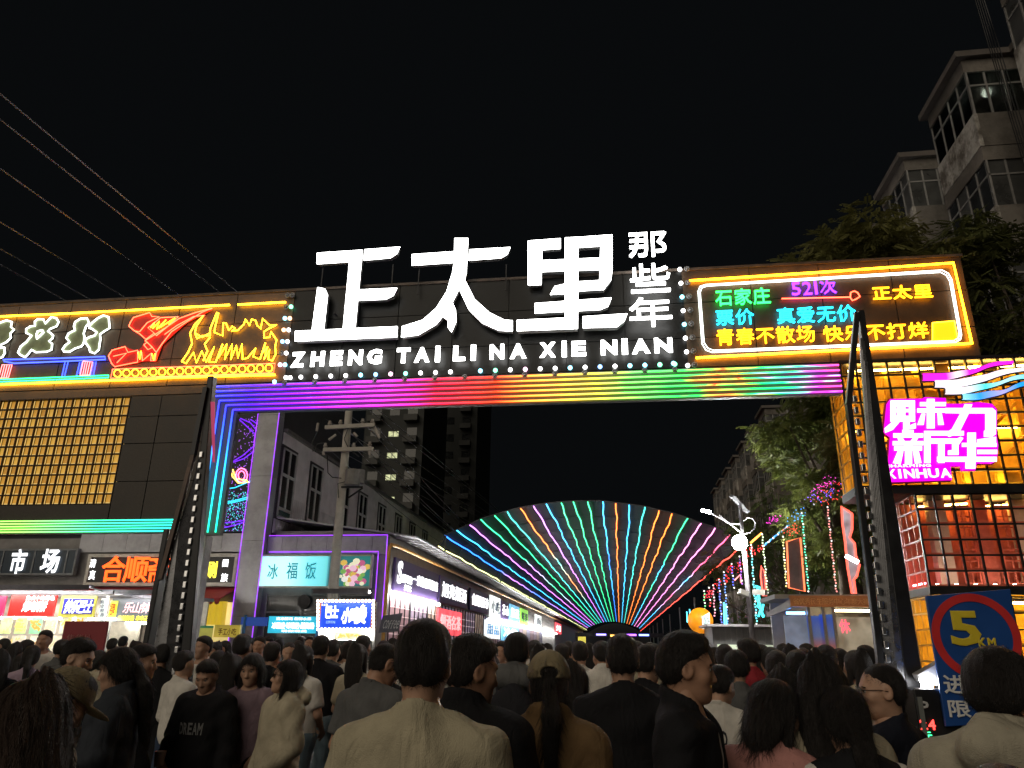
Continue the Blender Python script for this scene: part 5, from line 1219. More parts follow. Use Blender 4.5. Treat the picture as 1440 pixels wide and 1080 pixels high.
def burst(label, c, Y, r, col, n, seed):
    rg = random.Random(seed); mb = MB(); cc = ZK(*c, Y)
    for k in range(int(n * .9)):
        a = rg.uniform(0, 6.28); l = rg.random() ** .6 * r
        mb.ball(cc + np.array([l * math.cos(a) + .3 * l * math.sin(a), rg.uniform(-.5, .5) * r, l * .6 * math.sin(a) + .25 * l * math.cos(a)]), rg.uniform(.007, .013) * Y / 17, 6, 4)
    o = ob('light_cluster', mb, EM('burst_%d' % seed, col, 2.2, False)); tag(o, label, 'light', 'light clusters in the trees')
burst('large red cluster of lights hanging in the big tree', (900, 15), 16.2, .42, (1, .05, .04), 60, 1); burst('purple-blue light cluster left of the large red one', (850, 20), 16.3, .35, (.25, .1, 1), 40, 2)
burst('small magenta light cluster deep in the leaves', (552, 172), 17.6, .16, (.9, .05, .6), 30, 3); burst('red light cluster above the grey vertical sign', (658, 245), 18.4, .26, (1, .06, .04), 40, 4)
burst('blue light cluster where the slanting string meets the leaves', (690, 150), 18.3, .25, (.05, .3, .9), 24, 5); burst('red light cluster in front of the street lamp', (438, 362), 20.5, .26, (1, .05, .05), 36, 6)
burst('red light cluster left of the lamp pole', (322, 470), 27, .38, (1, .04, .06), 36, 7); burst('distant red light cluster low in the far trees', (237, 555), 31, .36, (1, .04, .04), 30, 8); burst('magenta light cluster under the big tree crown', (855, -35), 16.4, .30, (.8, .05, .45), 40, 9)
burst('farthest small red light cluster near the canopy', (170, 625), 36, .35, (1, .05, .08), 26, 10)
def outline_sign(label, poly, Y, mat_face, mat_edge, r=.022):
    t = thing('outlined_sign', label, 'sign', ZK(*poly[-1], Y)); q_ = [ZK(*p, Y) for p in poly]
    ob('face', MB().prism([p + np.array([0, .03, 0]) for p in q_], (0, .03, 0)), mat_face, t)
    ob('neon_edge', MB().tube(q_, r, 5, True), mat_edge, t); return t
ored = EM('edge_orange', (1, .20, .08), 2.2)
outline_sign('grey vertical street sign outlined in orange neon between bulb strings', [(632, 310), (715, 285), (742, 612), (645, 590)], 18.7, M('sign_slate', (.16, .16, .19), .5, 0, .3, 3), ored)
outline_sign('tall white figure-shaped sign outlined in red neon beside the right barrier', [(965, 95), (1000, 120), (1030, 140), (1030, 235), (1015, 285), (1045, 320), (1052, 395), (1075, 450), (1058, 520), (1040, 540), (1052, 625), (1028, 625), (1000, 460), (985, 300), (970, 200)], 16.0, EM('figure_white', (.55, .55, .60), .45, True, .6, 4), EM('edge_red', (1, .12, .08), 2.2))
outline_sign('narrow red neon leaf shape right of the lamp pole', [(478, 458), (500, 500), (508, 640), (488, 640), (474, 520)], 21.2, M('sign_darkred', (.12, .02, .03), .5), EM('edge_red', (0,) * 3, 1))
for lbl, lines, Y, col in (('teal neon squiggle right of the lamp pole', [[(440, 580), (465, 585), (460, 640), (445, 650), (465, 690), (450, 700), (475, 720), (460, 765)], [(455, 585), (470, 700), (490, 770)], [(490, 690), (480, 740), (495, 765)]], 21.1, (.05, .8, .85)), ('orange neon slash leading to the lamp globe', [[(412, 318), (480, 258)]], 21.3, (1, .3, .05)), ('cyan neon bar among the far bulb strings', [[(250, 680), (255, 812)], [(262, 690), (266, 812)]], 30.5, (.1, .7, .9)), ('far cyan neon bars left of the orange ball', [[(42, 720), (45, 800)], [(25, 735), (28, 800)]], 45, (.1, .7, .9)), ('pink neon hook by the far trees', [[(315, 545), (350, 510), (355, 560)]], 28.5, (1, .2, .2))):
    mb = MB()
    for l in lines: mb.tube([ZK(*p, Y) for p in l], .028, 5)
    tag(ob('neon_light', mb, EM('nl_' + lbl[:9], col, 4.0)), lbl, 'neon light')
t = thing('fluorescent_lamp', 'short white fluorescent lamp on a bracket in front of the big tree', 'lamp', ZK(1030, 420, 15.6))
ob('tube', MB().bar(ZK(992, 396, 15.6), ZK(1066, 436, 15.6), .10, .06), EM('fl_white', (1, 1, 1), 8), t); ob('bracket', MB().tube([ZK(1066, 436, 15.62), ZK(1150, 470, 15.7), (6.2, 17.2, 4.2)], .015, 5), steel_dark, t)
t = thing('ball_sign', 'glowing orange ball with a white menu screen on its side', 'sign', ZK(110, 800, 23))
bc = ZK(108, 790, 23.2); ob('ball', MB().ball(bc, .36, 18, 12), EM('ball_orange', (1, .32, .01), .95, True, .5, 2), t, True)
q_ = [ZK(*p, 22.75) for p in [(118, 765), (163, 738), (167, 820), (122, 842)]]; ob('screen', MB().slab(q_, (0, .04, 0)), EM('screen_white', (.85, 1, .95), 1.1), t)
mb = MB()
for k in range(3): c_ = ZK(126 + 5 * (k % 2), 785 + k * 17, 22.74); word(mb, '菜单', Frame(c_, (1, 0, 0), (0, 0, 1)), 0, .16, 0, .07, depth=.004)
ob('lettering', mb, ink, t); ob('post', MB().tube([(bc[0], 23.2, 0), (bc[0], 23.2, bc[2] - .3)], .05, 8), steel_dark, t)
# ================================================================== PEOPLE
def surface_nets(F, xs, ys, zs):
    """closed surface of the zero level of a sampled distance field"""
    ins = F < 0
    nx, ny, nz = F.shape
    c = [ins[i:nx - 1 + i, j:ny - 1 + j, k:nz - 1 + k] for i in (0, 1) for j in (0, 1) for k in (0, 1)]
    s = sum(q.astype(np.int8) for q in c)
    I, J, K = np.nonzero((s > 0) & (s < 8))
    val = {}
    for i in (0, 1):
        for j in (0, 1):
            for k in (0, 1): val[i, j, k] = F[I + i, J + j, K + k]
    acc = np.zeros((len(I), 3)); cnt = np.zeros(len(I))
    for a in [(i, j, k) for i in (0, 1) for j in (0, 1) for k in (0, 1)]:
        for ax in range(3):
            if a[ax]: continue
            b = list(a); b[ax] = 1; b = tuple(b)
            va, vb = val[a], val[b]; mk = (va < 0) != (vb < 0)
            t = np.where(mk, va / np.where(mk, va - vb, 1), 0)
            p = np.array(a, float)[None, :].repeat(len(I), 0); p[:, ax] = t
            acc += p * mk[:, None]; cnt += mk
    acc /= cnt[:, None]
    def lerp(arr, idx, f): return arr[idx] + (arr[idx + 1] - arr[idx]) * f
    V = np.stack([lerp(xs, I, acc[:, 0]), lerp(ys, J, acc[:, 1]), lerp(zs, K, acc[:, 2])], 1)
    idx = -np.ones((nx - 1, ny - 1, nz - 1), np.int64); idx[I, J, K] = np.arange(len(I))
    quads = []
    a = ins[:-1, 1:-1, 1:-1]; b = ins[1:, 1:-1, 1:-1]; i, j, k = np.nonzero(a != b); fl = a[i, j, k]; j += 1; k += 1
    q = np.stack([idx[i, j - 1, k - 1], idx[i, j, k - 1], idx[i, j, k], idx[i, j - 1, k]], 1); quads.append(np.where(fl[:, None], q, q[:, ::-1]))
    a = ins[1:-1, :-1, 1:-1]; b = ins[1:-1, 1:, 1:-1]; i, j, k = np.nonzero(a != b); fl = a[i, j, k]; i += 1; k += 1
    q = np.stack([idx[i - 1, j, k - 1], idx[i - 1, j, k], idx[i, j, k], idx[i, j, k - 1]], 1); quads.append(np.where(fl[:, None], q, q[:, ::-1]))
    a = ins[1:-1, 1:-1, :-1]; b = ins[1:-1, 1:-1, 1:]; i, j, k = np.nonzero(a != b); fl = a[i, j, k]; i += 1; j += 1
    q = np.stack([idx[i - 1, j - 1, k], idx[i, j - 1, k], idx[i, j, k], idx[i - 1, j, k]], 1); quads.append(np.where(fl[:, None], q, q[:, ::-1]))
    return V, np.concatenate(quads)
def np_mesh(name, V, Q):
    me = bpy.data.meshes.new(name); n = len(Q)
    me.vertices.add(len(V)); me.vertices.foreach_set('co', np.asarray(V, np.float32).ravel())
    me.loops.add(n * 4); me.loops.foreach_set('vertex_index', np.asarray(Q, np.int32).ravel()); me.polygons.add(n)
    me.polygons.foreach_set('loop_start', np.arange(n, dtype=np.int32) * 4); me.polygons.foreach_set('loop_total', np.full(n, 4, np.int32))
    me.update(); me.polygons.foreach_set('use_smooth', np.ones(n, bool)); me.validate()
    return me
class Field:
    def __init__(s, lo, hi, res):
        s.ax = [np.arange(lo[i], hi[i] + res, res) for i in range(3)]
        s.X, s.Y, s.Z = [g.astype(np.float32) for g in np.meshgrid(*s.ax, indexing='ij')]
    def cap(s, a, b, ra, rb, sy=1.0):
        ax, ay, az = a; bx, by, bz = b
        dx, dy, dz = bx - ax, (by - ay) * sy, bz - az
        px, py, pz = s.X - ax, (s.Y - ay) * sy, s.Z - az
        t = np.clip((px * dx + py * dy + pz * dz) / (dx * dx + dy * dy + dz * dz + 1e-9), 0, 1)
        return np.sqrt((px - t * dx) ** 2 + (py - t * dy) ** 2 + (pz - t * dz) ** 2) - (ra + (rb - ra) * t)
    def ell(s, c, r):
        px, py, pz = (s.X - c[0]) / r[0], (s.Y - c[1]) / r[1], (s.Z - c[2]) / r[2]
        k = np.sqrt(px * px + py * py + pz * pz); return (k - 1) * min(r)
    def net(s, F): return surface_nets(F, *s.ax)
def smin(a, b, k):
    h = np.clip(.5 + .5 * (b - a) / k, 0, 1); return b + (a - b) * h - k * h * (1 - h)
def smax(a, b, k): return -smin(-a, -b, k)

# ---- head, hands and hair are sculpted once, in head / wrist space
def make_head(res, female):
    f = Field((-.11, -.14, -.24), (.11, .14, .15), res)
    w = .95 if female else 1.0
    d = smin(f.ell((0, -.014, .030), (.077 * w, .098, .092)), f.ell((0, .022, -.035), (.063 * w, .070, .088)), .045)
    d = smin(d, f.ell((0, .046, -.088), (.040 * w, .042, .034)), .04)
    d = smin(d, f.ell((0, .074, -.108), (.018, .016, .014)), .02)
    for s in (-1, 1):
        d = smin(d, f.ell((s * .046, .062, -.025), (.020, .018, .020)), .03)
        d = smax(d, -f.ell((s * .033, .102, .004), (.019, .018, .011)), .014)
    d = smin(d, f.cap((-.034, .081, .024), (.034, .081, .024), .009, .009), .018)
    d = smin(d, f.cap((0, .088, .008), (0, .106, -.036), .007, .0125), .012)
    for s in (-1, 1): d = smin(d, f.ell((s * .012, .094, -.041), (.009, .010, .008)), .008)
    d = smin(d, f.cap((-.018, .083, -.068), (.018, .083, -.068), .006, .006), .008); d = smin(d, f.cap((-.015, .083, -.080), (.015, .083, -.080), .0075, .0075), .008)
    for s in (-1, 1):
        e = smax(f.ell((s * .081 * w, -.008, -.008), (.011, .024, .034)), -f.ell((s * .092 * w, -.003, -.004), (.008, .013, .020)), .006); d = smin(d, e, .010)
    d = smin(d, f.cap((0, -.022, -.06), (0, -.026, -.155), .052 * w, .048 * w), .03)
    return f.net(d)
def make_hand(res, curl):
    f = Field((-.06, -.03, -.21), (.085, .10, .04), res)
    d = smin(f.cap((0, 0, .03), (0, 0, -.01), .026, .027), f.ell((0, .002, -.055), (.043, .017, .052)), .02)
    for i, (x, L) in enumerate(((-.031, .060), (-.011, .074), (.010, .080), (.030, .070))):
        p = np.array([x, .002, -.092]); a = .18 + curl * .35
        for k, (s, r) in enumerate(((.5, .0092), (.3, .0084), (.25, .0076))):
            q = p + L * s * np.array([x * .8, math.sin(a), -math.cos(a)]); d = smin(d, f.cap(p, q, r, r * .92), .006); p = q; a += curl * .75
    t0, t1, t2 = (.030, .006, -.025), (.056, .022, -.060), (.054 - curl * .02, .040, -.088); d = smin(d, f.cap(t0, t1, .013, .0105), .012); d = smin(d, f.cap(t1, t2, .0105, .008), .006)
    return f.net(d)
def strands(f, amp, fr=90, seed=0):
    r = np.random.default_rng(seed); ang = np.arctan2(f.Y + .01, f.X)
    fade = np.clip(np.hypot(f.X, f.Y + .01) / .07, 0, 1) ** 2
    return amp * (fade * (.5 * np.sin(ang * 13 + 2.0 * np.sin(f.Z * 22 + r.uniform(0, 6))) + .6 * np.sin(ang * 29 + f.Z * 30)) + .4 * np.sin(f.X * fr + f.Y * fr * .7 + f.Z * fr * .4))
def make_hair(style, res, seed=0):
    lo, hi = (-.14, -.22, -.20), (.14, .16, .17)
    if style in ('long', 'pony', 'half', 'bob', 'cpony'): lo = (-.17, -.24, -.46)
    f = Field(lo, hi, res)
    th = {'buzz': .003, 'short': .010, 'crop': .008, 'thick': .020, 'quiff': .014, 'cpony': .003}.get(style, .014)
    base = smin(f.ell((0, -.014, .030), (.077 + th, .098 + th, .092 + th)), f.ell((0, -.02, -.03), (.064 + th, .070 + th, .078)), .04)
    if style in ('short', 'thick', 'quiff', 'crop'): base = smin(base, f.ell((0, .005, .072 if style != 'quiff' else .082), (.072, .085, .058)), .03)
    base = base + strands(f, .0010 if style == 'buzz' else .0018, seed=seed)
    if style in ('long', 'bob', 'pony', 'half', 'cap', 'cpony'):
        zl = np.interp(f.Y, [-.1, -.05, .0, .04, .075, .11], [-.10, -.09, -.06, .02, .055, .075])
    else:
        zl = np.interp(f.Y, [-.1, -.045, -.022, .002, .03, .07, .11], [-.072, -.062, -.030, .008, .034, .066, .082])
    zl = zl + .004 * np.sin(f.X * 160) + .003 * np.sin(f.X * 77 + 1)
    if style in ('short', 'thick', 'quiff', 'crop', 'buzz'): base = base + (th + .0005) * (1 - np.clip((f.Z - zl) / .045, 0, 1)) ** 1.3
    d = smax(base, (zl - f.Z) * .8, .004)
    sn = strands(f, .0024, 70, seed + 1)
    if style == 'long':
        d = smin(d, f.ell((0, -.088, -.13), (.098, .050, .285)) + sn, .03)
        for s in (-1, 1): d = smin(d, f.cap((s * .074, .0, .03), (s * .092, -.01, -.30), .026, .018) + sn, .025)
    if style == 'bob':
        d = smin(d, f.ell((0, -.055, -.06), (.105, .070, .14)) + sn, .03)
        for s in (-1, 1): d = smin(d, f.cap((s * .078, .005, .02), (s * .086, .015, -.13), .026, .020) + sn, .02)
    if style in ('pony', 'cpony'):
        d = smin(d, f.ell((0, -.112, .0), (.024, .024, .022)), .02); d = smin(d, f.cap((0, -.118, -.005), (.005, -.150, -.12), .028, .036) + sn, .015); d = smin(d, f.cap((.005, -.150, -.12), (0, -.125, -.44), .036, .018) + sn, .02)
    if style == 'half':
        d = smin(d, f.ell((0, -.115, .0), (.030, .024, .026)), .015); d = smin(d, f.ell((0, -.100, -.12), (.048, .034, .18)) + sn, .03)
    if style == 'cap': d = smin(d, f.cap((0, -.085, -.03), (.004, -.120, -.05), .05, .05) + sn, .03); d = smin(d, f.cap((.004, -.115, -.05), (0, -.120, -.19), .04, .03) + sn, .02)
    return f.net(d)
def make_cap(res):
    f = Field((-.14, -.15, -.06), (.14, .24, .17), res)
    d = f.ell((0, -.010, .030), (.094, .114, .112)); d = smax(d, -(f.Z - .022 - .12 * np.maximum(0, -f.Y - .03) * 0), .004)
    hole = f.ell((0, -.115, .045), (.038, .05, .024)); d = smax(d, -hole, .005)
    b = smax(f.ell((0, .11, .028), (.075, .10, .012)), .06 - f.Y, .005); d = smin(d, b, .008)
    return f.net(d)
HEADS = {(fm, lod): make_head(.0062 if lod == 0 else .011, fm) for fm in (0, 1) for lod in (0, 1)}
HANDS = {(c, lod): make_hand(.0045 if lod == 0 else .008, c) for c, lod in ((.35, 0), (1.0, 0), (.5, 1))}
HAIR = {}
def add_strands(V, Q, style, n, seed=3):
    """loose hairs lying on the hair volume and breaking its outline"""
    rg = np.random.default_rng(seed)
    a, b, c, d = V[Q[:, 0]], V[Q[:, 1]], V[Q[:, 2]], V[Q[:, 3]]
    nq = np.cross(c - a, d - b); nq /= np.linalg.norm(nq, axis=1)[:, None] + 1e-9; ce = (a + b + c + d) / 4
    out_ = np.sign(np.sum(nq * (ce - ce.mean(0)), axis=1)).mean(); nq = nq * (1 if out_ > 0 else -1)
    k = rg.integers(0, len(Q), n); p = ce[k]; nn = nq[k]
    longs = style in ('long', 'bob', 'pony', 'half', 'cpony', 'cap')
    flow = np.stack([p[:, 0], p[:, 1] + .02, np.full(n, -.05 if not longs else -.16)], 1) + rg.normal(0, .03 if not longs else .012, (n, 3))
    flow -= nn * np.sum(flow * nn, axis=1)[:, None]; flow /= np.linalg.norm(flow, axis=1)[:, None] + 1e-9
    L_ = rg.uniform(.012, .03, n) if not longs else rg.uniform(.03, .10, n)
    lift = (rg.uniform(0, 1, n) ** 2) * (.012 if not longs else .014); side = np.cross(nn, flow) * (.0009 if not longs else .0011)
    P = []
    for t in (0, .5, 1.0):
        q = p - nn * .002 + flow * (L_ * t)[:, None] + nn * (lift * t ** 1.4 + .002 * t)[:, None] + np.cross(nn, flow) * (rg.normal(0, .003, n) * t)[:, None]
        P += [q - side * (1 - .6 * t), q + side * (1 - .6 * t)]
    W_ = np.stack(P, 1).reshape(-1, 3); o = len(V) + np.arange(n)[:, None] * 6
    F2 = np.concatenate([o + np.array([0, 1, 3, 2]), o + np.array([2, 3, 5, 4])])
    return np.concatenate([V, W_]), np.concatenate([Q, F2])
def hair(style, lod):
    if (style, lod) not in HAIR:
        HAIR[style, lod] = make_hair(style, .0068 if lod == 0 else .012)
        if lod == 0: HAIR[style, lod] = add_strands(*HAIR[style, lod], style, 2600)
    return HAIR[style, lod]
CAPM = make_cap(.0062)
skin_mats = [M('skin_%d' % i, c, .5, 0, .12, 20, .04, 120, spec=.35) for i, c in enumerate([(.42, .25, .17), (.48, .30, .21), (.36, .20, .13)])]
hair_m = M('hair_black', (.019, .016, .015), .55, 0, .4, 40, .8, 330, (1, 1, .10), spec=.32)
hair_b = M('hair_brown', (.030, .016, .010), .55, 0, .4, 40, .8, 330, (1, 1, .10), spec=.32)
shoe_m = M('shoe', (.10, .10, .10), .6)
def cloth(name, col, rough=.85):
    """woven cloth: fine weave plus soft creases"""
    if 'cloth_' + name in MATS: return MATS['cloth_' + name]
    m = M('cloth_' + name, col, rough, 0, .18, 9, .35, 260, spec=.15)
    nt = m.node_tree; N, L = nt.nodes.new, nt.links.new; p = nt.nodes['Principled BSDF']; fine = p.inputs['Normal'].links[0].from_node
    tc = N('ShaderNodeTexCoord'); mp = N('ShaderNodeMapping'); mp.inputs['Scale'].default_value = (1, 1, .45); mp.inputs['Rotation'].default_value = (.3, .5, 0); L(tc.outputs['Object'], mp.inputs['Vector'])
    no = N('ShaderNodeTexNoise'); no.inputs['Scale'].default_value = 7.5; no.inputs['Detail'].default_value = 3; no.inputs['Distortion'].default_value = 1.4; L(mp.outputs[0], no.inputs['Vector'])
    ab = N('ShaderNodeMath'); ab.operation = 'SUBTRACT'; ab.inputs[1].default_value = .5; L(no.outputs[0], ab.inputs[0]); a2 = N('ShaderNodeMath'); a2.operation = 'ABSOLUTE'; L(ab.outputs[0], a2.inputs[0])
    b2 = N('ShaderNodeBump'); b2.inputs['Strength'].default_value = .45; b2.inputs['Distance'].default_value = .05; L(a2.outputs[0], b2.inputs['Height']); L(b2.outputs[0], fine.inputs['Normal'])
    return m
def rotm(yaw, pitch, roll=0):
    cy_, sy_, cp, sp, cr_, sr = math.cos(yaw), math.sin(yaw), math.cos(pitch), math.sin(pitch), math.cos(roll), math.sin(roll)
    Rz = np.array([[cy_, -sy_, 0], [sy_, cy_, 0], [0, 0, 1]]); Rx = np.array([[1, 0, 0], [0, cp, -sp], [0, sp, cp]]); Ry = np.array([[cr_, 0, sr], [0, 1, 0], [-sr, 0, cr_]])
    return Rz @ Rx @ Ry
ARMS = {'down': ((.245, -.02, 1.12), (.262, .05, .87)), 'front': ((.235, .02, 1.13), (.10, .24, 1.10)), 'low': ((.25, 0, 1.12), (.16, .20, .96)), 'phone': ((.225, .03, 1.14), (.085, .25, 1.22)), 'up': ((.27, .10, 1.20), (.20, .30, 1.38)), 'back': ((.25, -.07, 1.13), (.27, -.04, .88)), 'pocket': ((.27, -.06, 1.13), (.22, .06, .93))}
def person_meshes(lod=0, arms=('down', 'down'), top='tee', female=0, w=1.0, head=(0, 0), lean=0.0, hairst='short', legs=0.0, hood=False, collar=False, curl=(.35, .35), seed=0, long_hem=0.0, openj=False, slim=1.0, cap=False):
    """returns numpy meshes of body, top, (inner shirt), trousers, shoes, hair for a 1.75 m person facing +Y, feet at z = 0"""
    res = .0135 if lod == 0 else .024
    rg = np.random.default_rng(seed + 100)
    sh_ = (.185 if not female else .160) * w
    J = {}
    def bend(p):           # lean of the upper body about the hips
        p = np.array(p, float); z = p[2] - .95
        if z <= 0 or lean == 0: return p
        return np.array([p[0], p[1] * math.cos(lean) + z * math.sin(lean), .95 + z * math.cos(lean) - p[1] * math.sin(lean)])
    zlo, zhi = -.02, 1.62
    f = Field((-.42 * max(w, 1), -.30 - max(0, -lean) * .6, zlo), (.42 * max(w, 1), .42 + max(0, lean) * .7, zhi), res)
    tw = .88 if female else 1.0
    hips, chest = bend((0, 0, .97)), bend((0, .0, 1.28))
    torso = f.cap(hips, chest, .158 * w * (1.03 if female else 1), .172 * w * tw, 1.5 / math.sqrt(w))
    torso = torso / 1.1
    shl = np.minimum(f.cap(bend((0, -.022, 1.424)), bend((sh_ - .02, -.012, 1.376)), .058, .056), f.cap(bend((0, -.022, 1.424)), bend((-sh_ + .02, -.012, 1.376)), .058, .058))
    torso = smin(torso, shl, .07)
    nk = bend((0, -.018, 1.40)); nt_ = bend((0, .0, 1.545))
    neck = f.cap(nk, nt_, .062, .053 if not female else .046)
    upper = smin(torso, neck, .05)
    legsd = None; feet = None
    for s in (-1, 1):
        st = legs * s
        hip, kn, an = (s * .092, 0, .90), (s * .098, .03 + st * .18, .50), (s * .10, -.02 + st * .30 - (.06 if st < 0 else 0), .09 + (.05 if st < -.3 else 0))
        L_ = smin(f.cap(hip, kn, .093 * slim * math.sqrt(w), .060), f.cap(kn, an, .058, .042), .03)
        F2 = f.cap((s * .10, an[1] - .02, .045), (s * .118, an[1] + .15, .034), .042, .036)
        legsd = L_ if legsd is None else np.minimum(legsd, L_); feet = F2 if feet is None else np.minimum(feet, F2)
    pelvis = f.cap((-.07 * w, 0, .93), (.07 * w, 0, .93), .115 * w, .115 * w, 1.15)
    lower = smin(smin(legsd, pelvis, .05), feet, .02)
    armf = []; arms_d = None; wr = []
    for s, a in zip((-1, 1), arms):
        e, h = ARMS[a]
        k = sh_ / .185
        S_ = bend((s * sh_, -.012, 1.370)); E_ = bend((s * e[0] * (.25 + .75 * k), e[1], e[2])); W_ = bend((s * h[0] * k, h[1], h[2]))
        A = smin(f.cap(S_, E_, .052 * math.sqrt(w), .040), f.cap(E_, W_, .039, .027), .02)
        arms_d = A if arms_d is None else np.minimum(arms_d, A); wr.append((S_, E_, W_))
    body = smin(smin(upper, arms_d, .035), lower, .05)
    out = {}
    V, Q = f.net(body)
    hv, hq = HEADS[female, lod]
    piv = np.array([0, -.026, -.105]); R_ = rotm(head[0], head[1]); hc = bend((0, .0, 1.615)); bt = rotm(0, -lean * .35)
    pv = hc + piv
    def to_head(v): return (v - piv) @ (bt @ R_).T + pv
    parts = [(V, Q), (to_head(hv), hq)]
    for i, ((S_, E_, W_), cu) in enumerate(zip(wr, curl)):
        v, q = HANDS[(.5, 1)] if lod else HANDS[(cu if (cu, 0) in HANDS else .35, 0)]
        v = v.copy(); s = -1 if i == 0 else 1
        if s == 1: v[:, 0] *= -1; q = q[:, ::-1]
        d = W_ - E_; d /= np.linalg.norm(d); z_ = -d; inn = np.array([-s, .25, 0.0]); inn -= z_ * inn.dot(z_); inn /= np.linalg.norm(inn); x_ = np.cross(inn, z_)
        if arms[i] in ('phone', 'up', 'front'):
            inn = np.array([-s * .5, -.4, .8]); inn -= z_ * inn.dot(z_); inn /= np.linalg.norm(inn); x_ = np.cross(inn, z_)
        parts.append(((v * (.92 if female else 1.0)) @ np.stack([x_, inn, z_]) + W_, q))
    off = 0; VV = []; QQ = []
    for v, q in parts: VV.append(v); QQ.append(q + off); off += len(v)
    out['body'] = (np.concatenate(VV), np.concatenate(QQ))
    # wrinkles
    wk = np.zeros_like(f.X)
    if lod == 0:
        for k in range(7):
            d = rg.normal(size=3); d[2] *= .8; d /= np.linalg.norm(d); fr = rg.uniform(18, 52); wk += .0032 * np.sin(fr * (d[0] * f.X + d[1] * f.Y + d[2] * f.Z) + 2.5 * np.sin(9 * f.Z + 7 * f.X + rg.uniform(0, 6)) + rg.uniform(0, 6))
    th = {'tee': .015, 'shirt': .017, 'jacket': .030, 'hoodie': .033, 'vest': .024}[top]
    hem = {'tee': .86, 'shirt': .88, 'jacket': .80, 'hoodie': .80, 'vest': .88}[top] - long_hem
    sk = upper
    skirt = f.cap((0, 0, hem + .12), (0, 0, 1.12), .168 * w, .150 * w, 1.45) / 1.1
    sk = smin(sk, skirt, .06)
    sl_d = None
    if top != 'vest':
        for (S_, E_, W_) in wr:
            if top == 'tee':
                A = f.cap(S_, E_, .058 * math.sqrt(w), .056); d = (E_ - S_); L_ = np.linalg.norm(d); d = d / L_; c_ = S_ + d * L_ * .72
                A = smax(A, (f.X - c_[0]) * d[0] + (f.Y - c_[1]) * d[1] + (f.Z - c_[2]) * d[2], .008)
            else:
                A = smin(f.cap(S_, E_, .056 * math.sqrt(w), .046), f.cap(E_, W_, .046, .036), .02); d = W_ - E_; L_ = np.linalg.norm(d); d /= L_; c_ = W_ - d * .012
                near = np.sqrt((f.X - c_[0]) ** 2 + (f.Y - c_[1]) ** 2 + (f.Z - c_[2]) ** 2) < .11
                A = np.where(near, smax(A, (f.X - c_[0]) * d[0] + (f.Y - c_[1]) * d[1] + (f.Z - c_[2]) * d[2], .008), A)
            sl_d = A if sl_d is None else np.minimum(sl_d, A)
        td = smin(sk, sl_d, .026)
    else: td = sk
    td = td - th + np.clip(wk * (.9 if th > .02 else .8), -.02, th - .007)
    td = smax(td, hem - f.Z, .008)
    ny_ = nk[1]; ncut = f.Z - (nk[2] + (.078 if top in ('tee', 'shirt', 'vest') else .096) - .55 * (f.Y - ny_)); td = smax(td, ncut, .008)
    if collar or top == 'jacket' or hood:
        ry = np.sqrt(f.X ** 2 + (f.Y - ny_ - .005) ** 2); tz = f.Z - (nk[2] + .098 - .40 * (f.Y - ny_))
        tor = np.sqrt(((ry - .078) / 1.0) ** 2 + (tz * .55) ** 2) - .017; td = smin(td, tor, .02)
    else:
        ry = np.sqrt(f.X ** 2 + (f.Y - ny_ - .006) ** 2); tz = f.Z - (nk[2] + .074 - .55 * (f.Y - ny_)); td = smin(td, np.sqrt((ry - .073) ** 2 + (tz * .8) ** 2) - .009, .010)
    if hood:
        hz = nk[2] + .04; hd = f.ell((0, ny_ - .115, hz + .02), (.155, .080, .095)); hd = smin(hd, f.cap((-.10, ny_ - .02, hz + .03), (-.03, ny_ - .13, hz + .03), .035, .04), .03); hd = smin(hd, f.cap((.10, ny_ - .02, hz + .03), (.03, ny_ - .13, hz + .03), .035, .04), .03)
        td = smin(td, hd + wk, .03)
    if openj:
        inn_ = smax(upper - .013 + wk, .88 - f.Z, .008); inn_ = smax(inn_, f.Z - (nk[2] + .076 - .55 * (f.Y - ny_)), .008); out['inner_shirt'] = f.net(inn_)
        gap_ = np.maximum(np.abs(f.X) - (.055 + .05 * np.clip((1.3 - f.Z), 0, 1)), -(f.Y - .01)); td = smax(td, -gap_, .012)
    if top == 'vest':
        vs_ = None
        for (S_, E_, W_) in wr:
            A = smin(f.cap(S_, E_, .056 * math.sqrt(w), .046), f.cap(E_, W_, .046, .036), .02); vs_ = A if vs_ is None else np.minimum(vs_, A)
        vi = smin(upper, vs_, .045) - .013 + wk; vi = smax(smax(vi, .87 - f.Z, .008), f.Z - (nk[2] + .082 - .55 * (f.Y - ny_)), .008); out['inner_shirt'] = f.net(vi)
    out['top'] = f.net(td)
    tr = smin(legsd, pelvis, .05) - .012 + wk; tr = smax(smax(tr, f.Z - 1.0, .008), .075 - f.Z, .008); out['trousers'] = f.net(tr)
    sh2 = smax(feet - .010, f.Z - .105, .008); sh2 = smax(sh2, .004 - f.Z, .004); out['shoes'] = f.net(sh2)
    if hairst != 'none':
        v, q = hair(hairst, lod); out['hair'] = (to_head(v), q)
    if cap: out['cap'] = (to_head(CAPM[0]), CAPM[1])
    out['_head'] = (to_head, hc); out['_wr'] = wr
    return out
def place_matrix(pos, yaw, scale): return Matrix.Translation(Vector(pos)) @ Matrix.Rotation(yaw, 4, 'Z') @ Matrix.Diagonal((scale, scale, scale, 1))
NUM = [0]
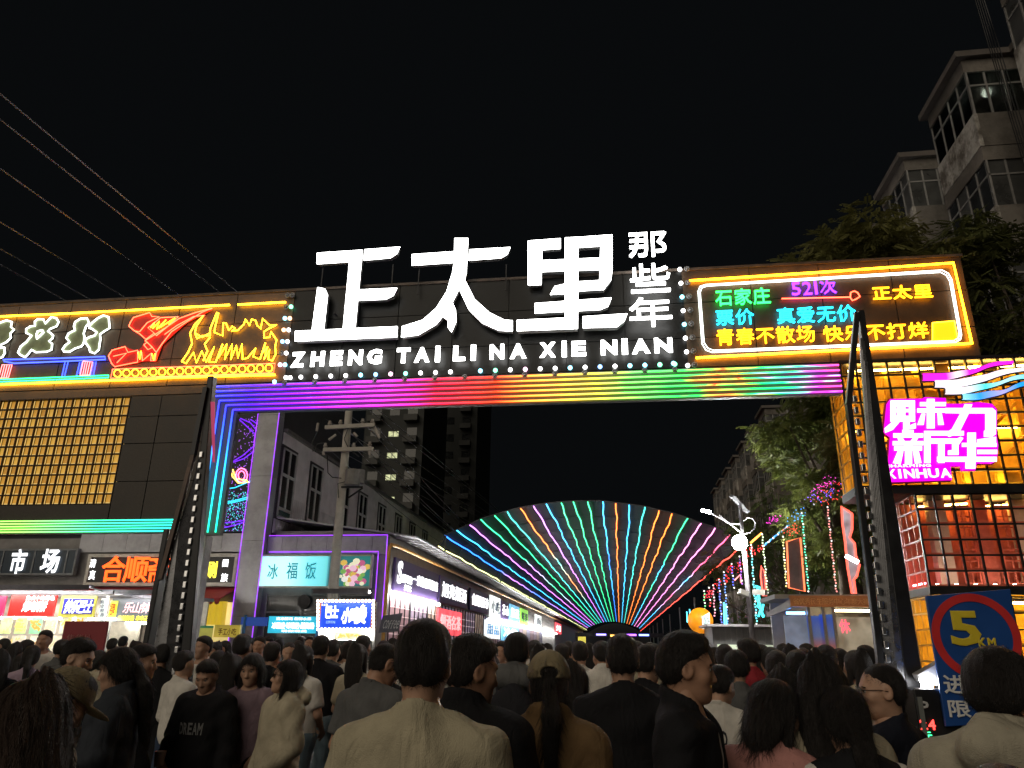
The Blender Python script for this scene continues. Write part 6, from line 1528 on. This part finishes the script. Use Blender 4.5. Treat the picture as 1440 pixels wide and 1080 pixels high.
def add_person(label, px, py, Y, yaw, colors, skin=0, hairm=None, group='people in the foreground crowd', eyes=True, extra=None, meshes=None, glasses=False, **k):
    """px, py: top of the head in the photograph; Y: distance; yaw 0 = facing away from the camera along the street"""
    p = PY(px, py, Y); H = p[2]
    sc_ = H / (1.765 if k.get('hairst', 'short') not in ('buzz', 'none') else 1.752)
    t = bpy.data.objects.new('person', None); t.empty_display_size = .2; COL.objects.link(t)
    t.matrix_world = place_matrix((p[0], Y, 0), yaw, sc_); tag(t, label, 'person', group)
    NUM[0] += 1; k.setdefault('seed', NUM[0])
    m_ = person_meshes(**k)
    def child(nm, vq, mat, par=t):
        me = np_mesh(nm, *vq); me.materials.append(mat); o = bpy.data.objects.new(nm, me); COL.objects.link(o); o.parent = par; return o
    child('body', m_['body'], skin_mats[skin])
    topn = {'tee': 'shirt', 'shirt': 'shirt', 'jacket': 'jacket', 'hoodie': 'hoodie', 'vest': 'vest'}[k.get('top', 'tee')]
    tp = child(topn, m_['top'], colors[0])
    child('trousers', m_['trousers'], colors[1]); child('shoes', m_['shoes'], colors[3] if len(colors) > 3 else shoe_m)
    if 'hair' in m_: child('hair', m_['hair'], hairm or hair_m)
    if 'inner_shirt' in m_: child('inner_shirt', m_['inner_shirt'], colors[2])
    if 'cap' in m_: child('cap', m_['cap'], colors[2])
    th_ = m_['_head'][0]
    if eyes:
        for s in (-1, 1):
            b = MB().ball((s * .032, .0795, .002), .0112, 8, 6); v = th_(np.array(b.v)); b.v = [tuple(q) for q in v]
            o = link('eye', b.mesh('eye'), M('eye_white', (.32, .29, .26), .25, 0, .05), t, True); o.matrix_parent_inverse = Matrix.Identity(4)
            b = MB().ball((s * .032, .0862, .002), .0064, 8, 6); v = th_(np.array(b.v)); b.v = [tuple(q) for q in v]; i_ = link('iris', b.mesh('iris'), M('iris', (.012, .008, .006), .15), o, True); i_.matrix_parent_inverse = Matrix.Identity(4)
            b = MB().tube([(s * .015, .0905, .020), (s * .032, .0920, .0235), (s * .050, .083, .019)], .0036, 5); v = th_(np.array(b.v)); b.v = [tuple(q) for q in v]
            o = link('eyebrow', b.mesh('eyebrow'), hair_m, t, True); o.matrix_parent_inverse = Matrix.Identity(4)
    if glasses:
        b = MB()
        for s in (-1, 1):
            b.tube([(s * .033 + .024 * math.cos(a), .112 - .01 * abs(math.cos(a)), .004 + .019 * math.sin(a)) for a in np.arange(14) * math.pi / 7], .0022, 5, True); b.tube([(s * .057, .104, .008), (s * .082, .03, .008), (s * .086, -.01, .0)], .002, 5)
        b.tube([(-.010, .113, .008), (.010, .113, .008)], .002, 5)
        v = th_(np.array(b.v)); b.v = [tuple(q) for q in v]; g_ = link('glasses', b.mesh('glasses'), M('glasses', (.03, .02, .02), .25, .6), t, True); g_.matrix_parent_inverse = Matrix.Identity(4)
        for s in (-1, 1):
            b = MB().prism([(s * .033 + .023 * math.cos(a), .111 - .01 * abs(math.cos(a)), .004 + .018 * math.sin(a)) for a in np.arange(14) * math.pi / 7], (0, .001, 0)); v = th_(np.array(b.v)); b.v = [tuple(q) for q in v]
            l_ = link('lens', b.mesh('lens'), LENS, g_); l_.matrix_parent_inverse = Matrix.Identity(4)
    if extra: extra(t, m_, tp)
    return t
def _lens():
    m, nt, p = _new('lens'); p.inputs['Base Color'].default_value = (.9, .9, .95, 1); p.inputs['Transmission Weight'].default_value = 1.0; p.inputs['Roughness'].default_value = .05; p.inputs['IOR'].default_value = 1.1; return m
LENS = _lens()
def print_on(text, x0, x1, z0, z1, front, mat, nm='print'):
    """lettering that follows the chest or back of a top"""
    def fn(t, m_, tp):
        mb = MB(); word(mb, text, Frame((x0, 0, z0), (1, 0, 0), (0, 0, 1)), 0, x1 - x0, 0, z1 - z0, depth=.002, bold=.03, gap=.1)
        V = m_['top'][0]; pts = []
        sgn = 1 if front else -1
        sel = V[(V[:, 1] * sgn > 0)]
        for v in mb.v:
            x, z = v[0], v[2]
            if front: x = x0 + x1 - x
            d2 = (sel[:, 0] - x) ** 2 + (sel[:, 2] - z) ** 2; i = np.argsort(d2)[:6]; y = (sel[i, 1] * sgn).max() * sgn
            pts.append((x, y + sgn * .005, z))
        mb.v = pts; o = link(nm, mb.mesh(nm), mat, tp); o.matrix_parent_inverse = Matrix.Identity(4)
    return fn
D_ = math.radians
blk_c = cloth('black', (.012, .012, .014)); nav = cloth('navy', (.014, .016, .026)); wht_c = cloth('white', (.58, .55, .50)); crm = cloth('cream', (.40, .355, .25)); brn_c = cloth('brown', (.17, .105, .05)); pnk = cloth('rose', (.40, .19, .17)); mau = cloth('mauve', (.20, .14, .17)); bge = cloth('beige', (.42, .37, .27)); den = cloth('denim_dark', (.028, .032, .040)); jea = cloth('jeans', (.16, .22, .26)); jbl = cloth('jeans_blue', (.03, .045, .08)); gry = cloth('grey', (.10, .10, .10)); tau = cloth('taupe', (.34, .31, .24)); olv = cloth('olive_cap', (.22, .18, .11)); red_c = cloth('red', (.30, .03, .04)); lil = cloth('lilac', (.36, .27, .34)); pch = cloth('peach', (.42, .22, .20))
def backpack(t, m_, tp):
    f = Field((-.20, -.14, -.28), (.20, .12, .28), .012)
    d = smin(f.ell((0, 0, -.01), (.165, .095, .245)), f.ell((0, -.07, -.09), (.13, .05, .12)), .03) + .003 * np.sin(40 * f.Z + 9 * f.X)
    V, Q = f.net(d); o = bpy.data.objects.new('backpack', np_mesh('backpack', V, Q)); COL.objects.link(o); o.data.materials.append(cloth('pack', (.02, .02, .024)))
    o.matrix_world = t.matrix_world @ Matrix.Translation((0, -.225, 1.19)); tag(o, 'dark backpack worn by the hooded man left of the capped woman', 'backpack')
    for s in (-1, 1):
        b = MB().tube([(s * .10, .06, .10), (s * .115, .12, .235), (s * .12, .24, .255), (s * .125, .34, .16), (s * .13, .35, 0)], .014, 6); l_ = link('strap', b.mesh('strap'), cloth('pack', (0,) * 3), o, True); l_.matrix_parent_inverse = Matrix.Identity(4)
add_person('man from behind in pale tan T-shirt, large in the centre foreground', 598, 863, 2.4, D_(2), (crm, jbl), w=1.08, hairst='short', top='tee', arms=('low', 'low'), head=(D_(-2), D_(-4)), eyes=False)
add_person('man in black jacket looking right beside the tan T-shirt man', 656, 884, 2.95, D_(-12), (blk_c, jbl), w=1.1, hairst='short', top='jacket', arms=('down', 'low'), head=(D_(-42), D_(-8)), skin=2)
add_person('woman from behind in olive cap and brown jacket with a long ponytail', 772, 910, 3.2, D_(3), (brn_c, jbl, olv), female=1, w=1.08, hairst='cpony', top='jacket', arms=('down', 'down'), head=(D_(3), D_(-3)), eyes=False, cap=True)
add_person('man from behind in dark hooded top and backpack left of the capped woman', 727, 886, 5.5, D_(0), (gry, jbl), hairst='short', top='hoodie', hood=True, arms=('down', 'down'), head=(0, 0), eyes=False, extra=backpack)
add_person('bareheaded man from behind in plain black top right of the capped woman', 874, 887, 4.2, D_(2), (blk_c, blk_c), hairst='crop', top='shirt', w=1.06, arms=('down', 'down'), head=(0, D_(-2)), eyes=False)
add_person('tall man in profile with black open jacket over a white T-shirt', 960, 883, 3.15, D_(-104), (blk_c, blk_c, wht_c), hairst='quiff', top='jacket', openj=True, w=1.02, arms=('down', 'down'), head=(D_(16), D_(-4)), skin=2)
add_person('boy from behind in white T-shirt printed LEO, looking down', 1006, 929, 5.0, D_(-14), (wht_c, jbl), hairst='short', top='tee', w=1.0, arms=('low', 'phone'), head=(D_(-22), D_(-18)), eyes=True, extra=print_on('LEO', -.10, .06, 1.24, 1.34, False, M('print_black', (.03, .03, .04), .7)))
add_person('woman in rose pink top with dark hair bowing her head', 1074, 944, 3.25, D_(-38), (pnk, jbl), female=1, hairst='bob', top='shirt', w=1.08, arms=('low', 'phone'), head=(D_(-22), D_(-22)))
add_person('woman with long straight black hair in a beige top behind the kiosk queue', 1150, 916, 3.3, D_(-10), (bge, jbl), female=1, hairst='long', top='shirt', w=1.05, arms=('front', 'down'), head=(D_(-10), D_(-6)), eyes=False)
add_person('woman in white blouse half hidden behind the rose pink woman', 1098, 936, 3.9, D_(-20), (wht_c, jbl), female=1, hairst='long', top='tee', w=1.1, arms=('low', 'phone'), head=(D_(-15), D_(-18)), eyes=False)
add_person('woman from behind in black vest with half-tied hair and white sleeves', 1184, 957, 3.15, D_(8), (blk_c, blk_c, wht_c), female=1, hairst='half', top='vest', w=1.08, arms=('low', 'low'), head=(D_(10), D_(-8)), eyes=False)
add_person('man with glasses and shaved head looking left, dark jumper', 1236, 929, 3.8, D_(48), (nav, blk_c), hairst='buzz', top='shirt', w=1.08, arms=('down', 'down'), head=(D_(38), D_(-3)), glasses=True, skin=0)
add_person('man from behind in cream hooded jacket in front of the blue sign', 1386, 904, 2.6, D_(-14), (tau, jbl), hairst='thick', top='hoodie', hood=True, w=1.12, arms=('down', 'low'), head=(D_(-34), D_(-4)), skin=2)
add_person('dark-haired woman with long brown-tipped hair close at the bottom left', 58, 944, 1.9, D_(42), (blk_c, blk_c), female=1, hairst='long', top='shirt', w=1.0, arms=('down', 'phone'), head=(D_(28), D_(-8)), hairm=hair_b, skin=2)
def bag(t, m_, tp):
    W_ = m_['_wr'][0][2]
    rg = np.random.default_rng(5); f = Field((-.14, -.12, -.10), (.14, .12, .10), .012)
    d = f.ell((0, 0, 0), (.115, .075, .058)) + .010 * np.sin(40 * f.X + 20 * f.Z) * np.sin(33 * f.Y + 3) + .006 * np.sin(70 * f.Z + 50 * f.X)
    V, Q = f.net(d); o = bpy.data.objects.new('plastic_bag', np_mesh('plastic_bag', V * 1.0, Q)); COL.objects.link(o)
    o.data.materials.append(M('plastic_white', (.55, .45, .43), .25, 0, .3, 12, .3, 40))
    mw = t.matrix_world @ Vector(tuple(W_ + np.array([0, .10, -.03]))); o.location = mw; tag(o, 'crumpled pale plastic food bag held by the denim jacket woman', 'bag')
def cup_and(fn):
    def g(t, m_, tp):
        fn(t, m_, tp); W_ = m_['_wr'][1][2]; mw = t.matrix_world @ Vector(tuple(W_ + np.array([-.03, .085, .02])))
        o = ob('snack_cup', MB().cyl((0, 0, -.05), .030, .10, 14, r2=.040), M('cup_paper', (.6, .42, .36), .5)); o.location = mw; tag(o, 'small paper snack cup in the hand of the DREAM sweatshirt boy', 'cup')
    return g
add_person('woman in dark denim jacket facing left and holding a plastic bag', 176, 904, 4.3, D_(118), (den, blk_c), female=1, hairst='pony', top='jacket', w=1.18, arms=('front', 'down'), head=(D_(-12), D_(-12)), curl=(1.0, .35), extra=bag)
add_person('man in profile looking right and down in front of the red hoarding', 112, 891, 4.8, D_(-62), (gry, jbl), hairst='crop', top='shirt', arms=('low', 'low'), head=(D_(-18), D_(-14)), skin=1)
add_person('person wearing a draped khaki sun hat low at the left', 84, 924, 2.7, D_(-30), (tau, jbl, olv), female=1, hairst='short', top='shirt', w=1.05, arms=('low', 'low'), head=(D_(0), D_(-30)), cap=True, eyes=False)
add_person('man behind the denim jacket woman looking right', 204, 902, 5.3, D_(-40), (blk_c, jbl), hairst='crop', top='shirt', arms=('down', 'down'), head=(D_(-34), D_(-3)))
add_person('boy in black sweatshirt printed DREAM walking towards the camera', 298, 921, 5.7, D_(172), (blk_c, blk_c), hairst='crop', top='hoodie', w=1.1, arms=('down', 'low'), head=(D_(8), D_(-24)), legs=.4, curl=(.35, 1.0), extra=cup_and(print_on('DREAM', -.115, .105, 1.15, 1.24, True, M('print_grey', (.30, .30, .30), .7))))
add_person('woman in plain mauve top walking towards the camera', 358, 914, 5.9, D_(178), (mau, blk_c), female=1, hairst='bob', top='shirt', w=1.04, arms=('down', 'down'), head=(D_(6), D_(-12)), legs=-.4)
add_person('woman with glasses in beige hooded jacket looking left', 404, 924, 5.4, D_(140), (bge, blk_c), female=1, hairst='bob', top='hoodie', hood=True, w=1.08, arms=('low', 'down'), head=(D_(-22), D_(6)), glasses=True)
add_person('man from behind in black T-shirt and pale jeans walking in', 453, 891, 8.0, D_(4), (blk_c, jea), hairst='short', top='tee', w=1.05, arms=('low', 'low'), head=(0, 0), eyes=False, legs=.5)
add_person('man with shaved head in dark T-shirt looking down to the right', 524, 896, 4.6, D_(-26), (gry, jbl), hairst='buzz', top='tee', w=1.08, arms=('low', 'low'), head=(D_(-24), D_(-24)), lean=.10, skin=2)
add_person('dark-clothed person just behind the shaved-head man', 550, 905, 5.4, D_(-10), (blk_c, jbl), hairst='short', top='shirt', head=(D_(10), D_(-10)), eyes=False)
add_person('woman with loose dark hair between the cap and the bareheaded man', 806, 928, 5.0, D_(-6), (blk_c, blk_c), female=1, hairst='long', top='shirt', w=1.05, head=(D_(-8), D_(-6)), eyes=False)
add_person('man in red shirt standing tall before the grey booth', 1050, 896, 7.3, D_(20), (red_c, jbl), hairst='thick', top='shirt', head=(D_(22), 0))
add_person('person in grey top with bobbed hair behind the LEO shirt boy', 1034, 912, 6.2, D_(2), (gry, blk_c), hairst='thick', top='shirt', head=(0, 0), eyes=False)
add_person('dark-haired person looking down left of the profile man', 906, 902, 5.6, D_(-20), (blk_c, jbl), hairst='short', top='shirt', head=(D_(-22), D_(-10)), eyes=False)

add_person('dark-haired person cut off at the bottom right corner', 1400, 1062, 1.55, D_(10), (blk_c, jbl), female=1, hairst='bob', top='shirt', head=(0, 0), eyes=False)

# ---- the crowd further in: a few figures shared by many people, each with its own colours
LODP = []
for k, kw in enumerate([dict(hairst='short', top='tee'), dict(hairst='crop', top='shirt', arms=('low', 'phone')), dict(hairst='long', female=1, top='tee', arms=('low', 'low')), dict(hairst='pony', female=1, top='shirt'), dict(hairst='thick', top='jacket', arms=('phone', 'down'), head=(.3, -.2)), dict(hairst='bob', female=1, top='hoodie', head=(-.4, -.1)), dict(hairst='buzz', top='tee', w=1.12, arms=('phone', 'low'), head=(.2, -.3))]):
    m_ = person_meshes(lod=1, legs=(.5 if k % 2 else -.4), **kw); d = {}
    for nm in ('body', 'top', 'trousers', 'shoes', 'hair'): me = np_mesh(nm, *m_[nm]); me.materials.append(None); d[nm] = me
    d['kind'] = {'tee': 'shirt', 'shirt': 'shirt', 'jacket': 'jacket', 'hoodie': 'hoodie'}[kw['top']]; LODP.append(d)
CC = {'white': wht_c, 'black': blk_c, 'grey': gry, 'navy': nav, 'beige': bge, 'lilac': lil, 'peach pink': pch, 'red': red_c, 'pale blue': cloth('pale_blue', (.25, .33, .42)), 'cream': crm, 'dark green': cloth('dgreen', (.03, .06, .04))}
SEEN = {}
def far_person(px, py, Y, yaw, col, kind, where):
    p = PY(px, py, Y); H = min(1.84, max(1.5, p[2])); d = LODP[kind]
    key = (col, where); SEEN[key] = SEEN.get(key, 0) + 1; n = SEEN[key]
    t = bpy.data.objects.new('person', None); t.empty_display_size = .2; COL.objects.link(t)
    t.matrix_world = place_matrix((p[0], Y, 0), yaw, H / 1.765)
    tag(t, '', 'person', 'people in the far crowd'); FAR.append((px, key, t, kind, yaw))
    for nm in ('body', 'top', 'trousers', 'shoes', 'hair'):
        o = bpy.data.objects.new(nm if nm != 'top' else d['kind'], d[nm]); COL.objects.link(o); o.parent = t
        o.material_slots[0].link = 'OBJECT'
        o.material_slots[0].material = {'body': skin_mats[NUM[0] % 3], 'top': CC[col], 'trousers': (jbl, blk_c, jea)[NUM[0] % 3], 'shoes': shoe_m, 'hair': hair_m}[nm]
        NUM[0] += 1
FAR = []
LST = [(232, 903, 7.6, 10, 'black', 0), (262, 912, 6.8, -30, 'white', 1), (470, 897, 9.0, 0, 'grey', 0), (586, 899, 7.2, 0, 'white', 2), (620, 900, 8.0, 10, 'white', 3), (668, 898, 9.4, 5, 'navy', 0), (640, 902, 12, 175, 'white', 5), (760, 905, 7.6, -8, 'white', 2), (815, 899, 8.2, 8, 'white', 0), (848, 899, 7.6, 0, 'white', 4), (895, 899, 8.0, -10, 'cream', 1), (945, 900, 10.6, 180, 'lilac', 2), (1120, 911, 6.0, -20, 'pale blue', 0), (1090, 911, 6.2, 10, 'navy', 3), (1160, 904, 7.0, -10, 'beige', 0), (1200, 911, 6.6, 30, 'beige', 2), (1018, 903, 7.8, 0, 'white', 3),
    (90, 897, 9.4, -10, 'grey', 1), (48, 905, 7.8, 30, 'lilac', 3), (4, 912, 7.0, 40, 'black', 2), (128, 899, 11.5, 180, 'white', 0), (310, 912, 7.6, 0, 'white', 3), (385, 900, 7.6, 0, 'black', 1), (430, 905, 7.0, -15, 'white', 2),  # px, py of the head top, distance, facing (deg), colour, figure
    (66, 884, 10.0, 190, 'white', 1), (60, 893, 13.5, 180, 'beige', 0), (22, 902, 9.6, 60, 'lilac', 2), (38, 898, 10.6, -50, 'white', 4), (8, 896, 12.5, 170, 'grey', 5), (33, 917, 8.6, 20, 'pale blue', 3), (140, 912, 9.0, -20, 'beige', 5), (160, 896, 13.0, 0, 'white', 0), (175, 893, 14.5, 10, 'navy', 1), (195, 900, 12.0, -30, 'white', 2), (212, 897, 14.0, 40, 'beige', 4),
    (288, 892, 8.6, 160, 'white', 0), (302, 901, 10.4, 170, 'white', 2), (343, 889, 7.4, 5, 'black', 0), (318, 899, 12.2, 180, 'white', 5), (366, 893, 11.0, 185, 'peach pink', 1), (378, 893, 13.0, 175, 'pale blue', 4), (392, 897, 14.5, 180, 'grey', 2), (330, 917, 6.2, 0, 'lilac', 2), (408, 899, 9.8, 190, 'red', 6), (420, 899, 12.0, 0, 'white', 1), (436, 893, 15.0, 200, 'white', 0), (386, 905, 9.0, 10, 'white', 3), (272, 899, 13.5, -60, 'grey', 3), (256, 895, 15.5, 20, 'white', 0), (352, 897, 15.0, 190, 'cream', 2), (425, 893, 16.0, 180, 'beige', 5), (246, 908, 9.2, 150, 'black', 4),
    (493, 898, 8.2, 2, 'white', 0), (478, 905, 10.0, -20, 'pale blue', 3), (512, 891, 8.8, -10, 'white', 1), (506, 903, 7.4, 0, 'beige', 2), (540, 899, 9.5, 15, 'navy', 0), (570, 900, 10.5, 0, 'white', 4), (552, 895, 13.0, 30, 'white', 5),
    (688, 902, 8.6, 178, 'white', 4), (705, 900, 10.2, 175, 'white', 1), (690, 917, 7.2, 172, 'black', 5), (752, 898, 9.2, 10, 'cream', 0), (712, 905, 12.0, 180, 'beige', 2), (790, 903, 9.0, 0, 'white', 1), (800, 900, 11.0, 10, 'grey', 0), (830, 904, 10.0, -5, 'lilac', 2), (846, 905, 11.5, 0, 'white', 3), (818, 906, 13.5, 10, 'white', 4), (838, 908, 15, 180, 'peach pink', 5),
    (770, 903, 13.0, 0, 'navy', 0), (736, 904, 15.0, 190, 'white', 1), (860, 907, 16, 0, 'black', 2), (920, 903, 9.5, 20, 'pale blue', 3), (935, 905, 12.0, 175, 'white', 0), (925, 907, 15.0, 185, 'cream', 1), (912, 907, 13.0, 170, 'white', 5), (895, 906, 18.0, 5, 'white', 4),
    (990, 905, 8.8, 0, 'grey', 2), (1002, 908, 11.0, 40, 'white', 3), (1015, 906, 13.0, -20, 'red', 1), (978, 909, 14.0, 10, 'beige', 0), (1068, 904, 9.6, 60, 'white', 0), (1082, 907, 7.2, 20, 'black', 3), (1062, 911, 8.0, -10, 'red', 5), (1112, 905, 7.8, -20, 'white', 2), (1100, 903, 10.5, 0, 'dark green', 0), (1128, 909, 9.2, -10, 'cream', 1), (1135, 903, 12.0, 30, 'white', 4), (1215, 905, 9.0, 40, 'navy', 0), (1045, 908, 12.0, 10, 'pale blue', 2), (1148, 908, 10.5, 200, 'white', 5), (1180, 909, 8.4, -30, 'white', 3)]
for q in LST: far_person(q[0], q[1], q[2], D_(q[3] if q[3] != 0 else random.uniform(-12, 12)), q[4], q[5], 'left stalls' if q[0] < 460 else ('street' if q[0] < 960 else 'kiosk side'))
rg = random.Random(12)
for k in range(46):
    Y = rg.uniform(15.5, 42); X = rg.uniform(-5.8, 3.2 if Y < 24 else 5.0); H = rg.uniform(1.58, 1.80)
    c = RC @ np.array([X, Y, H - CAMZ]); far_person(720 + FPX * c[0] / c[2], 540 - FPX * c[1] / c[2], Y, D_(rg.choice([0, 180, 175, 8, -20, 160, 40])), rg.choice(['white', 'black', 'white', 'white', 'beige', 'grey', 'peach pink', 'pale blue', 'cream', 'lilac']), rg.randrange(7), 'canopy end')
_p = PY(705, 900, 10.2); ph = MB().box(_p[0] - .10, _p[0] - .03, 9.88, 9.89, 1.20, 1.34)
ph = ob('phone', ph, EM('phone_glow', (.75, .85, 1), 2.2)); tag(ph, 'small glowing phone held by a person in white by the shop row', 'phone')
ORD = ['first', 'second', 'third', 'fourth', 'fifth', 'sixth', 'seventh', 'eighth', 'ninth', 'tenth', 'eleventh', 'twelfth', 'thirteenth', 'fourteenth', 'fifteenth', 'sixteenth', 'seventeenth', 'eighteenth', 'nineteenth', 'twentieth', 'twenty-first', 'twenty-second', 'twenty-third', 'twenty-fourth', 'twenty-fifth', 'twenty-sixth', 'twenty-seventh', 'twenty-eighth', 'twenty-ninth', 'thirtieth']
bykey = {}
for px, key, t, kind, yaw in FAR: bykey.setdefault(key, []).append((px, t))
WH = {'left stalls': 'by the left food stalls', 'street': 'in the mid-street crowd', 'kiosk side': 'on the kiosk side', 'canopy end': 'in the distant street crowd'}
for (col, where), l in bykey.items():
    l.sort(key=lambda q: q[0])
    for i, (px, t) in enumerate(l):
        t['label'] = 'person in %s top %s' % (col, WH[where]) + ('' if len(l) == 1 else ', %s from the left' % ORD[i])
